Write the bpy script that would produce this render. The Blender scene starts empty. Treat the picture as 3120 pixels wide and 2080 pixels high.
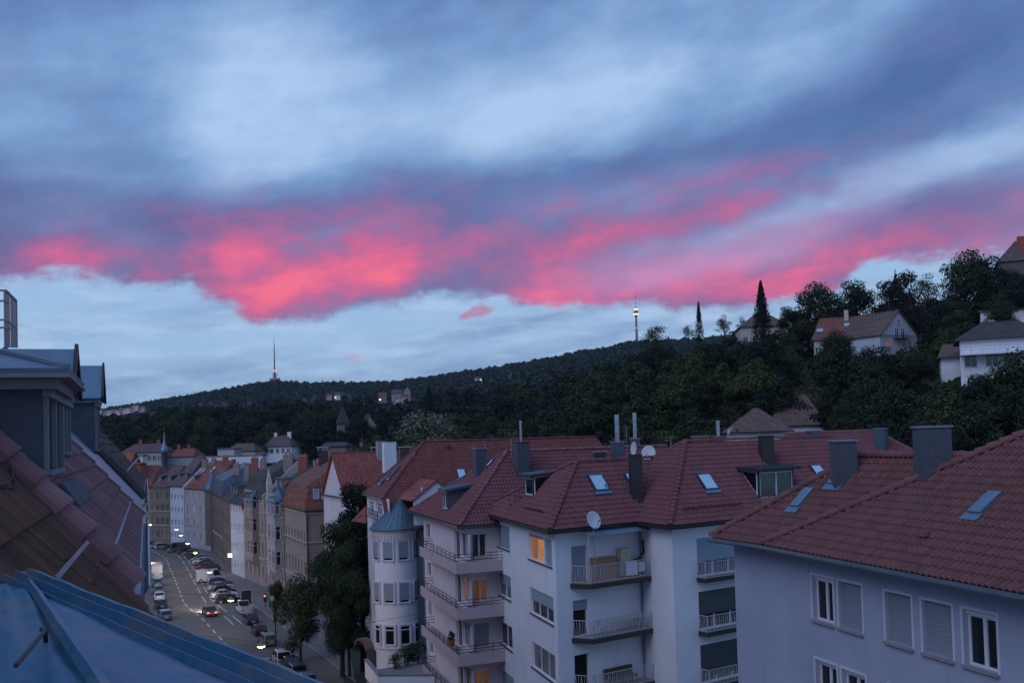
import bpy, math, random
import numpy as np
from mathutils import Matrix, Vector
random.seed(7); RNG = np.random.default_rng(11)
SC = bpy.context.scene
COL = SC.collection
R = math.radians

# ------------------------------------------------------------------ camera
CAMZ = 24.0                       # metres above the street
PITCH, ROLL = R(2.0), R(1.65)
FPX, CXP, CYP = 3033.8, 1560.0, 1227.0
FW = np.array([0, math.cos(PITCH), math.sin(PITCH)])
UP0 = np.array([0, -math.sin(PITCH), math.cos(PITCH)])
RT = math.cos(ROLL) * np.array([1., 0, 0]) - math.sin(ROLL) * UP0
UP = math.cos(ROLL) * UP0 + math.sin(ROLL) * np.array([1., 0, 0])
CAMP = np.array([0, 0, CAMZ])
cd = bpy.data.cameras.new('camera'); cam = bpy.data.objects.new('camera', cd); COL.objects.link(cam)
m = Matrix.Identity(4)
for i in range(3):
    m[i][0], m[i][1], m[i][2], m[i][3] = RT[i], UP[i], -FW[i], CAMP[i]
cam.matrix_world = m
cd.sensor_width = 36.0; cd.lens = FPX / 3120 * 36.0
cd.shift_y = (CYP - 1040) / 3120
cd.clip_start = 0.1; cd.clip_end = 30000
SC.camera = cam

# ------------------------------------------------------------------ world: dusk sky with lit cloud deck
SC.view_settings.view_transform = 'Standard'; SC.view_settings.look = 'None'
SC.view_settings.gamma = 1.0; SC.view_settings.exposure = 0.0
SC.view_settings.use_curve_mapping = False
SC.cycles.use_denoising = True; SC.cycles.denoising_prefilter = 'ACCURATE'
SC.cycles.max_bounces = 6; SC.cycles.diffuse_bounces = 3; SC.cycles.glossy_bounces = 3
SC.cycles.transparent_max_bounces = 6; SC.cycles.volume_bounces = 0
SC.cycles.sample_clamp_indirect = 4.0

class NT:
    def __init__(s, tree): s.t = tree
    def n(s, typ, **kw):
        nd = s.t.nodes.new(typ)
        for k, v in kw.items(): setattr(nd, k, v)
        return nd
    def put(s, sock, v):
        if isinstance(v, X): s.t.links.new(v.s, sock)
        elif isinstance(v, bpy.types.NodeSocket): s.t.links.new(v, sock)
        else: sock.default_value = v
    def m(s, op, a, b=None, c=None, clamp=False):
        nd = s.n('ShaderNodeMath', operation=op, use_clamp=clamp)
        for i, v in enumerate((a, b, c)):
            if v is not None: s.put(nd.inputs[i], v)
        return X(s, nd.outputs[0])
    def sstep(s, lo, hi, v):
        nd = s.n('ShaderNodeMapRange', interpolation_type='SMOOTHSTEP')
        for i, q in enumerate((v, lo, hi, 0., 1.)): s.put(nd.inputs[i], q)
        return X(s, nd.outputs[0])
    def mix(s, f, a, b, mode='MIX'):
        nd = s.n('ShaderNodeMix', data_type='RGBA', blend_type=mode)
        s.put(nd.inputs[0], f)
        for i, v in ((6, a), (7, b)):
            s.put(nd.inputs[i], v if not isinstance(v, tuple) else (*v[:3], 1))
        return X(s, nd.outputs[2])
    def vec(s, x, y, z):
        nd = s.n('ShaderNodeCombineXYZ')
        for i, v in enumerate((x, y, z)): s.put(nd.inputs[i], v)
        return X(s, nd.outputs[0])
    def noise(s, v, scale, detail=4, rough=.5, dist=0., out=0):
        nd = s.n('ShaderNodeTexNoise')
        if v is not None: s.put(nd.inputs['Vector'], v)
        nd.inputs['Scale'].default_value = scale; nd.inputs['Detail'].default_value = detail
        nd.inputs['Roughness'].default_value = rough; nd.inputs['Distortion'].default_value = dist
        return X(s, nd.outputs[out])
    def ramp(s, f, stops, interp='LINEAR'):
        nd = s.n('ShaderNodeValToRGB'); nd.color_ramp.interpolation = interp
        e = nd.color_ramp.elements
        while len(e) < len(stops): e.new(0.5)
        for el, (p, c) in zip(e, stops):
            el.position = p; el.color = (*c, 1) if len(c) == 3 else c
        s.put(nd.inputs[0], f)
        return X(s, nd.outputs[0])
class X:
    def __init__(s, nt, sock): s.nt, s.s = nt, sock
    def __add__(s, o): return s.nt.m('ADD', s, o)
    __radd__ = __add__
    def __sub__(s, o): return s.nt.m('SUBTRACT', s, o)
    def __rsub__(s, o): return s.nt.m('SUBTRACT', o, s)
    def __mul__(s, o): return s.nt.m('MULTIPLY', s, o)
    __rmul__ = __mul__
    def __truediv__(s, o): return s.nt.m('DIVIDE', s, o)
    def max(s, o): return s.nt.m('MAXIMUM', s, o)
    def min(s, o): return s.nt.m('MINIMUM', s, o)
    def clamp(s): return s.nt.m('ADD', s, 0., clamp=True)

def azel(px, py):                 # picture row/column (2352 wide) -> azimuth, elevation in degrees
    x, y = px * 3120 / 2352, py * 3120 / 2352
    d = FW + RT * ((x - CXP) / FPX) - UP * ((y - CYP) / FPX); d /= np.linalg.norm(d)
    return math.degrees(math.atan2(d[0], d[1])), math.degrees(math.asin(d[2]))

world = bpy.data.worlds.new('World'); SC.world = world; world.use_nodes = True
nt = NT(world.node_tree); world.node_tree.nodes.clear()
tc = nt.n('ShaderNodeTexCoord'); sep = nt.n('ShaderNodeSeparateXYZ')
world.node_tree.links.new(tc.outputs['Generated'], sep.inputs[0])
sx, sy, sz = (X(nt, sep.outputs[i]) for i in range(3))
el0 = nt.m('ARCSINE', sz) * 57.2958
az0 = nt.m('ARCTAN2', sx, sy) * 57.2958
# domain warp, finer towards the horizon as a flat cloud deck would look
P0 = nt.vec(az0 * .035, el0 * .085, 0.)
wn = nt.n('ShaderNodeSeparateXYZ'); world.node_tree.links.new(nt.noise(P0, 1.6, 4, .55, 0, 1).s, wn.inputs[0])
wn2 = nt.n('ShaderNodeSeparateXYZ'); world.node_tree.links.new(nt.noise(P0, 7.0, 5, .6, 0, 1).s, wn2.inputs[0])
az = az0 + (X(nt, wn.outputs[0]) - .5) * 4.0 + (X(nt, wn2.outputs[0]) - .5) * 1.8
el = el0 + (X(nt, wn.outputs[1]) - .5) * 2.2 + (X(nt, wn2.outputs[1]) - .5) * 1.3
def blob(px, py, rx, ry, tilt=0.0, amp=1.0):
    a, e = azel(px, py); rx /= 39.9; ry /= 39.9
    da, de = az - a, el - e
    c, s_ = math.cos(R(tilt)), math.sin(R(tilt))
    p = (da * c + de * s_) * (1 / rx); q = (de * c - da * s_) * (1 / ry)
    return nt.m('EXPONENT', (p * p + q * q) * -1.0) * amp
def total(bl):
    t = bl[0]
    for b in bl[1:]: t = t + b
    return t
# lower edge of the deck
edge_pts = [(-300, 640), (0, 642), (200, 652), (400, 668), (520, 715), (600, 748), (720, 742), (850, 716), (1000, 690), (1100, 690),
            (1200, 708), (1350, 708), (1500, 704), (1680, 712), (1800, 700), (1900, 676), (1980, 622), (2100, 612), (2250, 596), (2400, 575), (2700, 590)]
fc = nt.n('ShaderNodeFloatCurve'); cm = fc.mapping; cv = cm.curves[0]
pts = [((a + 45) / 90, e / 20) for a, e in (azel(*p) for p in edge_pts)]
pts = [(0.0, pts[0][1])] + pts + [(1.0, pts[-1][1])]
while len(cv.points) < len(pts): cv.points.new(.5, .5)
for cp, p in zip(cv.points, pts): cp.location = p
cm.update()
nt.put(fc.inputs['Value'], ((az + 45) * (1 / 90)).clamp())
edge = X(nt, fc.outputs[0]) * 20.0
t_up = el - edge                                           # degrees above the deck's lower edge
nz_f = nt.noise(nt.vec(az0 * .12, el0 * .20 + az0 * -.03, 3.), 2.9, 6, .56)
nz_m = nt.noise(nt.vec(az0 * .050, el0 * .095 + az0 * -.018, 9.), 2.2, 5, .50)
nz_s = nt.noise(nt.vec(az0 * .03, el0 * .30 + az0 * -.05, 1.), 1.7, 5, .55)
deck = nt.sstep(-.35, .50, t_up + (nz_f - .5) * 1.6 + (nt.noise(nt.vec(az0 * .35, el0 * .5, 7.), 2.6, 5, .65) - .5) * 1.1)
# clear air below the deck, with thin veils
sky = nt.n('ShaderNodeTexSky', sky_type='NISHITA', sun_disc=False)
sky.sun_elevation = R(1.0); sky.sun_rotation = R(180); sky.altitude = 300
skyc = nt.mix(1.0, X(nt, sky.outputs[0]), (.07, .07, .07), 'MULTIPLY')
low = nt.ramp((el0 * (1 / 12.)).clamp(), [(0., (.14, .28, .48)), (.16, (.25, .43, .66)), (.42, (.345, .55, .81)), (1., (.33, .52, .79))])
low = nt.mix(.12, low, skyc)
veil = nt.sstep(.44, .74, nz_s)
low = nt.mix(veil * .85, low, (.19, .29, .50))
low = nt.mix(nt.sstep(.44, .70, nt.noise(nt.vec(az0 * .07, el0 * .32, 5.), 2.6, 6, .62)) * .8, low, (.43, .58, .79))
# deck body: slate to pale blue
bright = total([blob(690, 225, 450, 205, 6, .50), blob(1150, 300, 330, 110, 5, .28), blob(1560, 130, 420, 170, 20, .34), blob(2080, 385, 240, 55, 12, .55),
                blob(2330, 330, 190, 55, 16, .30), blob(300, 60, 330, 90, 10, .16), blob(120, 395, 160, 40, 0, .12), blob(1520, 560, 180, 30, 8, .25), blob(1800, 520, 220, 40, 14, .30)])
dark = total([blob(1950, 235, 560, 66, 12, .08), blob(2300, 110, 380, 120, 20, .14), blob(330, 470, 480, 62, -2, .26), blob(1150, 425, 620, 56, 7, .46),
              blob(330, 270, 210, 110, 0, .14), blob(60, 580, 200, 50, 0, .20), blob(1500, 480, 380, 45, 10, .15)])
fld = (bright - dark) + (nz_m - .5) * 1.15 + (nz_f - .5) * .22 + (nz_s - .5) * .30 + .40
body = nt.ramp(fld.clamp(), [(0., (.070, .142, .335)), (.30, (.108, .200, .42)), (.60, (.18, .33, .59)), (1., (.39, .56, .82))])
# low part of the deck turns violet
viol = nt.sstep(8.0, 1.6, t_up + (nz_m - .5) * 3.) * (1. - bright.clamp() * .8)
body = nt.mix(viol * .58, body, nt.mix((fld * 1.4).clamp(), (.080, .066, .18), (.26, .25, .46)))
# sun-lit undersides: rose and pink
pk = total([blob(735, 655, 200, 62, 8, .62), blob(600, 705, 105, 44, 0, .34), blob(470, 600, 150, 46, 8, .36), blob(130, 602, 100, 38, 0, .52), blob(900, 625, 150, 45, 6, .22),
            blob(1290, 645, 110, 66, 20, .50), blob(1225, 690, 75, 28, 0, .26), blob(1560, 668, 280, 46, 3, .36), blob(1880, 640, 150, 60, 14, .25),
            blob(1560, 500, 330, 30, 10, .22), blob(1750, 380, 260, 24, 8, .20), blob(900, 575, 760, 92, 7, .34), blob(1750, 610, 520, 95, 6, .22),
            blob(2260, 525, 330, 80, 12, .24), blob(640, 490, 330, 56, 4, .22)])
nz_h = nt.noise(nt.vec(az0 * .12, el0 * .22 + az0 * -.025, 17.), 2.8, 7, .58)
nz_c = nt.noise(nt.vec(az0 * .3, el0 * .5, 23.), 2.2, 6, .62)
pkf = pk * (.18 + nz_h * 1.75) + (nz_h - .5) * .22 + (nz_f - .5) * .22 + (nz_c - .5) * .20
pmask = nt.sstep(-.10, .62, pkf)
pcol = nt.ramp(pkf.clamp(), [(0., (.165, .11, .28)), (.22, (.25, .118, .29)), (.46, (.41, .125, .285)), (.74, (.67, .130, .270)), (1., (.84, .155, .245))])
body = nt.mix(pmask, body, pcol)
pale = total([blob(1520, 622, 230, 48, 6, .85), blob(1780, 565, 220, 40, 12, .5), blob(2200, 590, 180, 30, 8, .35)])
body = nt.mix((pale * (.45 + nz_f)).clamp() * .72, body, (.58, .27, .50))
col = nt.mix(deck, low, body)
# stray scraps below the deck
scr = nt.sstep(.30, .80, total([blob(1100, 722, 34, 15, 14, .95), blob(1065, 735, 20, 9, 30, .5)]) + (nz_f - .5) * 1.2 + (nz_h - .5) * .6)
col = nt.mix(scr * .7, col, (.48, .15, .28))
scr2 = nt.sstep(.25, .95, blob(800, 818, 26, 12, 0, 1.) + (nz_f - .5) * .3)
col = nt.mix(scr2 * .5, col, (.46, .33, .52))
# overhead and behind the deck simply goes on
bg = nt.n('ShaderNodeBackground'); bg.inputs['Strength'].default_value = 1.12
nt.put(bg.inputs['Color'], col)
wo = nt.n('ShaderNodeOutputWorld'); world.node_tree.links.new(bg.outputs[0], wo.inputs[0])

# the sun is down behind the camera; only its afterglow remains
sl = bpy.data.lights.new('afterglow_sun', 'SUN'); sl.energy = 0.85; sl.angle = R(40); sl.color = (.74, .80, 1.0)
so = bpy.data.objects.new('afterglow_sun', sl); COL.objects.link(so)
so.rotation_euler = (R(50), 0, R(-42))
world.cycles.sampling_method = 'MANUAL'; world.cycles.sample_map_resolution = 256

# ------------------------------------------------------------------ from picture to place
ZR = {'N': (0, 0, 1), 'P': (0, 0, 2352/3120), 'z1': (0, 860, 2352/900), 'z2': (0, 1380, 2.24), 'z3': (400, 1300, 2195/700), 'z4': (800, 1280, 1.96),
      'z5': (1250, 1240, 2.352), 'z6': (1450, 1540, 2323/800), 'z7': (2100, 1260, 2352/1020), 'z8': (2150, 1640, 2352/970), 'h1': (2200, 700, 2061/920),
      'h2': (1400, 860, 2.352), 'h3': (300, 1000, 2352/1100), 'h4': (420, 1640, 1924/540), 'a1': (0, 1300, 2.8), 'a2': (0, 1000, 1443/460),
      'a3': (0, 1720, 2352/540), 'a4': (440, 1640, 2171/360), 'a5': (1080, 1480, 1150/440)}
def ray(k, x, y):
    a = ZR[k]; x, y = a[0] + x / a[2], a[1] + y / a[2]
    d = FW + RT * ((x - CXP) / FPX) - UP * ((y - CYP) / FPX)
    return d / d[1]
def atD(k, x, y, D): return CAMP + ray(k, x, y) * D
def atZ(k, x, y, z):
    d = ray(k, x, y); return CAMP + d * ((z - CAMZ) / d[2])
def atPl(k, x, y, p, n):
    d = ray(k, x, y); return CAMP + d * (np.dot(np.array(p) - CAMP, n) / np.dot(d, n))
def proj(p):                      # place -> column, row on the 2352-wide picture
    q = np.asarray(p) - CAMP; w = q @ FW
    return ((CXP + FPX * (q @ RT) / w) * .75385, (CYP - FPX * (q @ UP) / w) * .75385, w)
def V(*a): return np.array(a, float)
def unit(v): return v / np.linalg.norm(v)
ZZ = V(0, 0, 1)

# ------------------------------------------------------------------ materials
MATS = {}
def mat(name):
    m_ = bpy.data.materials.new(name); m_.use_nodes = True
    t = NT(m_.node_tree); b = m_.node_tree.nodes['Principled BSDF']
    MATS[name] = m_
    return m_, t, b
def rnd_id(t):
    oi = t.n('ShaderNodeObjectInfo'); ge = t.n('ShaderNodeNewGeometry')
    return t.m('FRACT', X(t, oi.outputs['Random']) + X(t, ge.outputs['Random Per Island']) * 7.31)
def wpos(t): return X(t, t.n('ShaderNodeNewGeometry').outputs['Position'])
def bump(t, b, h, strength, dist=.02):
    n = t.n('ShaderNodeBump'); n.inputs['Strength'].default_value = strength; n.inputs['Distance'].default_value = dist
    t.put(n.inputs['Height'], h); t.t.links.new(n.outputs[0], b.inputs['Normal'])
def sc(c, k): return tuple(min(1., v * k) for v in c)
def plaster(name, c, rough=.9, stain=.25, bscale=14., bstr=.35):
    m_, t, b = mat(name); p = wpos(t)
    n1 = t.noise(p, .35, 5, .6); n2 = t.noise(p, bscale, 3, .6)
    mp = t.n('ShaderNodeMapping'); mp.inputs['Scale'].default_value = (1., 1., .16); t.put(mp.inputs[0], p)
    n3 = t.noise(X(t, mp.outputs[0]), .9, 6, .65, .4)
    c1 = t.mix(t.sstep(.3, .75, n1) * stain, c, sc(c, .72))
    c1 = t.mix(t.sstep(.52, .85, n3) * min(.9, stain * 1.1), c1, (c[0] * .60, c[1] * .61, c[2] * .58))
    c1 = t.mix(t.sstep(.4, .7, n2) * .10, c1, sc(c, 1.12))
    t.put(b.inputs['Base Color'], c1); b.inputs['Roughness'].default_value = rough
    bump(t, b, n2, bstr, .015)
    return m_
def tilemat(name, c, var=.35, moss=(.07, .065, .05), mossk=.4, rough=.75, groove=None):
    m_, t, b = mat(name); r = rnd_id(t); p = wpos(t)
    c1 = t.mix(r, sc(c, 1 - var), sc(c, 1 + var * .7))
    r2 = t.m('FRACT', r * 13.7)
    c1 = t.mix(t.sstep(.90, .97, r2) * .40, c1, sc((c[0] * .75, c[1] * .8, c[2] * .9), .7))
    n1 = t.noise(p, .8, 5, .65); n2 = t.noise(p, 9., 4, .6)
    c1 = t.mix(t.sstep(.48, .72, n1) * mossk, c1, moss)
    c1 = t.mix(t.sstep(.5, .75, n2) * .30, c1, sc(c, .55))
    if groove:      # soot settled in the moulded grooves
        sp = t.n('ShaderNodeSeparateXYZ'); t.put(sp.inputs[0], p); g_ = t.m('FRACT', (X(t, sp.outputs[0]) * -.3453 + X(t, sp.outputs[1]) * .9385 + n1 * .05) * (1 / groove))
        c1 = t.mix(t.sstep(.45, .8, g_) * .85, c1, sc(c, .25))
    t.put(b.inputs['Base Color'], c1); b.inputs['Roughness'].default_value = rough
    bump(t, b, n2, .25, .01)
    return m_
def roofpat(name, c, row=.33, colw=.25, moss=.35, var=.30, bs=.6):
    """far roofs: courses too small to pick apart stay in the material"""
    m_, t, b = mat(name); p = wpos(t)
    sp = t.n('ShaderNodeSeparateXYZ'); t.put(sp.inputs[0], p)
    zc = X(t, sp.outputs[2]) * (1 / row); fr = t.m('FRACT', zc)
    rid = t.m('FLOOR', zc)
    hh = t.m('FRACT', (X(t, sp.outputs[0]) + X(t, sp.outputs[1]) * .63 + rid * colw * .5) * (1 / colw))
    nv = t.n('ShaderNodeTexWhiteNoise', noise_dimensions='3D')
    t.put(nv.inputs[0], t.vec(t.m('FLOOR', (X(t, sp.outputs[0]) + X(t, sp.outputs[1]) * .63 + rid * colw * .5) * (1 / colw)), rid, 0.))
    c1 = t.mix(X(t, nv.outputs[0]), sc(c, 1 - var), sc(c, 1 + var))
    c1 = t.mix(t.sstep(.45, .75, t.noise(p, .5, 6, .65)) * moss, c1, (.05, .045, .04))
    t.put(b.inputs['Base Color'], c1); b.inputs['Roughness'].default_value = .85
    bump(t, b, t.sstep(0., .3, fr) + t.sstep(0., .15, hh) * .5, bs, .06)
    return m_
def simple(name, c, rough=.6, metal=0., spec=.5, nscale=0., nk=.2, emit=None, es=0.):
    m_, t, b = mat(name)
    if nscale:
        n1 = t.noise(wpos(t), nscale, 5, .6)
        t.put(b.inputs['Base Color'], t.mix(t.sstep(.3, .7, n1) * nk, c, sc(c, .5)))
    else: b.inputs['Base Color'].default_value = (*c, 1)
    b.inputs['Roughness'].default_value = rough; b.inputs['Metallic'].default_value = metal
    b.inputs['Specular IOR Level'].default_value = spec
    if emit: b.inputs['Emission Color'].default_value = (*emit, 1); b.inputs['Emission Strength'].default_value = es
    return m_
def foliage(name, c, var=.55):
    m_, t, b = mat(name); r = rnd_id(t); p = wpos(t)
    n1 = t.noise(p, .35, 3, .6)
    c1 = t.mix(r, sc(c, 1 - var), sc((c[0] * 1.25, c[1] * 1.15, c[2]), 1 + var * .5))
    c1 = t.mix(t.sstep(.35, .7, n1) * .4, c1, sc(c, .45))
    t.put(b.inputs['Base Color'], c1); b.inputs['Roughness'].default_value = .75
    b.inputs['Specular IOR Level'].default_value = .25
    return m_
def lit(name, c, strength, scale=3.):
    m_, t, b = mat(name); oi = t.n('ShaderNodeObjectInfo')
    tcn = t.n('ShaderNodeTexCoord')
    mp = t.n('ShaderNodeMapping'); mp.inputs['Scale'].default_value = (5, 1, .7); t.put(mp.inputs[0], X(t, tcn.outputs['Object'])); n1 = t.noise(X(t, mp.outputs[0]), scale, 4, .7)
    r = X(t, oi.outputs['Random'])
    b.inputs['Base Color'].default_value = (.03, .02, .015, 1); b.inputs['Roughness'].default_value = .15
    t.put(b.inputs['Emission Color'], t.mix(t.sstep(.25, .75, n1), sc(c, .25), c))
    t.put(b.inputs['Emission Strength'], (r * .7 + .5) * strength)
    return m_

plaster('wall_white', (.83, .81, .87), stain=.42)
plaster('wall_lilac', (.41, .42, .545), stain=.5, bscale=22.)
plaster('wall_band', (.62, .60, .68), stain=.12)
plaster('wall_pink', (.72, .63, .66), stain=.42)
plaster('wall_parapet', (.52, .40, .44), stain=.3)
plaster('wall_turret', (.76, .73, .79), stain=.45)
plaster('wall_cream', (.55, .46, .42), stain=.45)
plaster('wall_sand', (.31, .25, .235), stain=.8)
plaster('wall_brown', (.28, .21, .19), stain=.5)
plaster('wall_ochre', (.22, .165, .135), stain=.6)
plaster('wall_grey', (.38, .35, .365), stain=.45)
plaster('wall_darkbrick', (.145, .11, .105), stain=.55)
plaster('wall_paleblue', (.52, .53, .60), stain=.4)
plaster('brick_yellow', (.31, .24, .205), stain=.6, bscale=9.)
plaster('brick_red', (.33, .10, .07), stain=.4, bscale=9.)
plaster('stone_trim', (.40, .34, .30), stain=.4)
plaster('concrete', (.24, .23, .24), stain=.5)
plaster('pavement', (.17, .16, .165), stain=.6)
tilemat('tile_rust', (.190, .068, .066), var=.16, mossk=.40)
tilemat('tile_wine', (.205, .066, .074), var=.12, mossk=.25)
tilemat('tile_rose', (.25, .110, .118), var=.34, mossk=.3)
tilemat('tile_brown', (.125, .048, .024), var=.48, moss=(.045, .035, .025), mossk=.5)
tilemat('tile_red', (.20, .052, .046), var=.26, mossk=.18)
tilemat('tile_old', (.14, .085, .085), var=.3, mossk=.5)
roofpat('roof_red', (.28, .075, .060)); roofpat('roof_brick', (.22, .075, .055)); roofpat('roof_plum', (.13, .08, .085)); roofpat('roof_dark', (.060, .055, .055))
roofpat('roof_brown', (.14, .085, .070)); roofpat('roof_orange', (.30, .10, .055))
def zincmat(name, c, rough=.42, metal=.55, rust=.0, seam=.3):
    m_, t, b = mat(name); p = wpos(t)
    n1 = t.noise(p, 1.1, 5, .65); n2 = t.noise(p, 16., 4, .7)
    mp = t.n('ShaderNodeMapping'); mp.inputs['Scale'].default_value = (1., 1., .25); mp.inputs['Rotation'].default_value = (0, 0, R(35)); t.put(mp.inputs[0], p)
    n3 = t.noise(X(t, mp.outputs[0]), 2.4, 5, .6, .8)
    c1 = t.mix(t.sstep(.3, .7, n1) * .5, c, sc(c, .62))
    c1 = t.mix(t.sstep(.45, .75, n2) * .25, c1, sc(c, 1.3))
    if rust: c1 = t.mix(t.sstep(.46, .62, n3) * rust * .6, c1, (.20, .17, .15)); c1 = t.mix(t.sstep(.55, .62, t.noise(p, 5., 6, .75)) * .5, c1, sc(c, .55))
    t.put(b.inputs['Base Color'], c1); t.put(b.inputs['Roughness'], n1 * .25 + (rough - .1)); b.inputs['Metallic'].default_value = metal
    bump(t, b, n1 * .7 + n2 * .1, .18, .02)
    return m_
zincmat('zinc', (.22, .30, .40)); zincmat('zinc_near', (.040, .145, .26), rough=.5, metal=.15, rust=.8); zincmat('zinc_dark', (.10, .13, .18)); zincmat('copper_teal', (.13, .22, .29), metal=.3)
zincmat('gutter_metal', (.26, .32, .40)); zincmat('steel', (.42, .45, .52), rough=.3, metal=.8)
roofpat('slate_cladding', (.080, .088, .12), row=.09, colw=.11, moss=.45, var=.10, bs=.10)
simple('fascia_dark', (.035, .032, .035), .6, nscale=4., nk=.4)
simple('iron_dark', (.03, .03, .033), .5, .4)
simple('rail_grey', (.30, .29, .31), .5, .2)
simple('rail_white', (.46, .45, .50), .5)
simple('frame_white', (.72, .72, .78), .45)
simple('frame_stone', (.45, .40, .38), .8)
simple('sill_dark', (.06, .055, .07), .5, nscale=5.)
simple('sill_stone', (.33, .29, .30), .8, nscale=6., nk=.4)
simple('shutter_grey', (.27, .28, .34), .55, nscale=3., nk=.15)
simple('shutter_blue', (.26, .34, .42), .5, nscale=3., nk=.15)
simple('blind_dark', (.05, .055, .07), .5)
simple('pane_glass', (.010, .012, .016), .06, spec=.7)
m_, t, b = mat('pane_curtain'); tcn = t.n('ShaderNodeTexCoord'); mp = t.n('ShaderNodeMapping'); mp.inputs['Scale'].default_value = (14, 1, .6); t.put(mp.inputs[0], X(t, tcn.outputs['Object'])); n1 = t.noise(X(t, mp.outputs[0]), 1.2, 3, .5)
t.put(b.inputs['Base Color'], t.mix(n1, (.05, .05, .06), (.24, .23, .25))); b.inputs['Roughness'].default_value = .12
simple('sky_glass', (.72, .84, .90), .12, metal=.9)
simple('door_wood', (.10, .06, .04), .6, nscale=5.)
simple('wood_tan', (.36, .22, .12), .7, nscale=6.)
simple('cloth_lilac', (.62, .56, .66), .9); simple('cloth_blue', (.45, .52, .62), .9); simple('cloth_cream', (.55, .50, .38), .9); simple('pot_orange', (.55, .20, .03), .6)
simple('dish_white', (.58, .60, .66), .5); simple('cable_black', (.012, .012, .014), .6)
lit('lit_orange', (1.0, .36, .10), .62); lit('lit_amber', (1.0, .40, .13), .13, 5.); lit('lit_pink', (1.0, .30, .18), .22, 5.); lit('lit_yellow', (1.0, .72, .36), .55)
simple('lamp_glow', (.9, .8, .5), .5, emit=(1.0, .82, .42), es=6.0)
simple('sign_glow', (.9, .9, .7), .5, emit=(.95, 1.0, .72), es=1.6)
simple('house_glow', (.9, .7, .4), .5, emit=(1.0, .66, .30), es=3.0)
simple('pink_glow', (.9, .4, .4), .5, emit=(1.0, .33, .33), es=.75)
simple('red_glow', (.5, .02, .02), .5, emit=(1.0, .10, .16), es=6.0)
simple('tail_glow', (.5, .02, .01), .4, emit=(1.0, .10, .02), es=7.0)
simple('tail_dull', (.22, .012, .012), .25); simple('head_clear', (.55, .58, .62), .12, spec=.8)
simple('tyre', (.012, .012, .013), .8); simple('rim', (.30, .31, .34), .35, .7); simple('car_glass', (.012, .016, .022), .05, spec=.8); simple('plate_white', (.6, .6, .55), .5)
simple('tarp_teal', (.05, .16, .24), .5, nscale=3., nk=.4)
for nme, c in dict(white=(.62, .62, .66), silver=(.32, .33, .36), black=(.010, .010, .013), grey=(.09, .095, .105), blue=(.02, .045, .09), red=(.20, .010, .012), darkred=(.085, .010, .012), bluegrey=(.11, .15, .20), gold=(.26, .22, .14)).items():
    m_ = simple('paint_' + nme, c, .28, .25, .6); m_.node_tree.nodes['Principled BSDF'].inputs['Coat Weight'].default_value = .5
foliage('leaf_mid', (.030, .050, .022)); foliage('leaf_dark', (.014, .024, .016)); foliage('leaf_fresh', (.050, .076, .024)); foliage('leaf_copper', (.022, .018, .018), .4)
foliage('leaf_conifer', (.012, .021, .016), .4); foliage('leaf_pale', (.15, .17, .12)); foliage('leaf_near', (.032, .058, .028)); foliage('leaf_far', (.022, .038, .030), .3); foliage('leaf_birch', (.045, .060, .040))
simple('bark', (.045, .036, .03), .9, nscale=3., nk=.5)
m_, t, b = mat('asphalt'); p = wpos(t); n1 = t.noise(p, .25, 6, .65); n2 = t.noise(p, 5., 4, .7)
c1 = t.mix(t.sstep(.35, .7, n1) * .6, (.135, .122, .112), (.090, .082, .078)); c1 = t.mix(t.sstep(.5, .8, n2) * .4, c1, (.14, .135, .13))
t.put(b.inputs['Base Color'], c1); b.inputs['Roughness'].default_value = .8; bump(t, b, n2, .3, .02)
m_, t, b = mat('lane_paint'); n1 = t.noise(wpos(t), 3., 5, .7)
t.put(b.inputs['Base Color'], t.mix(t.sstep(.45, .75, n1) * .7, (.60, .58, .56), (.13, .125, .12))); b.inputs['Roughness'].default_value = .7
m_, t, b = mat('hillside'); n1 = t.noise(wpos(t), .05, 6, .65)
t.put(b.inputs['Base Color'], t.mix(t.sstep(.3, .7, n1), (.022, .030, .016), (.040, .048, .024))); b.inputs['Roughness'].default_value = .95

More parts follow.
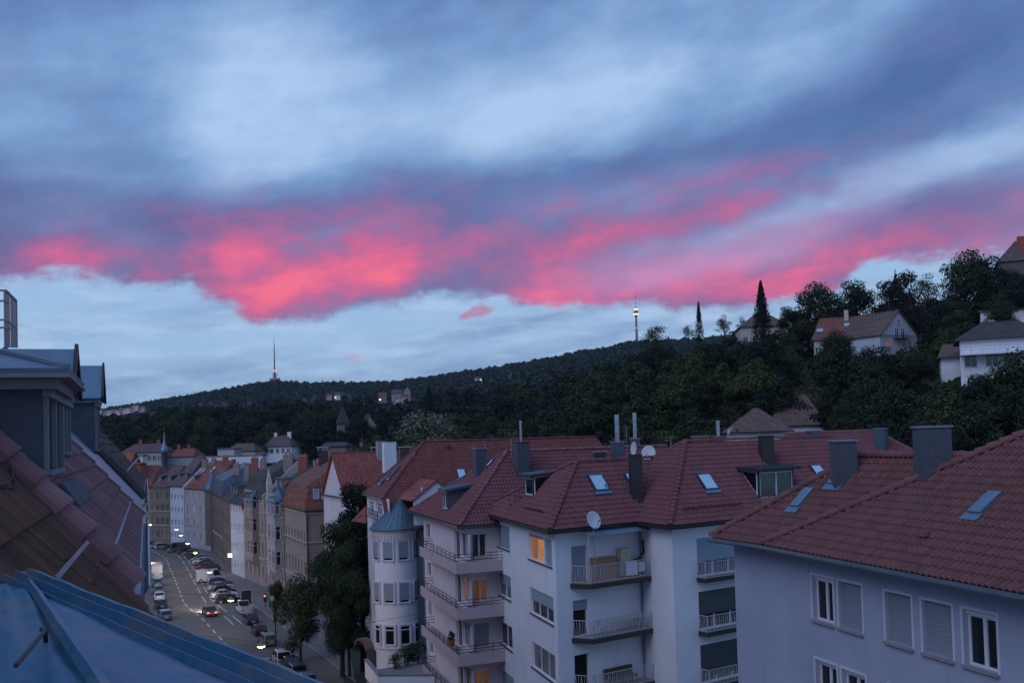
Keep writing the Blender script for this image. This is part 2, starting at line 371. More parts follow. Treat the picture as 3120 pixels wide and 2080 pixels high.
# ------------------------------------------------------------------ mesh builder
ORG = {}
class Fr:
    """a facade: left end o, direction u (left to right seen from outside), outward normal n"""
    def __init__(s, o, p):
        o, p = V(*o), V(*p); s.o = V(o[0], o[1], 0); s.L = np.linalg.norm((p - o)[:2]); s.u = unit(V(p[0] - o[0], p[1] - o[1], 0)); s.n = V(s.u[1], -s.u[0], 0)
        s.ang = math.atan2(s.u[1], s.u[0])
    def pt(s, a, z, d=0.): q = s.o + s.u * a + s.n * d; q[2] = z; return q
    def ac(s, k, x, y, d=0.):
        p = atPl(k, x, y, s.o + s.n * d, s.n); return float((p - s.o) @ s.u), float(p[2])
class MB:
    def __init__(s): s.v, s.f = [], []
    def poly(s, *pts):
        i = len(s.v); s.v += [tuple(map(float, p)) for p in pts]; s.f.append(tuple(range(i, i + len(pts))))
    def hexa(s, b, t_):
        i = len(s.v); s.v += [tuple(map(float, p)) for p in list(b) + list(t_)]
        n = len(b); s.f.append(tuple(range(i + n - 1, i - 1, -1))); s.f.append(tuple(range(i + n, i + 2 * n)))
        for k in range(n): s.f.append((i + k, i + (k + 1) % n, i + n + (k + 1) % n, i + n + k))
        return s
    def box(s, x0, x1, y0, y1, z0, z1):
        return s.hexa([(x0, y0, z0), (x1, y0, z0), (x1, y1, z0), (x0, y1, z0)], [(x0, y0, z1), (x1, y0, z1), (x1, y1, z1), (x0, y1, z1)])
    def fbox(s, fr, a0, a1, z0, z1, d0, d1):
        return s.hexa([fr.pt(a0, z0, d1), fr.pt(a1, z0, d1), fr.pt(a1, z0, d0), fr.pt(a0, z0, d0)], [fr.pt(a0, z1, d1), fr.pt(a1, z1, d1), fr.pt(a1, z1, d0), fr.pt(a0, z1, d0)])
    def beam(s, p, q, w, h=None):
        """rectangular bar from p to q"""
        p, q = V(*p), V(*q); h = h or w; d = unit(q - p); a = np.cross(d, ZZ)
        a = unit(a) if np.linalg.norm(a) > 1e-4 else V(1, 0, 0)
        c = np.cross(a, d); k = [(-w, -h), (w, -h), (w, h), (-w, h)]
        return s.hexa([p + a * x / 2 + c * y / 2 for x, y in k], [q + a * x / 2 + c * y / 2 for x, y in k])
    def tube(s, path, r, n=6, cap=True, r1=None):
        path = [V(*p) for p in path]; rings = []
        for i, p in enumerate(path):
            d = unit(path[min(i + 1, len(path) - 1)] - path[max(i - 1, 0)]); a = np.cross(d, ZZ if abs(d[2]) < .95 else V(1, 0, 0)); a = unit(a); c = np.cross(d, a)
            rr = r if r1 is None else r + (r1 - r) * i / (len(path) - 1)
            b0 = len(s.v); rings.append(b0)
            for k in range(n):
                an = 2 * math.pi * k / n; s.v.append(tuple(p + a * rr * math.cos(an) + c * rr * math.sin(an)))
        for b0, b1 in zip(rings, rings[1:]):
            for k in range(n): s.f.append((b0 + k, b0 + (k + 1) % n, b1 + (k + 1) % n, b1 + k))
        if cap: s.f.append(tuple(range(rings[0] + n - 1, rings[0] - 1, -1))); s.f.append(tuple(range(rings[-1], rings[-1] + n)))
        return s
    def lathe(s, c, prof, n=16, a0=0., a1=2 * math.pi):
        full = abs(a1 - a0 - 2 * math.pi) < 1e-6; m_ = n if full else n + 1; base = len(s.v)
        for r_, z in prof:
            for k in range(m_):
                an = a0 + (a1 - a0) * k / n; s.v.append((c[0] + r_ * math.cos(an), c[1] + r_ * math.sin(an), c[2] + z))
        for j in range(len(prof) - 1):
            for k in range(n):
                k2 = (k + 1) % m_; s.f.append((base + j * m_ + k, base + j * m_ + k2, base + (j + 1) * m_ + k2, base + (j + 1) * m_ + k))
        return s
    def slab(s, poly, th):
        """roof sheet: polygon and its copy th below"""
        poly = [V(*p) for p in poly]; n = np.zeros(3)
        for i in range(len(poly)): n += np.cross(poly[i], poly[(i + 1) % len(poly)])
        n = unit(n)
        if n[2] < 0: poly = poly[::-1]; n = -n
        return s.hexa([p - n * th for p in poly], poly)
    def build(s, name, material, parent=None, org=None, smooth=False, kind=None):
        o_ = V(0, 0, 0) if org is None and parent is None else (ORG.get(parent.name, V(0, 0, 0)) if org is None else V(*org))
        me = bpy.data.meshes.new(name)
        vv = np.array(s.v, float) - o_
        me.from_pydata(vv.tolist(), [], s.f)
        mm = MATS[material] if isinstance(material, str) else material
        me.materials.append(mm)
        if smooth:
            me.polygons.foreach_set('use_smooth', [True] * len(me.polygons))
        ob = bpy.data.objects.new(name, me); COL.objects.link(ob)
        if parent is not None: ob.parent = parent; ORG[ob.name] = o_
        if kind: ob['kind'] = kind
        return ob
def thing(name, label, cat, loc=(0, 0, 0), group=None, rotz=0.):
    e = bpy.data.objects.new(name, None); COL.objects.link(e); e.location = tuple(map(float, loc)); e.rotation_euler = (0, 0, rotz)
    e['label'] = label; e['category'] = cat
    if group: e['group'] = group
    ORG[e.name] = V(*loc); e.empty_display_size = .5
    return e
def tag(o, label, cat, group=None):
    o['label'] = label; o['category'] = cat
    if group: o['group'] = group
    return o
def link(name, mesh, parent, mtx=None, material=None):
    o = bpy.data.objects.new(name, mesh); COL.objects.link(o); o.parent = parent
    if mtx is not None: o.matrix_local = mtx
    if material is not None and mesh.materials[0] is not MATS[material]:
        o.material_slots[0].link = 'OBJECT'; o.material_slots[0].material = MATS[material]
    return o
def copy_tree(o, parent=None):
    c = o.copy(); COL.objects.link(c); c.parent = parent
    for ch in o.children: copy_tree(ch, c)
    return c
CACHE = {}
def cmesh(key, fn, material):
    if key not in CACHE:
        b = MB(); fn(b); me = bpy.data.meshes.new(key[0]); me.from_pydata(b.v, [], b.f); me.materials.append(MATS[material]); CACHE[key] = me
    return CACHE[key]

def wall(b, fr, a0, a1, z0, z1, holes=(), rev=.16):
    xs = sorted({a0, a1, *[v for h in holes for v in h[:2] if a0 < v < a1]}); zs = sorted({z0, z1, *[v for h in holes for v in h[2:4] if z0 < v < z1]})
    for i in range(len(xs) - 1):
        for j in range(len(zs) - 1):
            cx, cz = (xs[i] + xs[i + 1]) / 2, (zs[j] + zs[j + 1]) / 2
            if any(h[0] < cx < h[1] and h[2] < cz < h[3] for h in holes): continue
            b.poly(fr.pt(xs[i], zs[j]), fr.pt(xs[i + 1], zs[j]), fr.pt(xs[i + 1], zs[j + 1]), fr.pt(xs[i], zs[j + 1]))
    for h in holes:
        A, B_, lo, hi = h[:4]
        q = [(A, lo), (B_, lo), (B_, hi), (A, hi)]
        for (a, z), (a2, z2) in zip(q, q[1:] + q[:1]): b.poly(fr.pt(a, z), fr.pt(a2, z2), fr.pt(a2, z2, -rev - .04), fr.pt(a, z, -rev - .04))

def window(parent, fr, a, z, w, h, rev=.16, sash=2, shutter=0., glass='pane_glass', frame='frame_white', sill='sill_stone', shut='shutter_grey', fine=True, name='window', bar=.06, split=0., curtain=True):
    """a window: frame mesh, panes, sill and roller shutter as its pieces; a = left edge, z = sill height"""
    w, h = round(w, 2), round(h, 2)
    def fmesh(b):
        t_ = bar; b.box(0, w, -.03, .04, 0, t_); b.box(0, w, -.03, .04, h - t_, h); b.box(0, t_, -.03, .04, t_, h - t_); b.box(w - t_, w, -.03, .04, t_, h - t_)
        for i in range(1, sash): x = w * i / sash; b.box(x - t_ * .8, x + t_ * .8, -.035, .04, t_, h - t_)
        if split: b.box(t_, w - t_, -.034, .04, h * split - t_ * .6, h * split + t_ * .6)
    if glass == 'pane_glass' and name == 'window' and curtain and random.random() < .35: glass = 'pane_curtain'
    me = cmesh(('window_frame', w, h, sash, bar, split, frame), fmesh, frame)
    q = fr.pt(a, z, -rev) - ORG[parent.name]
    mt = Matrix.Translation(q) @ Matrix.Rotation(fr.ang, 4, 'Z')
    o = link(name, me, parent, mt)
    if fine:
        for i in range(sash):
            x0, x1 = w * i / sash + bar, w * (i + 1) / sash - bar
            pm = cmesh(('pane', round(x1 - x0, 2), h, bar), lambda b: b.box(0, x1 - x0, .0, .012, bar, h - bar), 'pane_glass')
            link('pane', pm, o, Matrix.Translation((x0, 0.012, 0)), glass)
    else:
        pm = cmesh(('pane', w, h, 0), lambda b: b.box(bar * .5, w - bar * .5, .0, .012, bar * .5, h - bar * .5), 'pane_glass')
        link('pane', pm, o, Matrix.Translation((0, .012, 0)), glass)
    if sill:
        sm = cmesh(('sill', w), lambda b: b.box(-.06, w + .06, -rev - .10, .02, -.07, -.002), sill)
        link('sill', sm, o, None, sill)
    if shutter > 0:
        hh = round(h * shutter, 2)
        def smesh(b):
            n = max(2, int(hh / .11)); st = hh / n
            for i in range(n):
                b.hexa([(.012, -.075, h - hh + i * st), (w - .012, -.075, h - hh + i * st), (w - .012, -.05, h - hh + i * st), (.012, -.05, h - hh + i * st)],
                       [(.012, -.058, h - hh + (i + 1) * st), (w - .012, -.058, h - hh + (i + 1) * st), (w - .012, -.04, h - hh + (i + 1) * st), (.012, -.04, h - hh + (i + 1) * st)])
        link('shutter', cmesh(('shutter', w, h, hh, shut), smesh, shut), o, None, shut)
    return o

# ------------------------------------------------------------------ roofs
def plane_of(pts):
    pts = [V(*p) for p in pts]; n = unit(np.cross(pts[1] - pts[0], pts[2] - pts[0])); return pts[0], (n if n[2] > 0 else -n)
def inside(poly, x, y):
    c = False; j = len(poly) - 1
    for i in range(len(poly)):
        (xi, yi), (xj, yj) = poly[i], poly[j]
        if (yi > y) != (yj > y) and x < (xj - xi) * (y - yi) / (yj - yi) + xi: c = not c
        j = i
    return c
def pantile(tw, tl, hgt=.075, nx=8, lift=.05):
    v, f = [], []
    for r_, (y, zl) in enumerate(((-.02, lift), (tl * 1.05, .004))):
        for i in range(nx + 1):
            s_ = i / nx; z = hgt * max(0., math.sin(2 * math.pi * s_ - .5)) ** .8
            v.append(((s_ - .5) * tw * 1.02, y, z + zl))
    for i in range(nx + 1): x, y, z = v[i]; v.append((x, y + .004, z - lift - .012))
    n = nx + 1
    for i in range(nx): f.append((i, i + 1, n + i + 1, n + i)); f.append((2 * n + i, 2 * n + i + 1, i + 1, i))
    return v, f
def flattile(tw, tl, lift=.03, rows=1):
    w = tw * .488
    v = [(-w, -.02, lift), (w, -.02, lift), (w, tl * 1.04, .003), (-w, tl * 1.04, .003), (-w, -.015, -.012), (w, -.015, -.012)]
    return v, [(0, 1, 2, 3), (4, 5, 1, 0)]
def grooved(tw, tl, nx=8, lift=.07, gd=.042):
    v, f = [], []; m_ = nx * 2
    for (y, zl) in ((-.02, lift), (tl * 1.04, .004)):
        for i in range(m_ + 1): v.append(((i / m_ - .5) * tw * .995, y, zl + (gd if i % 2 else 0)))
    for i in range(m_ + 1): x, y, z = v[i]; v.append((x, y + .004, z - lift - .02))
    n = m_ + 1
    for i in range(m_): f.append((i, i + 1, n + i + 1, n + i)); f.append((2 * n + i, 2 * n + i + 1, i + 1, i))
    return v, f
def roof_tiles(parent, facets, tv, tf, tw, tl, material, n_single=300, jitter=.006, stagger=0., name='roof_tile', holes=()):
    """facets: (polygon, eave direction). The tiles that show largest become pieces, the rest one field."""
    me = bpy.data.meshes.new(name); me.from_pydata(tv, [], tf); me.materials.append(MATS[material])
    TV = np.array(tv); spots = []
    for poly, e in facets:
        o, n = plane_of(poly); e = unit(V(*e) - n * (V(*e) @ n)); w = np.cross(n, e)
        if w[2] < 0: e = -e; w = np.cross(n, e)
        q = [((V(*p) - o) @ e, (V(*p) - o) @ w) for p in poly]
        x0, x1, y0, y1 = min(p[0] for p in q), max(p[0] for p in q), min(p[1] for p in q), max(p[1] for p in q)
        rows = int((y1 - y0) / tl) + 1
        for j in range(rows):
            off = stagger * tw * (j % 2)
            for i in range(int((x1 - x0) / tw) + 2):
                x = x0 + (i + .5) * tw - off; y = y0 + j * tl
                if inside(q, x, y + tl * .5):
                    p = o + e * x + w * y
                    if any(np.linalg.norm((p - h[0])[:2]) < h[1] for h in holes): continue
                    spots.append((p + n * (.004 + random.uniform(0, jitter)), e, w, n))
    def size(s_):
        px, py, d = proj(s_[0]); vis = -20 < px < 2372 and -20 < py < 1588 and d > 0
        return (0 if vis else 1, np.linalg.norm(s_[0] - CAMP))
    spots.sort(key=size); org = ORG[parent.name]
    for p, e, w, n in spots[:n_single]:
        M_ = Matrix.Identity(4); a = random.gauss(0, .006)
        e2 = unit(e + w * a); w2 = np.cross(n, e2)
        for r_ in range(3): M_[r_][0], M_[r_][1], M_[r_][2], M_[r_][3] = e2[r_], w2[r_], n[r_], p[r_] - org[r_]
        link(name, me, parent, M_)
    rest = spots[n_single:]
    if rest:
        nv = len(tv); A = np.empty((len(rest) * nv, 3)); fa = []
        for k, (p, e, w, n) in enumerate(rest):
            A[k * nv:(k + 1) * nv] = p - org + TV[:, :1] * e + TV[:, 1:2] * w + TV[:, 2:3] * n
            fa += [tuple(i + k * nv for i in f_) for f_ in tf]
        m2 = bpy.data.meshes.new('tile_field'); m2.from_pydata(A.tolist(), [], fa); m2.materials.append(MATS[material])
        ob = bpy.data.objects.new('tile_field', m2); COL.objects.link(ob); ob.parent = parent; ob['kind'] = 'stuff'
def ridge_tiles(parent, p, q, r=.11, step=.36, material='tile_wine', name='ridge_tile'):
    p, q = V(*p), V(*q); L = np.linalg.norm(q - p); n = max(1, int(round(L / step))); st = L / n
    def mk(b):
        for i, (y, rr, zz) in enumerate(((-.02, r * 1.06, .03), (step * 1.06, r * .86, .0))):
            for k in range(9): an = math.pi * (k - .6) / 6.8; b.v.append((rr * math.cos(an), y, rr * math.sin(an) * .85 + zz - r * .35))
        for k in range(8): b.f.append((k, k + 1, 9 + k + 1, 9 + k))
        b.f.append(tuple(range(8, -1, -1)))
    me = cmesh(('ridge_tile', r, step, material), mk, material)
    d = (q - p) / L; a = unit(np.cross(d, ZZ)); c = np.cross(a, d); org = ORG[parent.name]
    for i in range(n):
        o_ = p + d * st * i - org; M_ = Matrix.Identity(4)
        for r_ in range(3): M_[r_][0], M_[r_][1], M_[r_][2], M_[r_][3] = a[r_], d[r_], c[r_], o_[r_]
        link(name, me, parent, M_)
def chimney(parent, p, w, d, h, ang, material='zinc_dark', cap=None, name='chimney', below=1.2):
    fr = Fr((p[0] - math.cos(ang) * w / 2, p[1] - math.sin(ang) * w / 2), (p[0] + math.cos(ang), p[1] + math.sin(ang)))
    b = MB(); b.fbox(fr, 0, w, p[2] - below, p[2] + h, -d / 2, d / 2)
    ob = b.build(name, material, parent)
    b = MB(); b.fbox(fr, -.05, w + .05, p[2] + h + .002, p[2] + h + .07, -d / 2 - .05, d / 2 + .05); b.build('cap', cap or 'fascia_dark', ob)
    return ob
def skylight(parent, poly, c, e, w=.8, h=1.2, glass='sky_glass'):
    """roof window lying in the roof plane of poly, centred at c"""
    o, n = plane_of(poly); e = unit(V(*e) - n * (V(*e) @ n)); u = np.cross(n, e)
    if u[2] < 0: e = -e; u = np.cross(n, e)
    def P_(x, y, z): return c + e * x + u * y + n * z
    b = MB(); t_ = .07
    for x0, x1, y0, y1 in ((-w/2, w/2, -h/2, -h/2 + t_), (-w/2, w/2, h/2 - t_, h/2), (-w/2, -w/2 + t_, -h/2 + t_, h/2 - t_), (w/2 - t_, w/2, -h/2 + t_, h/2 - t_)):
        b.hexa([P_(x0, y0, -.02), P_(x1, y0, -.02), P_(x1, y1, -.02), P_(x0, y1, -.02)], [P_(x0, y0, .21), P_(x1, y0, .21), P_(x1, y1, .21), P_(x0, y1, .21)])
    f = b.build('skylight', 'zinc_dark', parent)
    b = MB(); b.hexa([P_(-w/2 + t_, -h/2 + t_, .15), P_(w/2 - t_, -h/2 + t_, .15), P_(w/2 - t_, h/2 - t_, .15), P_(-w/2 + t_, h/2 - t_, .15)], [P_(-w/2 + t_, -h/2 + t_, .18), P_(w/2 - t_, -h/2 + t_, .18), P_(w/2 - t_, h/2 - t_, .18), P_(-w/2 + t_, h/2 - t_, .18)])
    b.build('pane', glass, f)
    b = MB(); b.hexa([P_(-w/2 - .1, -h/2 - .25, .10), P_(w/2 + .1, -h/2 - .25, .10), P_(w/2 + .1, -h/2 - .005, .10), P_(-w/2 - .1, -h/2 - .005, .10)], [P_(-w/2 - .1, -h/2 - .25, .14), P_(w/2 + .1, -h/2 - .25, .14), P_(w/2 + .1, -h/2 - .005, .15), P_(-w/2 - .1, -h/2 - .005, .15)])
    b.build('flashing', 'zinc', f)
    return f
def railing(parent, pts, h, zig=True, material='rail_white', name='railing', step=.14, rails=(0.04, 1.)):
    """pts: points along the balcony edge at floor level"""
    b = MB()
    for p, q in zip(pts, pts[1:]):
        p, q = V(*p), V(*q); L = np.linalg.norm(q - p); n = max(1, int(L / step)); d = (q - p) / n
        for k in rails: b.beam(p + ZZ * h * k, q + ZZ * h * k, .04, .04)
        for i in range(n):
            if zig:
                if i % 2 == 0: b.beam(p + d * i + ZZ * .06, p + d * (i + .5) + ZZ * h * .97, .022); b.beam(p + d * (i + 1) + ZZ * .06, p + d * (i + .5) + ZZ * h * .97, .022)
                else: b.beam(p + d * (i + .5) + ZZ * .06, p + d * (i + .5) + ZZ * h * .97, .022)
            elif i % 8 == 0: b.beam(p + d * i + ZZ * .0, p + d * i + ZZ * h, .035)
        b.beam(q, q + ZZ * h, .04)
    return b.build(name, material, parent)
def zat(k, x, y, D): return float(atD(k, x, y, D)[2])

# ------------------------------------------------------------------ ground and hills
PXC = [-400, 232, 600, 765, 900, 1200, 1450, 1750, 2000, 2280, 2800]
s24 = -24.06
TERR = {1: [s24] * 5 + [-21] * 6,
        60: [s24] * 5 + [-19, -17, -15, -14, -13, -12],
        120: [s24] * 4 + [-23, -18, -14, -9, -6, -2, 0],
        160: [s24] * 4 + [-22, -16, -11, -3, 1, 8, 10],
        210: [s24] * 3 + [-23.5, -20, -12, 0, 11, 15, 18, 20],
        265: [s24] * 3 + [-21, -17, -8, 9, 19, 21, 23, 24],
        320: [-18, -16, -16, -14, -12, -4, 13, 23, 25, 27, 29],
        450: [-6, -3, -2, -2, -1, 6, 20, 29, 30, 32, 34],
        600: [8, 10, 11, 11, 12, 19, 30, 35, 36, 37, 38],
        900: [-8, -4, 2, 6, 12, 30, 45, 50, 50, 50, 50],
        1500: [15, 18, 35, 40, 50, 80, 110, 115, 115, 115, 115],
        2200: [55, 68, 125, 118, 115, 150, 190, 200, 205, 210, 215],
        2800: [85, 100, 152, 150, 152, 180, 212, 225, 230, 232, 235],
        3500: [60, 80, 120, 120, 120, 150, 180, 190, 190, 190, 190],
        9000: [0] * 11}
TD = sorted(TERR); TT = np.array([TERR[d] for d in TD], float)
def ground(x, y):
    px = 1176 + 2287 * x / max(y, 1.)
    c = np.interp(px, PXC, range(len(PXC))); r_ = np.interp(y, TD, range(len(TD)))
    i, j = min(int(r_), len(TD) - 2), min(int(c), len(PXC) - 2); f, g = r_ - i, c - j
    if y > 330 and False: pass
    return CAMZ + (TT[i, j] * (1 - f) + TT[i + 1, j] * f) * (1 - g) + (TT[i, j + 1] * (1 - f) + TT[i + 1, j + 1] * f) * g
b = MB()
us = list(np.linspace(-2.6, -.75, 14)) + list(np.linspace(-.7, .8, 110)) + list(np.linspace(.85, 2.6, 14))
ds = [1, 20, 40, 60, 80, 100, 120, 140, 160, 185, 210, 235, 265, 290, 320, 360, 400, 450, 520, 600, 700, 800, 900, 1100, 1300, 1500, 1750, 2000, 2200, 2400, 2600, 2800, 3000, 3500, 5000, 9000]
for y in ds:
    for u_ in us:
        z = ground(u_ * y, y)
        if y > 265: z += (math.sin(u_ * y * .031 + y * .01) + math.sin(u_ * 37 + y * .004)) * min(6., y * .0025)
        b.v.append((u_ * y, y, z))
nu = len(us)
for i in range(len(ds) - 1):
    for j in range(nu - 1): b.f.append((i * nu + j, i * nu + j + 1, (i + 1) * nu + j + 1, (i + 1) * nu + j))
hill = b.build('terrain', 'hillside', smooth=True); hill['kind'] = 'structure'

# ------------------------------------------------------------------ street
CL = [V(30, -30), V(14, 8), V(0, 40), V(-14.5, 75), V(-25.5, 100), V(-35.2, 121), V(-43.6, 139), V(-51.3, 154.1), V(-63.2, 184.6), V(-76.4, 218), V(-87, 238), V(-103, 255), V(-128, 270), V(-170, 285)]
def arc(cl):
    d = [0.]
    for a, c in zip(cl, cl[1:]): d.append(d[-1] + np.linalg.norm(c - a))
    return d
CLD = arc(CL)
def street(sv):
    """point and right-hand normal (looking up the street, away from the camera) at distance sv"""
    x = np.interp(sv, CLD, [p[0] for p in CL]); y = np.interp(sv, CLD, [p[1] for p in CL])
    e = 4.; dx = np.interp(sv + e, CLD, [p[0] for p in CL]) - np.interp(sv - e, CLD, [p[0] for p in CL]); dy = np.interp(sv + e, CLD, [p[1] for p in CL]) - np.interp(sv - e, CLD, [p[1] for p in CL])
    l = math.hypot(dx, dy); return V(x, y), V(dy / l, -dx / l), V(dx / l, dy / l)
def strip(name, o0, o1, z, material, s0=0., s1=None, step=4., th=None, kind='structure', parent=None):
    s1 = CLD[-1] if s1 is None else s1; b = MB(); n = max(1, int((s1 - s0) / step)); prev = None
    for i in range(n + 1):
        p, nn, _ = street(s0 + (s1 - s0) * i / n); c = (p + nn * o0, p + nn * o1)
        if prev is not None:
            a0, a1 = prev; q = [(*a0, z), (*a1, z), (*c[1], z), (*c[0], z)]
            if th: b.hexa([(x, y, z - th) for x, y, _ in q], q)
            else: b.poly(*q)
        prev = c
    o = b.build(name, material, parent)
    if kind: o['kind'] = kind
    return o
road = strip('road', -6.4, 8.6, 0.0, 'asphalt')
strip('pavement', 8.6, 16., .13, 'pavement', th=.2); strip('pavement', -10.5, -6.4, .13, 'pavement', th=.2)
for off in (8.5, -6.3): strip('kerb', off - .12, off + .12, .142, 'concrete', th=.2)
def dashes(off, s0, s1, on, gap, w):
    b = MB(); sv = s0
    while sv < s1:
        p, nn, tt = street(sv); q, n2, _ = street(sv + on)
        b.poly((*(p + nn * (off - w)), .006), (*(p + nn * (off + w)), .006), (*(q + n2 * (off + w)), .006), (*(q + n2 * (off - w)), .006)); sv += on + gap
    for f_ in b.f:
        c = MB(); c.v = [b.v[i] for i in f_]; c.f = [(0, 1, 2, 3)]; o = c.build('lane_marking', 'lane_paint', road)
sA = CLD[5] - 6
dashes(0., sA, CLD[9] + 20, 2.6, 2.4, .09); dashes(3.05, CLD[6] - 6, CLD[9] + 6, 7.5, 3.4, .08); dashes(4.15, CLD[6] - 6, CLD[9] + 6, 7.5, 3.4, .08)
p, nn, tt = street(CLD[5] - 10); b = MB(); b.poly(*[(*(p + nn * o_ + tt * t_), .007) for o_, t_ in ((1.2, -.2), (6.2, -.2), (6.2, .2), (1.2, .2))]); b.build('lane_marking', 'lane_paint', road)

# ------------------------------------------------------------------ trees
def leaf_quads(pos, nrm, size, rng):
    n = len(pos); a = np.cross(nrm, rng.normal(size=(n, 3))); a /= np.linalg.norm(a, axis=1)[:, None] + 1e-9; c = np.cross(nrm, a)
    s_ = (size * rng.uniform(.6, 1.3, n))[:, None]
    return np.stack([pos - a * s_ * .5, pos + c * s_ * .36, pos + a * s_ * .5, pos - c * s_ * .36], 1)
def add_quads(me_name, Q, material):
    me = bpy.data.meshes.new(me_name); n = len(Q)
    me.vertices.add(n * 4); me.vertices.foreach_set('co', Q.reshape(-1).astype(np.float32))
    me.loops.add(n * 4); me.loops.foreach_set('vertex_index', np.arange(n * 4, dtype=np.int32))
    me.polygons.add(n); me.polygons.foreach_set('loop_start', np.arange(0, n * 4, 4, dtype=np.int32))
    me.update(calc_edges=True); me.materials.append(MATS[material]); return me
def crown_quads(H, W, n_leaf, leaf, rng, lobes=14, low=.22, airy=0.):
    """broadleaf crown: clumps sitting on limbs, leaves mostly in the shell of each clump"""
    cs, rs = [], []
    for i in range(lobes):
        an = rng.uniform(0, 2 * math.pi); hh = rng.beta(1.5, 1.25); k = math.sin(math.pi * (.14 + .80 * hh)) ** .8
        rr = W * .5 * k * rng.uniform(.35, .80)
        cs.append((rr * math.cos(an), rr * math.sin(an), H * (low + (1 - low) * hh * .88))); rs.append(W * rng.uniform(.13, .24) * (1 - .35 * hh))
    cs.append((0, 0, H * .62)); rs.append(W * .30); cs.append((rng.normal() * W * .05, rng.normal() * W * .05, H * .84)); rs.append(W * .17)
    cs, rs = np.array(cs), np.array(rs); w_ = rs ** 2; idx = rng.choice(len(cs), n_leaf, p=w_ / w_.sum())
    d = rng.normal(size=(n_leaf, 3)); d /= np.linalg.norm(d, axis=1)[:, None]
    rad = rs[idx] * (rng.uniform(.25, 1., n_leaf) ** .45) * (1 + rng.normal(size=n_leaf) * (.10 + airy))
    sq = np.array([1.12, 1.12, .82]); pos = cs[idx] + d * rad[:, None] * sq
    pos[:, 2] = np.maximum(pos[:, 2], H * .08)
    nr = d + rng.normal(size=(n_leaf, 3)) * .55 + np.array([0, 0, .35]); nr /= np.linalg.norm(nr, axis=1)[:, None]
    return leaf_quads(pos, nr, leaf, rng), cs
def conifer_quads(H, W, n_leaf, leaf, rng):
    t_ = rng.uniform(0, 1, n_leaf) ** .8; tier = np.floor(t_ * 17) / 17; z = H * (.06 + .94 * t_)
    env = W * .5 * (1 - t_) ** .82 + .12; fr_ = rng.uniform(0, 1, n_leaf) ** .55
    an = rng.integers(0, 11, n_leaf) * 2 * math.pi / 11 + tier * 40 + rng.normal(size=n_leaf) * .16
    jag = .72 + .38 * np.abs(np.sin(an * 2.3 + tier * 31))
    r_ = env * fr_ * jag; pos = np.stack([r_ * np.cos(an), r_ * np.sin(an), z - r_ * .30 + rng.normal(size=n_leaf) * .16], 1)
    nr = np.stack([np.cos(an) * .5, np.sin(an) * .5, np.ones(n_leaf) * .8], 1) + rng.normal(size=(n_leaf, 3)) * .5; nr /= np.linalg.norm(nr, axis=1)[:, None]
    return leaf_quads(pos, nr, leaf, rng)
def trunk_mesh(name, H, r, cs=None, rng=None, upto=.7):
    b = MB(); b.tube([(0, 0, -1.5), (r * .2, 0, H * .2), (-r * .2, r * .1, H * .45), (0, 0, H * upto)], r, 7, True, r * .25)
    if cs is not None:
        for c in cs[:9]:
            z0 = min(H * .5, max(H * .15, c[2] * .55)); b.tube([(0, 0, z0), (c[0] * .5, c[1] * .5, (z0 + c[2]) * .5 + .2), tuple(c)], r * .38, 5, True, r * .08)
    me = bpy.data.meshes.new(name); me.from_pydata(b.v, [], b.f); me.materials.append(MATS['bark']); return me
TREES = {}
def variant(key, kind, H, W, n, leaf, material, seed, **kw):
    rng = np.random.default_rng(seed)
    if kind == 'conifer': q = conifer_quads(H, W, n, leaf, rng); tm = trunk_mesh('trunk', H, H * .012 + .1, upto=.95)
    else: q, cs = crown_quads(H, W, n, leaf, rng, **kw); tm = trunk_mesh('trunk', H, H * .016 + .08, cs, rng)
    TREES[key] = (add_quads('crown', q, material), tm, H, W)
for i, (mt, lob) in enumerate((('leaf_mid', 16), ('leaf_dark', 13), ('leaf_fresh', 18), ('leaf_mid', 20), ('leaf_dark', 17), ('leaf_mid', 12))):
    variant(f'b{i}', 'broad', 15., (13., 12.5, 12., 14.5, 12., 11.)[i], 3600, .62, mt, 20 + i, lobes=lob)
for i, mt in enumerate(('leaf_dark', 'leaf_mid')): variant(f'h{i}', 'broad', 16., 13., 9000, .42, mt, 40 + i, lobes=22)
variant('copper', 'broad', 14., 12., 9000, .40, 'leaf_copper', 51, lobes=20)
variant('birch', 'broad', 13., 7., 1500, .34, 'leaf_birch', 52, lobes=16, airy=.25)
variant('airy', 'broad', 13., 12., 2200, .42, 'leaf_mid', 53, lobes=18, airy=.22)
variant('chestnut', 'broad', 12., 15., 5200, .50, 'leaf_pale', 54, lobes=24)
variant('spruce', 'conifer', 18., 8., 6500, .42, 'leaf_conifer', 55); variant('column', 'conifer', 14., 4.2, 3200, .36, 'leaf_conifer', 56)
variant('shrub', 'broad', 4., 4.6, 1300, .26, 'leaf_mid', 57, lobes=10, low=.1)
def tree(key, base, H, label, group=None, wk=1., name='broadleaf_tree', ang=None, crown_mat=None):
    cm_, tm, h0, w0 = TREES[key]; k = H / h0
    e = thing(name, label, 'tree' if 'shrub' not in name else 'shrub', base, group); e.rotation_euler = (0, 0, random.uniform(0, 6.28) if ang is None else ang); e.scale = (k * wk, k * wk, k)
    link('trunk', tm, e); link('crown', cm_, e, None, crown_mat)
    return e
def tree_px(key, px, py_top, D, H, label, group=None, wk=1., name='broadleaf_tree', **kw):
    top = atD('P', px, py_top, D); return tree(key, (top[0], top[1], top[2] - H * .97), H, label, group, wk, name, **kw)
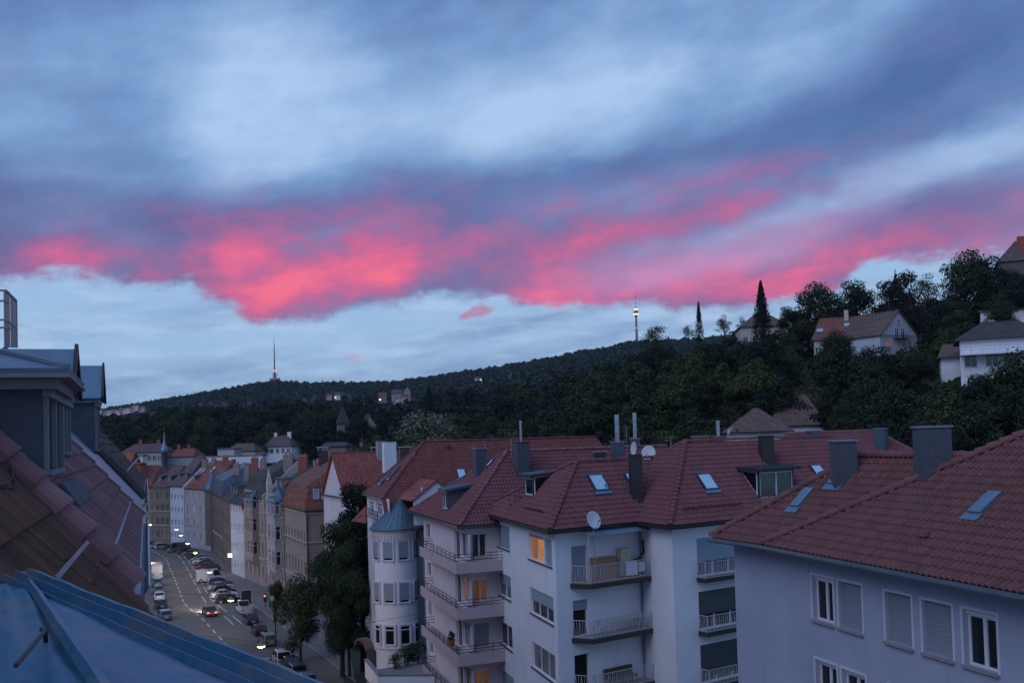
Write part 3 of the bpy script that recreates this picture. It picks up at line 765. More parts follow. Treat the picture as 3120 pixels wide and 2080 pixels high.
# ---- the trees one can tell apart on the skyline of the house hill
G_SK = 'trees along the skyline of the house hill'
tree_px('spruce', 1747, 653, 215, 19.5, 'tall pointed dark spruce rising above the hillside in front of a tiled roof', name='spruce_tree', wk=.85)
tree_px('column', 1604, 697, 250, 12., 'slim columnar conifer standing alone on the wooded crest', name='conifer_tree', wk=.85)
tree_px('airy', 1505, 744, 262, 11., 'broad airy tree with sky showing through, first on the crest beside the tower', wk=1.0)
tree_px('birch', 1662, 716, 255, 9.5, 'thin see-through birch on the crest between the column conifer and the spruce', name='birch_tree')
tree_px('birch', 1703, 722, 250, 8.5, 'small feathery tree close beside the tall spruce', name='birch_tree', wk=.9)
tree_px('birch', 1580, 742, 255, 6.5, 'low feathery tree beside the columnar conifer', name='birch_tree', wk=1.2)
tree_px('h0', 1808, 700, 225, 8., 'small round tree between the spruce and the large oaks', wk=.9)
tree_px('h1', 1882, 643, 232, 17.5, 'large broad green tree behind the red-roofed gable house', wk=1.12)
tree_px('h0', 1962, 636, 238, 17., 'rounded dark tree behind the chimneys of the gable house', wk=.86)
tree_px('copper', 2062, 622, 236, 17., 'dark copper beech with purple-black foliage above the white gable', name='copper_beech')
tree_px('birch', 2130, 618, 245, 14., 'loose pale birch group between copper beech and big crown', name='birch_tree', wk=1.25)
tree_px('h1', 2214, 568, 225, 20., 'tallest full-crowned tree on the hill, beside the house on top', wk=.98)
tree_px('h0', 2262, 580, 222, 18., 'dark full tree touching the tallest crown on its house side', wk=.8)
tree_px('h0', 2330, 640, 205, 12., 'dark tree in front of the manor on the hilltop', wk=1.1)
tree_px('h1', 2290, 672, 190, 10., 'round tree between the flat terrace and the hilltop house', wk=1.0)
tree_px('h0', 2170, 690, 200, 13., 'dark tree shading the slope above the small garage', wk=1.1)
tree_px('h1', 2345, 795, 128, 15., 'big leafy tree covering the end of the white villa', wk=1.05)
tree_px('h0', 2290, 880, 118, 12., 'broad tree on the slope below the white villa', wk=1.2)
tree_px('h1', 1925, 755, 180, 10., 'tree hiding the foot of the red-roofed gable house', wk=1.15)
tree_px('h0', 2010, 790, 172, 10., 'dark bushy tree in the garden below the white gable', wk=1.2)
tree_px('h0', 2105, 808, 165, 9., 'dark tree beside the garage of the white villa', wk=1.0)
tree_px('chestnut', 980, 946, 190, 12., 'pale flowering chestnut behind the red roofs', name='chestnut_tree', wk=1.12)
tree_px('spruce', 985, 888, 420, 17., 'dark conifer standing out of the wood before the far ridge', name='spruce_tree')
# ---- everything else on the slopes
HOUSES_KEEP = []    # (px0, px1, py0, py1, D): sight lines kept open to houses
def keep(px0, px1, py0, py1, D): HOUSES_KEEP.append((px0, px1, py0, py1, D))
keep(1862, 2110, 715, 792, 215); keep(2205, 2352, 742, 840, 160); keep(2110, 2215, 800, 842, 172); keep(2255, 2352, 690, 735, 205); keep(2290, 2352, 545, 640, 235); keep(1665, 1852, 908, 1005, 150)
keep(278, 440, 1015, 1060, 330); keep(440, 620, 1020, 1060, 330); keep(600, 675, 995, 1040, 360); keep(750, 775, 900, 912, 1500); keep(880, 955, 895, 935, 900); keep(770, 802, 940, 985, 420); keep(830, 870, 950, 990, 400)
keep(1070, 1245, 852, 876, 1700); keep(235, 335, 920, 945, 1500); keep(1752, 1815, 708, 745, 240); keep(1595, 1612, 700, 760, 250)
cand = []
rr = np.random.default_rng(5)
def scatter(n, pxr, dr, hr):
    for _ in range(n):
        D = math.sqrt(rr.uniform(dr[0] ** 2, dr[1] ** 2)); px = rr.uniform(*pxr); x = (px - 1176) / 2287 * D
        H = rr.uniform(*hr); z = ground(x, D); cand.append((x, D, z, H, px))
scatter(330, (180, 960), (352, 610), (12, 19)); scatter(150, (860, 1500), (175, 420), (10, 16)); scatter(170, (900, 1560), (300, 660), (12, 19)); scatter(420, (1430, 2480), (128, 262), (7, 13)); scatter(110, (1500, 2480), (105, 150), (6, 10)); scatter(24, (200, 860), (285, 350), (7, 11)); scatter(30, (430, 700), (300, 345), (6, 9))
picked = []
for x, y, z, H, px in sorted(cand, key=lambda c: c[1]):
    sep_ = 4.2 if y < 270 else 7.0
    if any((x - a) ** 2 + (y - c) ** 2 < sep_ ** 2 for a, c, *_ in picked): continue
    ptop = proj((x, y, z + H)); pbot = proj((x, y, z + H * .1)); hw = H * .42 * 2287 / y
    bad = False
    for k0, k1, r0_, r1_, D in HOUSES_KEEP:
        if y < D + 6 and ptop[0] + hw > k0 and ptop[0] - hw < k1 and ptop[1] < r1_ and pbot[1] > r0_: bad = True
    # keep the silhouettes of the crest as they are
    lim = np.interp(px, [180, 600, 900, 1000, 1200, 1420, 1470, 1550, 1700, 1800, 1850, 2000, 2200, 2300, 2480], [912, 890, 892, 880, 862, 822, 795, 772, 745, 735, 700, 690, 650, 640, 640])
    if ptop[1] < lim: bad = True
    if y < 300 and -14 < (x - np.interp(y, [p[1] for p in CL], [p[0] for p in CL])) < 26: bad = True
    if bad: continue
    picked.append((x, y, z, H, px))
rank = sorted(picked, key=lambda c: -c[3] / c[1]); single = rank[:285]; rest = rank[285:]
for x, y, z, H, px in single:
    k = rr.integers(0, 6); near = y < 280
    adj = ('mid-green loosely domed', 'very dark close-crowned', 'fresh light green', 'mid-green wide-crowned', 'dark broad-crowned', 'mid-green slender')[k] + (' tall' if H > 13.5 else ' low' if H < 9.5 else '')
    if px < 1050: lab, g = adj + (' tree at the near edge of the wooded park' if y < 470 else ' tree deep in the wooded park'), 'trees of the wooded park'
    elif px < 1500: lab, g = adj + (' tree directly behind the long red roof' if y < 330 else ' tree high in the wood behind the long red roof'), 'trees of the wood behind the red roofs'
    else: lab, g = adj + (' tree at the foot of the steep garden slope' if y < 165 else ' tree halfway up the steep garden slope' if y < 212 else ' tree at the top of the steep garden slope'), 'trees on the garden slope'
    tree(f'b{k}', (x, y, z - .4), H, lab, g, rr.uniform(.85, 1.15))
def blobs(name, spots, material, nq, leaf, seed, label=None):
    rng = np.random.default_rng(seed); Q = []
    for x, y, z, H, W in spots:
        q, _ = crown_quads(H, W, nq, leaf, rng, lobes=7, low=.05); Q.append(q + np.array([x, y, z]))
    me = add_quads(name, np.concatenate(Q), material); o = bpy.data.objects.new(name, me); COL.objects.link(o); o['kind'] = 'stuff'
    o['label'] = label; o['category'] = 'woodland'; return o
print('trees', len(picked), len(rest))
if rest: blobs('woodland', [(x, y, z, H, H * .85) for x, y, z, H, px in rest], 'leaf_dark', 500, 1.3, 3, 'dense mass of dark trees filling the park behind the street')
# far ridge forest
fs = []; rr2 = np.random.default_rng(9)
for _ in range(5200):
    D = rr2.choice([rr2.uniform(2050, 2850), rr2.uniform(1000, 2100)], p=[.62, .38]); px = rr2.uniform(150, 1700); x = (px - 1176) / 2287 * D
    H = rr2.uniform(14, 24); fs.append((x, D, ground(x, D) - 4, H, H * rr2.uniform(.8, 1.2)))
blobs('forest', fs, 'leaf_far', 46, 7.0, 4, 'distant forest covering the long ridge under the two towers')
b2 = []
for _ in range(600):
    D = rr2.uniform(620, 1000); px = rr2.uniform(150, 1750); x = (px - 1176) / 2287 * D; b2.append((x, D, ground(x, D) - 2, rr2.uniform(12, 17), rr2.uniform(11, 16)))
blobs('woodland', b2, 'leaf_far', 160, 2.6, 6, 'tree mass in the hollow between the park wood and the ridge')

# bushes and long grass covering the slope below the houses
rg = np.random.default_rng(31); n = 60000; D_ = np.sqrt(rg.uniform(100 ** 2, 270 ** 2, n)); px_ = rg.uniform(1380, 2560, n); X_ = (px_ - 1176) / 2287 * D_
nx_ = np.sin(X_ * .21 + D_ * .13) + np.sin(X_ * .09 - D_ * .17) + np.sin(X_ * .5 + D_ * .41) * .5
Zg = np.array([ground(a, c) for a, c in zip(X_, D_)]); hh = np.clip(nx_ + .7, 0.05, 2.2) * rg.uniform(.2, 1.15, n)
pos = np.stack([X_, D_, Zg + hh], 1); nr = rg.normal(size=(n, 3)) + np.array([0, 0, .8]); nr /= np.linalg.norm(nr, axis=1)[:, None]
me = add_quads('undergrowth', leaf_quads(pos, nr, .75, rg), 'leaf_mid'); o = bpy.data.objects.new('undergrowth', me); COL.objects.link(o); o['kind'] = 'stuff'; o['label'] = 'dense bushes and tall grass covering the garden slope'; o['category'] = 'undergrowth'

# ------------------------------------------------------------------ generic house
plaster('wall_sunset_lit', (.78, .36, .34), stain=.1)  # pink sunset light on far house walls, put into the base colour

def grow(q, d):
    c = sum(q) / 4; return [p + unit(p - c) * d for p in q]
def house(name, label, cat, quad, zb, ze, rh, roof='hip', axis=0, inset=.25, over=.5, wallm='wall_white', roofm='roof_red', wins=None, lit_at=(), litm='lit_amber', ww=1.1, wh=1.5, first=1.0, storey=3., frame='frame_white', glass='pane_glass',
          chim=(), sill='sill_stone', shutter=(), group=None, cornice=None, eave_trim='fascia_dark', fine=False, split=0., mans=(2.6, .8), wallz=None, sash=2):
    q = [V(p[0], p[1]) for p in quad]; c = sum(q) / 4; base = (c[0], c[1], zb)
    t = thing(name, label, cat, base, group); b = MB(); rows_all = []
    for i in range(4):
        fr = Fr(q[i], q[(i + 1) % 4]); holes = []; spec = (wins or {}).get(i)
        if spec:
            rows, cols = spec[:2]; w_, h_ = (spec[2], spec[3]) if len(spec) > 2 else (ww, wh)
            for r_ in range(rows):
                for k in range(cols):
                    a = fr.L * (k + .5) / cols - w_ / 2; z = zb + first + r_ * storey
                    if z + h_ > ze - .15: continue
                    holes.append((a, a + w_, z, z + h_)); rows_all.append((fr, a, z, w_, h_, (i, r_, k)))
        wall(b, fr, 0, fr.L, zb - 2.5, ze, holes)
    R_ = []
    qo = grow(q, over)
    z0 = ze - .05
    ax = lambda s_: (s_[3] + s_[0]) / 2
    if axis == 1: qq = qo[1:] + qo[:1]; qw = q[1:] + q[:1]
    else: qq, qw = qo, q
    def facets(qq, z0, z1, k):
        mA, mB = (qq[3] + qq[0]) / 2, (qq[1] + qq[2]) / 2; rA, rB = mA + (mB - mA) * k, mB + (mA - mB) * k
        g = [V(*p, z0) for p in qq]; rA, rB = V(*rA, z1), V(*rB, z1)
        out = [[g[0], g[1], rB, rA], [g[2], g[3], rA, rB]]
        if k > 0: out += [[g[1], g[2], rB], [g[3], g[0], rA]]
        return out, (rA, rB)
    rd = None
    if roof in ('hip', 'gable'):
        k = inset if roof == 'hip' else 0.
        fs_, rd = facets(qq, z0, ze + rh, k)
        if roof == 'gable':
            for (p, p2) in ((qw[3], qw[0]), (qw[1], qw[2])):
                mp_ = (p + p2) / 2; slope = rh / (np.linalg.norm(qq[3] - qq[0]) / 2); zt = ze + rh - .14
                b.poly(V(*p, ze), V(*p2, ze), V(*(mp_), zt))
    elif roof == 'mansard':
        mh, mi = mans; top = grow(qo, -mi * 1.4); fs_ = [[V(*qo[i], z0), V(*qo[(i + 1) % 4], z0), V(*top[(i + 1) % 4], ze + mh), V(*top[i], ze + mh)] for i in range(4)]
        tq = top[1:] + top[:1] if axis == 1 else top
        f2, rd = facets(tq, ze + mh, ze + rh, inset); fs_ += f2
    elif roof == 'flat':
        fs_ = [[V(*p, ze + .12) for p in qo]]
    b.build('wall', wallm, t)
    b = MB()
    for f_ in fs_: b.slab(f_, .14)
    ro = b.build('roof', roofm, t)
    if roof != 'flat' and rd is not None:
        b = MB(); b.tube([rd[0], rd[1]], .11, 6); b.build('ridge_cap', roofm, ro)
    b = MB()
    for i in range(4): b.beam(V(*qo[i], z0 - .1), V(*qo[(i + 1) % 4], z0 - .1), .13, .16)
    b.build('gutter', eave_trim, t)
    if cornice:
        b = MB()
        for zc in cornice:
            for i in range(4): fr = Fr(q[i], q[(i + 1) % 4]); b.fbox(fr, -.02, fr.L + .02, zc, zc + .22, .003, .14)
        b.build('string_course', 'stone_trim', t)
    for fr, a, z, w_, h_, key in rows_all:
        window(t, fr, a, z, w_, h_, sash=sash, glass=litm if key in lit_at else glass, frame=frame, sill=sill, fine=fine, shutter=dict(shutter).get(key, 0.), split=split)
    for (f, g, w_, d_, h_, *mm) in chim:          # along ridge 0..1, across -1..1
        p0 = (qw[3] + qw[0]) / 2 + ((qw[1] + qw[2]) / 2 - (qw[3] + qw[0]) / 2) * f + (qw[0] - qw[3]) / 2 * g
        zc = ze + rh * (1 - abs(g)) if roof != 'flat' else ze
        u_ = unit(qw[1] - qw[0]); chimney(ro, (p0[0], p0[1], zc), w_, d_, h_, math.atan2(u_[1], u_[0]), mm[0] if mm else 'brick_red')
    return t
def rect(c, L, W, ang):
    u_ = V(math.cos(ang), math.sin(ang)); v_ = V(-u_[1], u_[0]); c = V(c[0], c[1]); return [c - u_ * L / 2 - v_ * W / 2, c + u_ * L / 2 - v_ * W / 2, c + u_ * L / 2 + v_ * W / 2, c - u_ * L / 2 + v_ * W / 2]
def rect_px(k, x0, x1, y, D, W, ang=0.):
    p, q = atD(k, x0, y, D), atD(k, x1, y, D); c = (p + q) / 2; L = np.linalg.norm((q - p)[:2]) / max(.3, math.cos(ang)); return rect((c[0] - math.sin(ang) * W / 2, c[1] + math.cos(ang) * W / 2), L, W, ang)

# ------------------------------------------------------------------ the two towers on the ridge
top = atD('N', 1935.2, 881, 3250); zb = top[2] - 217
t = thing('television_tower', 'slender concrete television tower with lit pod and red lights on the ridge', 'tower', (top[0], top[1], zb))
c = (top[0], top[1], zb)
MB().lathe(c, [(6.2, 0), (5.2, 20), (4.0, 70), (3.2, 128)], 14).build('shaft', 'concrete', t, smooth=True)
pod = MB().lathe(c, [(3.2, 126), (5.5, 129), (7.3, 131.5), (7.5, 137), (7.3, 137.2), (7.6, 137.4), (7.8, 144), (7.3, 147), (4.2, 147.5), (4.0, 152), (1.6, 153)], 18).build('pod', 'wall_grey', t, smooth=True)
MB().lathe(c, [(7.58, 132.6), (7.75, 136.4)], 18).build('lit_windows', 'house_glow', pod)
b = MB()
for k in range(6): an = k * math.pi / 3 + .3; b.lathe((c[0] + 4.6 * math.cos(an), c[1] + 4.6 * math.sin(an), zb + 149.6), [(0, 0), (1.1, .4), (1.1, 2.2), (0, 2.6)], 6)
b.build('platform_light', 'lamp_glow', pod)
for k in range(8):
    z0 = 153 + k * 8; MB().lathe(c, [(1.25 - k * .11, z0), (1.15 - k * .11, z0 + 7.9)], 8).build('mast_segment', 'brick_red' if k % 2 == 0 else 'wall_white', t)
for hgt in (33, 89):
    for k in range(3): an = k * 2 * math.pi / 3 - 1.57; r_ = 5.0 if hgt < 50 else 4.0; MB().lathe((c[0] + r_ * math.cos(an), c[1] + r_ * math.sin(an), zb + hgt), [(0, 0), (.9, .5), (.9, 1.6), (0, 2.)], 6).build('warning_light', 'red_glow', t)
top = atD('N', 834.6, 1028, 2300); zb = top[2] - 192
t = thing('radio_tower', 'radio relay tower with stacked round platforms and long thin mast on the ridge', 'tower', (top[0], top[1], zb)); c = (top[0], top[1], zb)
MB().lathe(c, [(4.2, 0), (3.4, 60), (2.8, 104), (1.7, 112)], 12).build('shaft', 'wall_brown', t, smooth=True)
MB().lathe(c, [(4, 90), (10.5, 92.5), (12.6, 94.5), (12.6, 97.5), (3, 97.8)], 20).build('platform', 'wall_sunset_lit', t)
for z0, r_ in ((101.5, 7.2), (106.5, 7.4)): MB().lathe(c, [(3, z0 - .5), (r_, z0), (r_, z0 + .9), (3, z0 + 1)], 16).build('platform', 'wall_brown', t)
MB().lathe(c, [(1.5, 112), (1.3, 140), (1.0, 165), (.8, 178)], 8).build('mast', 'iron_dark', t); MB().lathe(c, [(.45, 178), (.4, 192)], 6).build('antenna', 'iron_dark', t)
for k in range(3): an = k * 2 * math.pi / 3 + .4; MB().lathe((c[0] + 2.2 * math.cos(an), c[1] + 2.2 * math.sin(an), zb + 114), [(0, 0), (.9, .5), (.9, 1.6), (0, 2.)], 6).build('warning_light', 'red_glow', t)

# ------------------------------------------------------------------ small houses on the far slopes
G = 'small houses scattered on the far slope'
def far_house(k, x, y, D, w0, label, wallm='wall_white', roofm='roof_brown', roof='gable', axis=0, ang=.2, glow=0, h=5.5, rh=4.):
    w = w0 * .72; p = atD(k, x, y, D); q = rect((p[0], p[1]), w, w * .8, ang)
    t = house('hill_house', label, 'house', q, p[2] - h, p[2], rh, roof, axis, .25, .4, wallm, roofm, {0: (2, 3, 1.6, 1.6)}, storey=2.6, first=.6, lit_at=[(0, 0, 0), (0, 1, 2)][:glow], litm='house_glow', group=G)
far_house('h2', 135, 692, 1700, 15, 'pale house with lamplight low on the ridge slope, alone among trees', glow=2); far_house('h2', 400, 664, 1700, 20, 'broad pale house with glowing windows on the ridge slope', glow=2, h=7); far_house('h2', 495, 656, 1700, 15, 'pale gable house beside the broad glowing house', glow=1)
far_house('h2', 556, 652, 1700, 15, 'pale house with one bright window, last of the ridge row', glow=2); far_house('h3', 1503, 435, 1500, 11, 'salmon house glowing pink in the far trees', 'wall_sunset_lit', 'roof_brick', glow=0, h=5, rh=1.8); far_house('h3', 1556, 432, 1500, 12, 'grey-white house next to the salmon house', glow=1)
far_house('h3', 2001, 448, 900, 9., 'salmon block glowing pink above the white gable', 'wall_sunset_lit', 'roof_brick', 'hip', h=7, rh=2.); far_house('h3', 1946, 484, 880, 8.5, 'white gable house below the pink block', 'wall_white', axis=1, ang=.3)
far_house('h3', 1945, 425, 1000, 14, 'grey house with dark roof above the white gable', 'wall_grey', 'roof_plum'); far_house('h3', 2010, 406, 1050, 9, 'small tall house at the wood edge above the pink block', 'wall_grey', 'roof_plum', axis=1, h=8)
far_house('h3', 1850, 440, 1100, 12, 'dim house with one lamp left of the grey house roofs', 'wall_brown', 'roof_brick', glow=1); far_house('h3', 1720, 470, 1000, 8, 'tiny white house front between dark trees', 'wall_white', axis=1)
far_house('h3', 1128, 548, 560, 14, 'dark roof almost sunk in the park trees', 'wall_grey', 'roof_plum', 'hip', h=3, rh=2); far_house('z1', 2150, 1030, 700, 9, 'flat pale roof edge showing among park trees', 'wall_grey', 'roof_plum', 'flat', h=2, rh=.1)
rr3 = np.random.default_rng(2)
for i in range(15):
    x = 800 + i * 24 + rr3.uniform(-8, 8); y = 1025 - (i * 24) * .11 + rr3.uniform(-10, 12)
    p = atD('z1', x, y, 1500); w = rr3.uniform(5, 9)
    house('hill_house', 'pale house in the distant settlement at the foot of the ridge', 'house', rect((p[0], p[1]), w, w * .7, rr3.uniform(-.5, .5)), p[2] - 4.5, p[2], 2.2, ('gable', 'hip')[i % 2], i % 2, .25, .4, ('wall_white', 'wall_grey', 'wall_sunset_lit')[i % 3], 'roof_brown', {0: (2, 3, 1.5, 1.5)}, storey=2.6, first=.8, group='distant settlement')

# ------------------------------------------------------------------ houses at the end of the street and in the park
def town(k, x0, x1, ye, yb, D, label, yr=None, W=11., ang=0., name='town_house', cat='house', **kw):
    q = rect_px(k, x0, x1, ye, D, W, ang); zeave = zat(k, (x0 + x1) / 2, ye, D); zbase = zat(k, (x0 + x1) / 2, yb, D)
    rh = zat(k, (x0 + x1) / 2, yr, D + W / 2) - zeave if yr is not None else 3.
    return house(name, label, cat, q, zbase, zeave, rh, **kw)
town('h3', 150, 412, 805, 880, 330, 'long ochre house with plum hipped roof and small dormer row', yr=752, W=13, wallm='wall_cream', roofm='roof_plum', wins={0: (2, 8)}, inset=.16, storey=3.2, chim=((.3, 0, 1., .8, 1.4), (.75, 0, 1., .8, 1.2)))
town('h3', 60, 200, 885, 960, 250, 'house showing an orange tiled roof just above the slate roofs', yr=805, W=10, wallm='brick_red', roofm='roof_orange', roof='gable', ang=.1, wins={0: (1, 3)})
town('h3', 205, 272, 882, 985, 205, 'narrow red brick firewall standing over the near roofs', yr=875, W=3.5, wallm='brick_red', roofm='roof_brick', roof='gable', inset=.1, over=.15)
town('h3', 198, 286, 826, 872, 300, 'small white bay with a row of windows under a flat roof', W=4, roof='flat', wallm='wall_white', roofm='zinc', wins={0: (1, 5, .8, 1.6)}, first=.6, over=.3)
town('h3', 448, 622, 832, 872, 335, 'house with broad red hipped roof and two chimneys beside the spire', yr=782, W=12, wallm='wall_grey', roofm='roof_red', inset=.2, wins={0: (1, 6)}, chim=((.25, .1, 1., .8, 1.6), (.6, 0, .9, .8, 1.2)))
p = atD('h3', 430, 812, 325); t = thing('turret_spire', 'pale blue copper onion spire with thin needle beside the red roof', 'spire', p)
MB().lathe(p, [(1.0, -7), (1.0, 0), (1.3, .1), (1.15, 1.2), (.75, 2.3), (.42, 3.2), (.32, 4.4), (.2, 5.6), (.08, 7)], 12).build('onion_roof', 'zinc', t, smooth=True)
MB().lathe(p, [(.08, 7), (.05, 10)], 6).build('needle', 'iron_dark', t); MB().lathe(p, [(0, 7.9), (.22, 8.1), (0, 8.3)], 6).build('ball', 'zinc', t)
town('h3', 775, 884, 783, 830, 330, 'white cube of a modern terrace house with flat roof', W=9, roof='flat', wallm='wall_cream', roofm='zinc', over=.2, wins={0: (1, 2, .7, .8)}, first=2.)
town('h3', 662, 1066, 830, 885, 325, 'long low white terrace range with flat roof in front of the cube', W=6, roof='flat', wallm='wall_white', roofm='concrete', over=.2, wins={0: (1, 9, 1.2, 1.4)}, first=1.2)
town('h3', 830, 1020, 797, 840, 345, 'house with low brown hipped roof behind the white cube', yr=750, W=12, wallm='wall_cream', roofm='roof_brown', inset=.22, wins={0: (1, 5)})
town('h3', 1075, 1255, 768, 830, 365, 'white villa with plum roof and one orange lit window', yr=700, W=13, wallm='wall_white', roofm='roof_plum', inset=.25, wins={0: (2, 5, 1.3, 1.6)}, lit_at=[(0, 1, 1)], litm='lit_orange', storey=3.2, chim=((.3, 0, 1., .8, 1.2, 'wall_white'), (.8, 0, 1.4, .8, 1.4, 'wall_white')))
town('h3', 1450, 1612, 765, 800, 250, 'dark flat-pitched roof behind the red gable with metal flue hood', yr=742, W=9, wallm='wall_brown', roofm='roof_dark', inset=.1)
p = atD('h3', 1592, 614, 420); q = rect((p[0], p[1]), 4.6, 4.6, .3)
t = house('tower_house', 'dark pointed tower roof of a villa rising from the park trees', 'house', q, p[2] - 9, p[2] - .4, 7.6, 'hip', 0, .48, .6, 'wall_brown', 'roof_dark', {0: (2, 2, 1., 1.5), 3: (2, 2, 1., 1.5)})
p2_ = atD('h3', 1592, 517, 420); MB().tube([(p[0], p[1], p2_[2] - 3.), (p[0], p[1], p2_[2] + 1.)], .09, 5, True, .03).build('finial', 'iron_dark', t)
p = atD('h3', 1755, 632, 400); house('gable_villa', 'cream villa with steep gable half hidden by park trees', 'house', rect((p[0], p[1]), 6, 9, .25), p[2] - 6, p[2] - .5, 5., 'gable', 1, .2, .4, 'wall_sand', 'roof_dark', {0: (2, 2, 1., 1.6), 3: (2, 2, 1., 1.6)}, storey=2.8, chim=((.3, .2, .8, .8, 1.2),))
for x, y, D_, H, lab in ((812, 968, 385, 12, 'leafy tree hiding the foot of the pointed tower roof'), (858, 978, 380, 12, 'leafy tree hiding the foot of the cream villa'), (836, 958, 390, 12, 'slender tree between tower roof and cream villa'), (780, 985, 380, 10, 'low tree beside the pointed tower roof')): tree_px('b1', x, y, D_, H, lab)

# ------------------------------------------------------------------ houses on the hill to the side
# red-roofed house with white gable
D = 206; g0 = atD('h1', 1078, 760, D); u_ = unit(V(.88, .47)); g1 = g0[:2] + u_ * 11.2; back = V(-u_[1], u_[0])
zE, zA, zB = zat('h1', 1110, 715, D), zat('h1', 1240, 548, D + 3), zat('h1', 1200, 800, D + 2)
quad = [g0[:2], g1, g1 + back * 13, g0[:2] + back * 13]
t = house('gable_house', 'white gabled house with red-brown roof and tall windows high on the green hill', 'house', quad, zB, zE, zA - zE, 'gable', 1, 0, .5, 'wall_paleblue', 'roof_brown', {0: (2, 3, 1.1, 1.7), 3: (1, 3, 1.3, 1.6)}, lit_at=[(0, 1, 1), (0, 0, 0)], litm='lit_pink', first=1.0, storey=3.1, chim=((.3, .3, 1., .8, 1.6, 'brick_yellow'), (.7, .35, 1., .8, 1.5, 'brick_yellow')))
D = 212
fg = Fr(quad[0], quad[1])
for a_, w_, z_, h_, gl in ((.40, 1.0, -.6, 2.1, 'pane_glass'), (.56, 1.0, -.6, 2.1, 'pane_glass'), (.47, .8, 2.2, 1.2, 'pane_glass'), (.18, 1.4, -2.4, 1.6, 'lit_pink'), (.72, 1.2, -2.4, 1.7, 'pane_glass')): window(t, fg, fg.L * a_, zE + z_, w_, h_, rev=-.04, sash=2, glass=gl, fine=False)
b = MB(); b.fbox(fg, fg.L * .36, fg.L * .68, zE - .8, zE - .66, .05, 1.); bs = b.build('balcony_slab', 'fascia_dark', t); railing(bs, [fg.pt(fg.L * .36, zE - .66, .1), fg.pt(fg.L * .36, zE - .66, .95), fg.pt(fg.L * .68, zE - .66, .95), fg.pt(fg.L * .68, zE - .66, .1)], .95, False, 'iron_dark', step=.1)
w0, w1 = atD('h1', 625, 745, D + 6), atD('h1', 985, 735, D + 2); ang = math.atan2(w1[1] - w0[1], w1[0] - w0[0]); Lw = np.linalg.norm((w1 - w0)[:2]); cc = (w0 + w1) / 2
t = house('long_house', 'long low house with sweeping red roof and small skylights joined to the white gable', 'house', rect((cc[0] - math.sin(ang) * 5, cc[1] + math.cos(ang) * 5), Lw, 10, ang), cc[2] - 4.5, cc[2], zat('h1', 800, 600, D + 9) - cc[2], 'hip', 0, .12, .6, 'wall_cream', 'roof_brick', {0: (1, 6, 1.3, 1.6)}, first=1.2, chim=((.62, .1, .9, .8, 2.0, 'wall_cream'),))
fa = None
for x, y in ((668, 688), (855, 650), (908, 640)):
    pl = [w0 + ZZ * 0, w1 + ZZ * 0, atD('h1', 800, 600, D + 9)]; o_, n_ = plane_of(pl); pc = atPl('h1', x, y, o_ + n_ * .25, n_); skylight(t, pl, pc, w1 - w0, 1.5, 1.2)
# white villa with terrace
D = 155; q = rect_px('h1', 1668, 2150, 735, D, 10, -.42); zE, zB = zat('h1', 1800, 738, D), zat('h1', 1800, 950, D)
t = house('villa', 'white two-storey villa with flat-pitched dark roof and long terrace on the hillside', 'house', q, zB, zE, zat('h1', 1850, 630, D + 5) - zE, 'hip', 0, .3, 1.1, 'wall_white', 'roof_dark', {0: (2, 4, 1.8, 2.0)}, first=.5, storey=3.1)
fr = Fr(q[0], q[1]); zt = zat('h1', 1800, 838, D); b = MB(); b.fbox(fr, 0, fr.L, zt - .3, zt, .01, 2.4); tr = b.build('terrace', 'wall_white', t)
railing(tr, [fr.pt(0, zt, 2.35), fr.pt(fr.L, zt, 2.35)], .95, False, 'rail_grey', step=.2, rails=(.5, 1.))
q = rect_px('h1', 1505, 1640, 868, 168, 6, -.36); zE = zat('h1', 1560, 866, 168); house('garage', 'small white garage with low brown hipped roof beside the villa', 'garage', q, zat('h1', 1560, 950, 168), zE, zat('h1', 1480, 785, 171) - zE, 'hip', 0, .2, .9, 'wall_white', 'roof_brown', {0: (1, 1, 2.2, 2.)}, first=.1)
# flat terrace with pergola edge
q = rect_px('h1', 1800, 2140, 600, 205, 9, -.42); zE = zat('h1', 1900, 545, 205); t = house('terrace_building', 'flat-roofed white building with deep shadowed terrace opening under the hilltop', 'building', q, zat('h1', 1900, 625, 205), zE, .3, 'flat', 0, 0, .5, 'wall_white', 'concrete', {0: (1, 2, 8.2, 2.4)}, first=.9, storey=4, sash=4)
# hilltop manor at the frame edge
q = rect_px('h1', 1930, 2300, 300, 235, 12, -.4); zE = zat('h1', 1900, 205, 235)
t = house('hilltop_manor', 'dark hilltop manor with steep roof and tall chimney above the trees', 'house', q, zat('h1', 1900, 330, 235), zE, zat('h1', 2061, 70, 240) - zE, 'hip', 0, .3, .6, 'wall_darkbrick', 'roof_plum', {0: (1, 6, 1.2, 1.8)}, first=3.6)
for x_, y_, lab_ in ((2318, 612, 'dark tree against the wall of the hilltop manor'), (2350, 622, 'dense tree at the corner of the hilltop manor')): tree_px('h0', x_, y_, 222, 13, lab_)
p = atD('h1', 2040, 90, 238); chimney(t, (p[0], p[1], p[2]), 1.4, 1.1, zat('h1', 2040, 50, 238) - p[2], 0., 'brick_red', below=7)
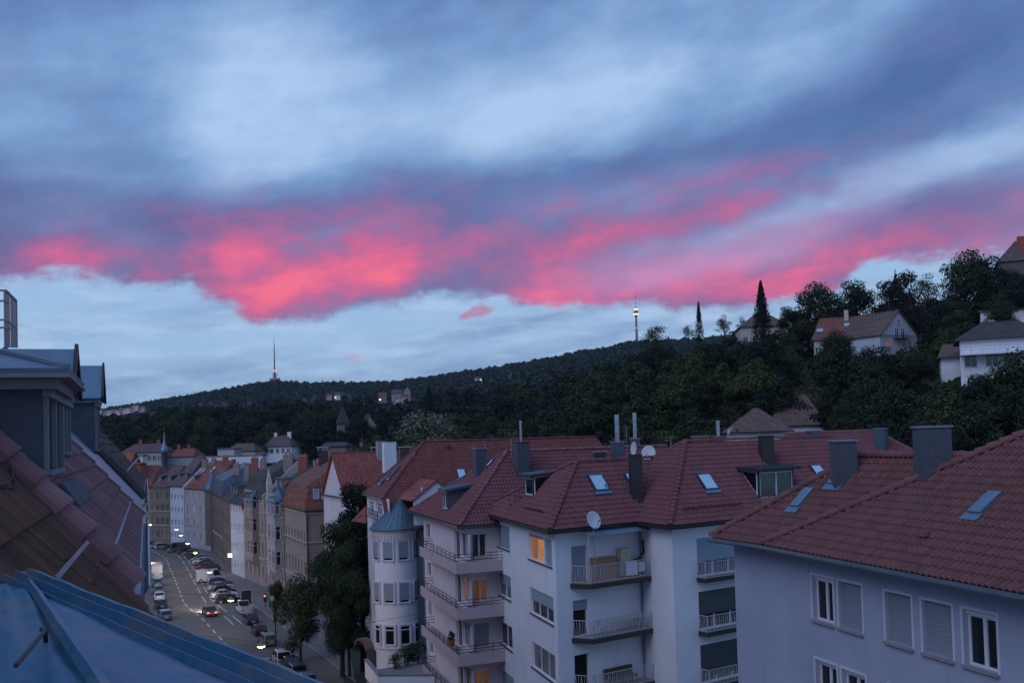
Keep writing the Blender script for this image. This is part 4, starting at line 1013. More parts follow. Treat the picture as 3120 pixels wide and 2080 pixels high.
# house behind the spruce
q = rect_px('h1', 130, 445, 655, 240, 10, -.1); zE = zat('h1', 300, 655, 240); house('crest_house', 'brown roofed house half hidden behind the tall spruce on the crest', 'house', q, zE - 5, zE, zat('h1', 345, 560, 245) - zE, 'hip', 0, .42, .5, 'wall_cream', 'roof_brown', {0: (1, 5)}, chim=((.58, .1, .8, .8, 1.3),))
p = atD('h1', 1180, 268, 250); t = thing('finial_roof', 'thin dark finial of a pointed roof above the copper beech', 'spire', (p[0], p[1], p[2] - 7)); MB().lathe((p[0], p[1], p[2]), [(2.6, -7), (.5, -2.6), (.1, -1.4), (.06, 0)], 8).build('spire', 'roof_dark', t); MB().lathe((p[0], p[1], p[2] - .5), [(0, -.25), (.25, 0), (0, .25)], 8).build('ball', 'iron_dark', t)
# hipped house below the slope
D = 146; q = rect_px('h1', 35, 450, 1372, D, 11, -.22); zE = zat('h1', 240, 1372, D)
t = house('hipped_house', 'white house with brown pyramid roof and pink hip lines below the wooded slope', 'house', q, zE - 5, zE, zat('h1', 300, 1215, D + 5) - zE, 'hip', 0, .46, .9, 'wall_white', 'roof_brown', {0: (1, 4, 1.1, 1.4)}, first=2.3)
q2 = rect_px('h1', 340, 690, 1300, D + 9, 12, -.22); zE2 = zat('h1', 480, 1330, D + 9)
house('hipped_house', 'taller brown hipped roof joined behind the pyramid-roofed house', 'house', q2, zE2 - 6, zE2, zat('h1', 520, 1125, D + 15) - zE2, 'hip', 0, .30, .6, 'wall_white', 'roof_brown', {0: (1, 5)})

# ------------------------------------------------------------------ the row of old houses along the street
def row(name, label, far, near, ze, rh, depth=13., **kw):
    far, near = V(*far), V(*near); u_ = unit(near - far); d = V(-u_[1], u_[0]); return house(name, label, 'house', [far, near, near + d * depth, far + d * depth], .1, ze, rh, over=.35, **kw)
zB1 = zat('z3', 180, 565, 251); zB3 = zat('z3', 430, 560, 246); zB4 = zat('z3', 640, 590, 235)
W5 = dict(storey=3.2, first=1.6, ww=1.0, wh=1.7)
row('apartment_house', 'brown stone apartment house at the far bend of the street', (-104, 257), (-91.6, 251), zB1, 5., wallm='wall_brown', roofm='roof_brick', wins={0: (5, 5)}, frame='frame_stone', cornice=(zB1 - .5, 4.6), **W5)
row('apartment_house', 'ochre apartment house with rows of tall windows at the street bend', (-91.6, 251), (-85.6, 247.6), zB1 - .2, 5., wallm='wall_ochre', roofm='roof_plum', wins={0: (5, 4, .9, 1.8)}, frame='frame_stone', cornice=(zB1 - .7, 4.6, 8.2), storey=3.2, first=1.6)
row('apartment_house', 'white plastered apartment house next to the ochre one', (-85.4, 247.4), (-80.4, 242.6), zB3, 7., wallm='wall_paleblue', roofm='roof_plum', wins={0: (5, 4, .8, 1.3)}, sill=None, **dict(storey=3.1, first=1.8))
row('apartment_house', 'beige corner apartment house with red tiled roof and two bright skylights', (-80.2, 242.4), (-69.8, 228.8), zB4, zat('z3', 800, 325, 240) - zB4, wallm='wall_grey', roofm='roof_brick', wins={0: (5, 4, 1., 1.6), 1: (4, 3)}, inset=.12, lit_at=[(0, 2, 1)], litm='lit_yellow', cornice=(5.2,), chim=((.3, -.3, .9, .8, 1.5), (.7, -.2, .9, .8, 1.5)), **dict(storey=3.2, first=2.0))
T4 = bpy.data.objects['apartment_house.003']
pa, pb = V(-80.2, 242.4, zB4), V(-69.8, 228.8, zB4); ins = V(-(pb - pa)[1], (pb - pa)[0], 0) / np.linalg.norm(pb - pa); pl = [pa, pb, (pa + pb) / 2 + ins * 6.85 + ZZ * (zat('z3', 800, 325, 240) - zB4)]
for x, y in ((704, 412), (786, 408)): o_, n_ = plane_of(pl); skylight(T4, pl, atPl('z3', x, y, o_ + n_ * .2, n_), pb - pa, 1.5, 1.9)
zB5 = zat('z3', 830, 645, 215)
row('apartment_house', 'dark brick house with slate blue turret roofs in the bend', (-69.6, 228.6), (-60.4, 206), zB5, 6.5, wallm='wall_darkbrick', roofm='zinc_dark', wins={0: (4, 6, 1., 1.9), 1: (3, 3)}, roof='mansard', mans=(3.2, .9), frame='frame_stone', cornice=(5.,), **dict(storey=3.6, first=1.6))
t = thing('corner_turret', 'slate blue domed corner turret over the dark brick house', 'turret', (-68.6, 226.8, zB5)); MB().lathe((-68.6, 226.8, zB5), [(1.8, -12), (1.8, .2)], 12).build('shaft', 'wall_darkbrick', t); MB().lathe((-68.6, 226.8, zB5), [(2.1, .2), (2.1, .9), (1.7, 2.0), (1.2, 2.6), (1.1, 3.), (.6, 3.8), (.12, 4.8), (.05, 5.6)], 12).build('dome', 'zinc_dark', t)
row('apartment_house', 'narrow dark house with ivy brown front between turret house and white firewall', (-60.2, 205.6), (-54., 189.2), zat('z3', 900, 690, 198), 5.5, wallm='wall_darkbrick', roofm='roof_dark', wins={0: (4, 5, 1., 1.8), 1: (3, 2)}, frame='frame_stone', **dict(storey=3.5, first=1.6))
zB6 = zat('z3', 1010, 725, 185)
row('apartment_house', 'pale blue-white rendered house with lit shop windows at street level', (-53.8, 188.8), (-49., 180.2), zB6, 4.6, wallm='wall_paleblue', roofm='roof_dark', wins={0: (4, 5, .8, 1.4), 1: (0, 0)}, lit_at=[(0, 0, 0), (0, 0, 2), (0, 0, 3)], litm='lit_yellow', sill=None, **dict(storey=3.5, first=1.2))
zB7 = zat('z3', 1160, 665, 175)
row('sandstone_house', 'ornate sandstone house with slate mansard roof and bay window', (-48.8, 179.8), (-42.2, 168.2), zB7, 6.5, wallm='wall_sand', roofm='roof_dark', wins={0: (4, 5, 1., 2.), 1: (4, 2)}, roof='mansard', mans=(3.6, 1.2), frame='frame_stone', cornice=(zB7 - .5, 4.6, 8.6, 12.4), lit_at=[(0, 3, 0)], **dict(storey=3.9, first=1.4))
def bay(host, far, near, k0, k1, ze, material, rows=3, storey=3.9, first=5.4, cols=2, lits=(), roofm='copper_teal', litm='lit_pink'):
    """oriel: a box bay projecting from the facade"""
    far, near = V(*far), V(*near); f0 = Fr(far, near); a0, a1 = f0.L * k0, f0.L * k1; d = 1.1; t = host
    fr = Fr(f0.pt(a0, 0, d)[:2], f0.pt(a1, 0, d)[:2]); s1 = Fr(f0.pt(a1, 0, d)[:2], f0.pt(a1, 0, 0)[:2]); s0 = Fr(f0.pt(a0, 0, 0)[:2], f0.pt(a0, 0, d)[:2])
    b = MB(); hs = []; w_ = (a1 - a0) / cols * .62
    for r_ in range(rows):
        for c_ in range(cols): a = (a1 - a0) * (c_ + .5) / cols - w_ / 2; z = first + r_ * storey; hs.append((a, a + w_, z, z + 2.1, (r_, c_)))
    wall(b, fr, 0, fr.L, first - 1.2, ze, hs); hs1 = [(.2, .9, first + r_ * storey, first + r_ * storey + 2.1) for r_ in range(rows)]
    wall(b, s1, 0, s1.L, first - 1.2, ze, hs1); wall(b, s0, 0, s0.L, first - 1.2, ze)
    lo = [f0.pt(a0, first - 1.2, d), f0.pt(a1, first - 1.2, d), f0.pt(a1, first - 2.2, .02), f0.pt(a0, first - 2.2, .02)]; b.poly(*lo); b.poly(lo[0], lo[3], f0.pt(a0, first - 1.2, .02)); b.poly(lo[1], f0.pt(a1, first - 1.2, .02), lo[2])
    by = b.build('bay', material, t)
    for h in hs: window(t, fr, h[0], h[2], h[1] - h[0], 2.1, sash=1, fine=False, frame='frame_white', glass=litm if h[4] in lits else 'pane_glass', split=.68)
    for h in hs1: window(t, s1, h[0], h[2], .7, 2.1, sash=1, fine=False, frame='frame_white', split=.68)
    b = MB()
    for r_ in range(rows + 1): b.fbox(fr, -.1, fr.L + .1, first - .45 + r_ * storey - (0 if r_ < rows else .6), first - .2 + r_ * storey - (0 if r_ < rows else .6), -.2, .12)
    b.build('ledge', 'stone_trim', t)
    c_ = f0.pt((a0 + a1) / 2, ze + 1.9, -.2); b = MB(); e = [f0.pt(a0 - .2, ze, d + .2), f0.pt(a1 + .2, ze, d + .2), f0.pt(a1 + .2, ze, -.3), f0.pt(a0 - .2, ze, -.3)]
    for i in range(4): b.poly(e[i], e[(i + 1) % 4], c_)
    b.build('bay_roof', roofm, t)
H7 = bpy.data.objects['sandstone_house']; bay(H7, (-48.8, 179.8), (-42.2, 168.2), .40, .72, zB7 - .6, 'wall_sand', lits=())
zB8 = zat('z3', 1400, 680, 160)
row('sandstone_house', 'gothic sandstone house with pinnacle pillar and paired white-framed windows', (-42., 167.8), (-35.6, 153.2), zB8, zat('z3', 1470, 385, 166) - zB8, wallm='wall_sand', roofm='roof_dark', wins={0: (4, 6, 1., 2.), 1: (3, 2)}, frame='frame_white', cornice=(zB8 - .5, 4.8, 8.8, 12.6), inset=.15, chim=((.5, -.1, 1.4, 1., 1.6, 'brick_yellow'), (.85, 0, 1.2, 1., 1.4, 'brick_yellow')), **dict(storey=3.9, first=1.4))
H8 = bpy.data.objects['sandstone_house.001']; bay(H8, (-42., 167.8), (-35.6, 153.2), .52, .92, zB8 - .3, 'wall_grey', rows=3, cols=2)
f8 = Fr((-42., 167.8), (-35.6, 153.2)); b = MB(); zt = zat('z3', 1320, 385, 161); b.fbox(f8, f8.L * .38, f8.L * .46, 3., zt - 2.6, .02, .8); b.fbox(f8, f8.L * .375, f8.L * .465, zB8 - .2, zB8 + .3, .0, .9); b.hexa([f8.pt(f8.L * .38, zt - 2.6, .8), f8.pt(f8.L * .46, zt - 2.6, .8), f8.pt(f8.L * .46, zt - 2.6, .02), f8.pt(f8.L * .38, zt - 2.6, .02)], [f8.pt(f8.L * .42, zt, .42), f8.pt(f8.L * .421, zt, .42), f8.pt(f8.L * .421, zt, .41), f8.pt(f8.L * .42, zt, .41)]); b.build('pinnacle', 'wall_cream', H8)
pl = [f8.pt(0, zB8, .3), f8.pt(f8.L, zB8, .3), f8.pt(f8.L / 2, zat('z3', 1470, 385, 166), -6.5)]; o_, n_ = plane_of(pl)
zB9 = zat('z3', 1560, 760, 147)
row('mansard_house', 'sandstone corner house with red tiled mansard roof and yellow brick side wall', (-35.2, 152.5), (-29., 138.4), zB9, zat('z3', 1900, 270, 150) - zB9, depth=14., wallm='brick_yellow', roofm='roof_brick', roof='mansard', mans=(zat('z3', 1700, 548, 143) - zB9, .9), inset=.22, wins={0: (4, 7, 1., 1.9)}, lit_at=[(0, 2, 2), (0, 1, 2)], litm='lit_pink', frame='frame_stone', cornice=(zB9 - .6, zB9 - 4.6, 4.8), **dict(storey=4., first=1.6))
H9 = bpy.data.objects['mansard_house']; f9 = Fr((-29., 138.4), (-29 + 14 * .915, 138.4 + 14 * .402))
for x0, x1 in ((1735, 1790), (1812, 1860)):
    a0, z0 = f9.ac('z3', x0, 688, -.25); a1, z1 = f9.ac('z3', x1, 590, -.25); window(H9, f9, a0, z0, a1 - a0, z1 - z0, rev=.0, sash=1, fine=True, glass='sky_glass', sill=None)
b = MB(); b.tube([f9.pt(.15, 1., .1), f9.pt(.15, zB9 - .3, .1)], .07, 6); b.build('downpipe', 'iron_dark', H9)
zA = zat('z4', 425, 195, 124); zE = zat('z4', 480, 455, 119.5)
row('red_gable_house', 'steep red gabled house between the brick corner house and the big tree', (-24.6, 128.6), (-20.2, 119.4), zE, zA - zE, depth=19., wallm='wall_pink', roofm='roof_red', roof='gable', axis=1, wins={0: (4, 2, 1., 1.6)}, **dict(storey=3.3, first=2.))
H10 = bpy.data.objects['red_gable_house']
p = atD('z4', 712, 190, 126); chimney(H10, (p[0], p[1], p[2]), 1.3, .9, zat('z4', 712, 122, 126) - p[2], .4, 'wall_grey'); p = atD('z4', 758, 250, 119); chimney(H10, (p[0], p[1], p[2]), 1.5, .9, zat('z4', 758, 128, 119) - p[2], .4, 'wall_white')
p = atD('z4', 788, 250, 121); chimney(H10, (p[0], p[1], p[2]), .8, .8, zat('z4', 788, 180, 121) - p[2], .4, 'zinc')
for x, D in ((362, 150), (680, 150), (852, 125)):
    p = atD('z4', x, 170, D); t = thing('flue_hood', ('metal hood on a dark flue over the mansard house', 'metal flue hood beside the grey chimney of the red gable', 'metal flue hood between white chimney and long roof')[(362, 680, 852).index(x)], 'flue', (p[0], p[1], p[2] - 3)); b = MB(); b.box(p[0] - .6, p[0] + .6, p[1] - .4, p[1] + .4, p[2] - 3.5, p[2] - .3); b.build('flue', 'fascia_dark', t); b = MB(); b.box(p[0] - .9, p[0] + .9, p[1] - .5, p[1] + .5, p[2] + .15, p[2] + .3); b.box(p[0] - .75, p[0] - .65, p[1] - .4, p[1] + .4, p[2] - .3, p[2] + .15); b.box(p[0] + .65, p[0] + .75, p[1] - .4, p[1] + .4, p[2] - .3, p[2] + .15); b.build('hood', 'steel', t)

# ------------------------------------------------------------------ near apartment houses
def isect(o1, u1, o2, u2):
    A_ = np.array([[u1[0], -u2[0]], [u1[1], -u2[1]]]); s_ = np.linalg.solve(A_, (V(o2[0], o2[1]) - V(o1[0], o1[1]))); return V(o1[0] + u1[0] * s_[0], o1[1] + u1[1] * s_[0])
def underlay(parent, polys, material='fascia_dark', th=.10, drop=.03):
    b = MB()
    for p in polys:
        o, n = plane_of(p); b.slab([V(*q) - n * drop for q in p], th)
    return b.build('roof', material, parent)
def eaves(parent, pts, z, material='gutter_metal', w=.15, h=.15, out=.06):
    for p, q in zip(pts, pts[1:]):
        fr = Fr(p, q); b = MB(); prof = [(-.09, .05), (-.08, -.04), (-.03, -.09), (.03, -.09), (.08, -.04), (.09, .06), (.065, .06), (.06, -.02), (-.06, -.02), (-.07, .05)]
        s0 = [fr.pt(-.03, z + y * h / .15, out + x * w / .18) for x, y in prof]; s1 = [fr.pt(fr.L + .03, z + y * h / .15, out + x * w / .18) for x, y in prof]
        b.hexa(s0, s1); b.build('gutter', material, parent)
def shed_dormer(parent, A, along, inn, w, h, km, kr=.12, over=.25, cheek='slate_cladding', roofm='zinc', front='frame_white', glaze_cheek=False, sash=2, name='dormer', glass='pane_glass', win_h=.75, seams=True, fascia='zinc_dark'):
    A = V(*A); al = V(along[0], along[1], 0); inn = V(inn[0], inn[1], 0); d = h / (km - kr)
    F0, F1_ = A, A + al * w; T0, T1 = F0 + ZZ * h, F1_ + ZZ * h; E0_ = A + inn * d + ZZ * (h + kr * d); E1_ = E0_ + al * w
    b = MB(); dn = ZZ * .35
    b.poly(F0 - dn, T0, E0_); b.poly(F1_ - dn, E1_, T1)
    # order so that the front reads left to right from outside
    u_ = al if np.cross(V(al[0], al[1], 0), ZZ) @ inn < 0 else -al
    l_ = F0 if u_ is al else F1_; fr = Fr(l_[:2], (l_ + u_ * w)[:2])
    wz = A[2] + h * (1 - win_h) * .55; hole = (.12, w - .12, wz, A[2] + h - .16)
    wall(b, fr, 0, w, A[2] - .4, A[2] + h, [hole], rev=.06)
    ob = b.build(name, cheek, parent)
    window(ob, fr, .12, wz, w - .24, A[2] + h - .16 - wz, rev=.05, sash=sash, sill=None, glass=glass, bar=.07) if False else None
    ORG[ob.name] = ORG[parent.name]
    win = window(ob, fr, .12, wz, w - .24, A[2] + h - .16 - wz, rev=.05, sash=sash, sill='zinc', glass=glass, bar=.07, curtain=False)
    # roof
    o_ = over; r0 = T0 - inn * o_ - al * o_ - ZZ * kr * o_; r1 = T1 - inn * o_ + al * o_ - ZZ * kr * o_; r2 = E1_ + al * o_ + inn * .1; r3 = E0_ - al * o_ + inn * .1
    b = MB(); b.slab([p + ZZ * .10 for p in (r0, r1, r2, r3)], .09); ro = b.build('dormer_roof', roofm, ob)
    b = MB(); b.beam(r0 + ZZ * .03, r1 + ZZ * .03, .05, .18); b.beam(r0 + ZZ * .03, r3 + ZZ * .03, .05, .18); b.build('fascia', fascia, ob)
    if seams:
        n = max(2, int(w / .55))
        for i in range(n + 1): f = i / n; b = MB(); b.beam(r0 + (r1 - r0) * f + ZZ * .125, r3 + (r2 - r3) * f + ZZ * .125, .03, .05); b.build('seam', roofm, ro)
    if glaze_cheek:
        for side, (f_, t_, e_) in enumerate(((F0, T0, E0_), (F1_, T1, E1_))):
            out = -al * .012 if side == 0 else al * .012; c_ = (f_ * 1. + t_ + e_) / 3
            q = [c_ + (p - c_) * .84 + out for p in (f_, t_, e_)]; q2 = [c_ + (p - c_) * .70 + out * 2 for p in (f_, t_, e_)]
            b = MB()
            for i in range(3):
                j = (i + 1) % 3; b.poly(q[i] + out, q[j] + out, q2[j] + out, q2[i] + out)
            b.build('cheek_frame', front, ob); b = MB(); b.poly(*q); b.build('cheek_pane', 'pane_glass', ob)
    return ob
def roof_hatch(parent, pl, k, x, y, w, h, e, material='zinc'):
    o_, n_ = plane_of(pl); c = atPl(k, x, y, o_ + n_ * .05, n_); e = unit(V(*e) - n_ * (V(*e) @ n_)); u_ = np.cross(n_, e)
    if u_[2] < 0: u_ = -u_
    b = MB(); b.hexa([c + e * a + u_ * d_ - n_ * .03 for a, d_ in ((-w/2, -h/2), (w/2, -h/2), (w/2, h/2), (-w/2, h/2))], [c + e * a + u_ * d_ + n_ * .12 for a, d_ in ((-w/2, -h/2), (w/2, -h/2), (w/2, h/2), (-w/2, h/2))])
    ob = b.build('roof_hatch', material, parent); b = MB(); b.hexa([c + e * a + u_ * d_ + n_ * .0 for a, d_ in ((-w/2 - .08, -h/2 - .3), (w/2 + .08, -h/2 - .3), (w/2 + .08, -h/2 - .01), (-w/2 - .08, -h/2 - .01))], [c + e * a + u_ * d_ + n_ * .07 for a, d_ in ((-w/2 - .08, -h/2 - .3), (w/2 + .08, -h/2 - .3), (w/2 + .08, -h/2 - .01), (-w/2 - .08, -h/2 - .01))]); b.build('apron', material, ob)
def ipt(p, d): return V(p[0] + d[0], p[1] + d[1], p[2] if len(p) > 2 else 0)

# ================= R1: lilac house with the large rust-coloured roof
ze = 19.9
aa, bb, cc = atZ('z7', 150, 870, ze), atZ('z7', 510, 922, ze), atZ('z7', 1740, 1153, ze)
Hh = atD('z7', 2352, 160, 30.6); H2 = bb + (Hh - bb) * 1.35
dA, dB = unit(bb - aa), unit(cc - bb); c2 = bb + dB * 27
plA, plB = [aa, bb, Hh], [bb, cc, Hh]
oA, nA = plane_of(plA); oB, nB = plane_of(plB)
R0 = atPl('z7', 1195, 305, oA, nA); K = bb + (Hh - bb) * ((R0[2] - ze) / (Hh[2] - ze))
inA = V(-dA[1], dA[0], 0); inB = V(-dB[1], dB[0], 0)
t = thing('lilac_house', 'lilac plastered apartment house with large rust-red pantile hip roof and closed roller shutters', 'house', (*(bb[:2] + inB[:2] * 5), 3.))
backA = 2 * ((R0 - aa) @ inA); backB = 2 * ((H2 - bb) @ inB)
a_b, b_b = aa + inA * backA, bb + inA * backA; b_bB = bb + inB * backB; H3 = H2 + dB * 26
facA, facB = [aa, bb, K, R0], [bb, c2, H3, H2]
fA2, fB2 = [a_b, b_b, K, R0], [b_bB, b_bB + dB * 27, H3, H2]
underlay(t, [facA, facB, fA2, fB2, [aa, a_b, R0], [bb, b_bB, H2]], 'tile_old')
tv, tf = pantile(.235, .36)
roof_tiles(t, [(facA, dA), (facB, dB)], tv, tf, .235, .36, 'tile_rust', 300)
for p, q in ((bb, H2), (aa, R0), (R0, K)): ridge_tiles(t, p + ZZ * .13, q + ZZ * .13, .18, .40, 'tile_rust')
eaves(t, [aa - dA * .1, bb], ze - .05, w=.2, h=.17); eaves(t, [bb, c2], ze - .05, w=.2, h=.17)
ov = .9
cA, cB = ipt(aa, inA * ov), ipt(bb, inB * ov); corner = isect(cA, dA, cB, dB)
la = isect(cA, dA, V(*atD('z8', 215, 300, 38)[:2]), unit(V(*ray('z8', 215, 300)[:2])))
fL, fR = Fr(la, corner), Fr(corner, corner + dB[:2] * 24)
def px_hole(fr, k, x0, x1, yt, yb): a0, z1 = fr.ac(k, x0, yt); _, z0 = fr.ac(k, x0, yb); a1, _ = fr.ac(k, x1, (yt + yb) / 2 + 20); return a0, a1, z0, z1
Wn = [px_hole(fR, 'z8', *q) for q in ((785, 942, 272, 600), (978, 1155, 312, 648), (1322, 1522, 388, 748), (1597, 1822, 450, 828), (1897, 2152, 502, 918))]
zt, zs = np.mean([w[3] for w in Wn]), np.mean([w[2] for w in Wn]); Wn = [(w[0], w[1], zs, zt) for w in Wn]
low = [(Wn[0][0] + .02, Wn[0][1] + .05, zs - 2.85, zt - 2.85), (Wn[1][0] + .02, Wn[1][1] + .02, zs - 2.85, zt - 2.85)] + [(w[0], w[1], zs - 2.85, zt - 2.85) for w in Wn[2:]]
b = MB(); wall(b, fR, 0, fR.L, 2., ze + .05, Wn + low, rev=.2); wall(b, fL, 0, fL.L, 2., ze + .05)
pts_ = [fL.pt(0, 2.), fL.pt(0, ze)]; e_ = fL.pt(0, 2., -9); b.poly(fL.pt(0, 2., -9), fL.pt(0, 2.), fL.pt(0, ze), fL.pt(0, ze, -9)); b.build('wall', 'wall_lilac', t)
b = MB(); b.poly(aa + ZZ * -.1, bb + ZZ * -.1, V(*corner, ze - .1), V(*la, ze - .1)); b.poly(bb - ZZ * .1, c2 - ZZ * .1, V(*(corner + dB[:2] * 26), ze - .1), V(*corner, ze - .1)); b.build('soffit', 'wall_lilac', t)
for i, w in enumerate(Wn + low):
    up_ = i < 5; sh = (0., 1., 1., 1., 0.)[i] if up_ else (0., 0., 1., .5, .0)[i - 5]
    wd = window(t, fR, w[0], w[2], w[1] - w[0], w[3] - w[2] - (.12 if sh < 1 else 0), rev=.2, sash=2, shutter=sh, bar=.065, curtain=False)
    b = MB(); s_ = .09
    for q in ((w[0] - s_, w[0] - .004, w[2], w[3] + s_), (w[1] + .004, w[1] + s_, w[2], w[3] + s_), (w[0] - .004, w[1] + .004, w[3] + .004, w[3] + s_)): b.fbox(fR, *q, .004, .022)
    b.build('surround', 'wall_band', t)
    if sh < 1: b = MB(); b.fbox(fR, w[0] + .005, w[1] - .005, w[3] - .12, w[3] - .005, -.22, -.1); b.build('shutter_box', 'frame_white', wd, org=(0, 0, 0)) if False else b.build('shutter_box', 'frame_white', t)
for k, (x, y, w, d, ytop) in enumerate(((1088, 470, .82, .62, 195), (1715, 400, 1.0, .72, 98))):
    p = atPl('z7', x, y, oA, nA); chimney(t, p, w, d, zat('z7', x, ytop, p[1]) - p[2], math.atan2(dA[1], dA[0]) + 1.1, 'slate_cladding', 'zinc')
p = atPl('z7', 2500, 480, oB, nB); chimney(t, p, .6, .6, zat('z7', 2500, 262, p[1]) - p[2], .3, 'slate_cladding', 'zinc')
roof_hatch(t, plA, 'z7', 800, 595, .48, .95, dA); roof_hatch(t, plB, 'z7', 2085, 635, .52, .95, dB); roof_hatch(t, plA, 'z7', 1045, 478, .7, .35, dA)
p = atPl('z7', 1650, 895, oB, nB); b = MB(); b.lathe(p, [(.16, -.05), (.13, .12), (.2, .16), (.17, .28), (.02, .34)], 10); b.build('vent_cap', 'tile_rust', t)
q0 = bb + dB * 10.5 + unit(H2 - bb - dB * ((H2 - bb) @ dB)) * .9
b = MB(); upB = unit(np.cross(nB, dB)); upB = upB if upB[2] > 0 else -upB
for i in range(18): p = bb + dB * (11.5 + i * .5) + upB * .95; b.beam(p, p + nB * .3, .02)
for k in range(4): b.beam(bb + dB * 11.4 + upB * .95 + nB * (.05 + .08 * k), bb + dB * 20.5 + upB * .95 + nB * (.05 + .08 * k), .014)
b.build('snow_guard', 'rail_grey', t)

# ================= W: white house with zigzag balconies
ze = 18.65
E = [atZ('z5', 480, 742, ze), atZ('z5', 1000, 882, ze), atZ('z5', 1630, 820, ze), atZ('z5', 1860, 850, ze), atZ('z5', 2300, 805, ze)]
d01, d12, d23, d34 = (unit(E[i + 1] - E[i]) for i in range(4))
Q1 = atZ('z5', 1190, 395, 22.35); i34 = V(-d34[1], d34[0], 0); i12 = V(-d12[1], d12[0], 0); i01 = V(-d01[1], d01[0], 0); i23 = V(-d23[1], d23[0], 0)
S1 = min((atZ('z5', 1970, 252, z) for z in np.arange(22.8, 23.6, .01)), key=lambda s_: abs((s_[2] - ze) - 1.12 * ((s_ - E[3]) @ i34)))
o1, n1 = plane_of([E[1], E[2], Q1]); Q2 = atPl('z5', 1745, 367, o1, n1)
E4 = E[3] + d34 * 17; S2 = S1 + d34 * 15
t = thing('white_house', 'white apartment house with wine-red hipped roof, dormers and three zigzag-railed balconies', 'house', (*(E[2][:2] + i12[:2] * 4), 2.))
W_F1, W_FL, W_FV, W_F3 = [E[1], E[2], Q2, Q1], [E[0], E[1], Q1], [E[2], E[3], S1, Q2], [E[3], E4, S2, S1]
bk = 2 * ((Q1 - E[1]) @ i12); bk3 = 2 * ((S1 - E[3]) @ i34)
back1 = [Q1, Q2, Q2 + i12 * bk / 2 - ZZ * (Q2[2] - ze), Q1 + i12 * bk / 2 - ZZ * (Q1[2] - ze)]; back3 = [S1, S2, S2 + i34 * bk3 / 2 - ZZ * (S2[2] - ze), S1 + i34 * bk3 / 2 - ZZ * (S1[2] - ze)]
backL = [E[0], Q1, Q1 + i12 * bk / 2 - ZZ * (Q1[2] - ze)]
underlay(t, [W_F1, W_FL, [E[2], E[3], S1], [E[2], S1, Q2], W_F3, back1, back3, backL, [Q2, S1, S1 + i34 * 4 - ZZ * 4]], 'tile_old')
tv, tf = pantile(.25, .36)
roof_tiles(t, [(W_F1, d12), (W_FL, d01), (W_FV, d23), (W_F3, d34)], tv, tf, .25, .36, 'tile_wine', 300)
for p, q in ((E[1], Q1), (E[3], S1), (E[0], Q1), (Q1, Q2), (Q2, S1), (S1, S2)): ridge_tiles(t, p + ZZ * .11, q + ZZ * .11, .16, .38, 'tile_wine')
b = MB(); b.tube([E[2] + ZZ * .08, Q2 + ZZ * .08], .06, 5); b.build('valley', 'zinc_dark', t)
for p, q in zip(E[:4], E[1:4] + [E4]): eaves(t, [p, q], ze - .1, 'fascia_dark', .22, .22)
ov = .55
co = isect(ipt(E[1], i01 * ov), d01, ipt(E[1], i12 * ov), d12); c12 = isect(ipt(E[2], i12 * ov), d12, ipt(E[2], i23 * ov), d23); c23 = isect(ipt(E[3], i23 * ov), d23, ipt(E[3], i34 * ov), d34)
lft_ = co - d01[:2] * 15.5
fL, f1, fV, f3 = Fr(lft_, co), Fr(co, c12), Fr(c12, c23), Fr(c23, c23 + d34[:2] * 14)
rowsL = [((187, 293, 155, 360), (470, 606, 228, 450), (618, 662, 275, 505)), ((200, 308, 570, 778), (472, 680, 678, 897)), ((210, 322, 990, 1202), (488, 695, 1138, 1358)), ((222, 332, 1418, 1630), (505, 705, 1600, 1820))]
holes, meta = [], []
zrow = [fL.ac('z6', 200, 358)[1], fL.ac('z6', 205, 777)[1], fL.ac('z6', 210, 1201)[1]]; st = (zrow[0] - zrow[2]) / 2
aS = [fL.ac('z6', x, 560)[0] for x in (197, 305, 474, 676)]
h_s = fL.ac('z6', 190, 158)[1] - zrow[0]
for r_ in range(5):
    z0 = zrow[0] - st * r_
    holes.append((aS[0], aS[1], z0, z0 + h_s)); meta.append((2, (1., .45, 0., 1., .4)[r_], 'pane_glass', 'shutter_blue'))
    if r_ == 0:
        holes.append((aS[2], aS[2] + (aS[3] - aS[2]) * .66, z0 - .02, z0 + h_s)); meta.append((2, .12, 'lit_orange', 'shutter_grey')); holes.append((aS[2] + (aS[3] - aS[2]) * .70, aS[3], z0 - .02, z0 + h_s)); meta.append((1, 1., 'pane_glass', 'shutter_blue'))
    else: holes.append((aS[2], aS[3], z0 - .02, z0 + h_s)); meta.append((3, (.0, .48, 0., .3, .5)[r_], 'pane_glass', 'shutter_blue'))
b = MB(); wall(b, fL, 0, fL.L, 1., ze, holes)
dz = [f1.ac('z6', 870, y)[1] for y in (520, 1010, 1500)]; stb = st
zfl = [f1.ac('z6', 1000, y, 1.15)[1] for y in (700, 1190)]; zfl.append(zfl[1] - (zfl[0] - zfl[1])); zfl.append(zfl[2] - (zfl[0] - zfl[1]))
aD = [f1.ac('z6', x, 700)[0] for x in (852, 985, 1565, 1625)]
h1 = []
for zf in zfl:
    h1 += [(aD[0], aD[1], zf + .02, zf + 2.15), (aD[2], min(aD[3], f1.L - .1), zf + .02, zf + 2.1)]
wall(b, f1, 0, f1.L, 1., ze, h1); wall(b, fV, 0, fV.L, 1., ze)
a3 = [f3.ac('z6', x, 600)[0] for x in (1962, 2205)]; h3 = []
for zf in zfl: h3.append((a3[0], a3[0] + 4.2, zf + .05, zf + 2.3))
wall(b, f3, 0, f3.L, 1., ze, h3); b.build('wall', 'wall_white', t)
b = MB(); zq = ze - .16
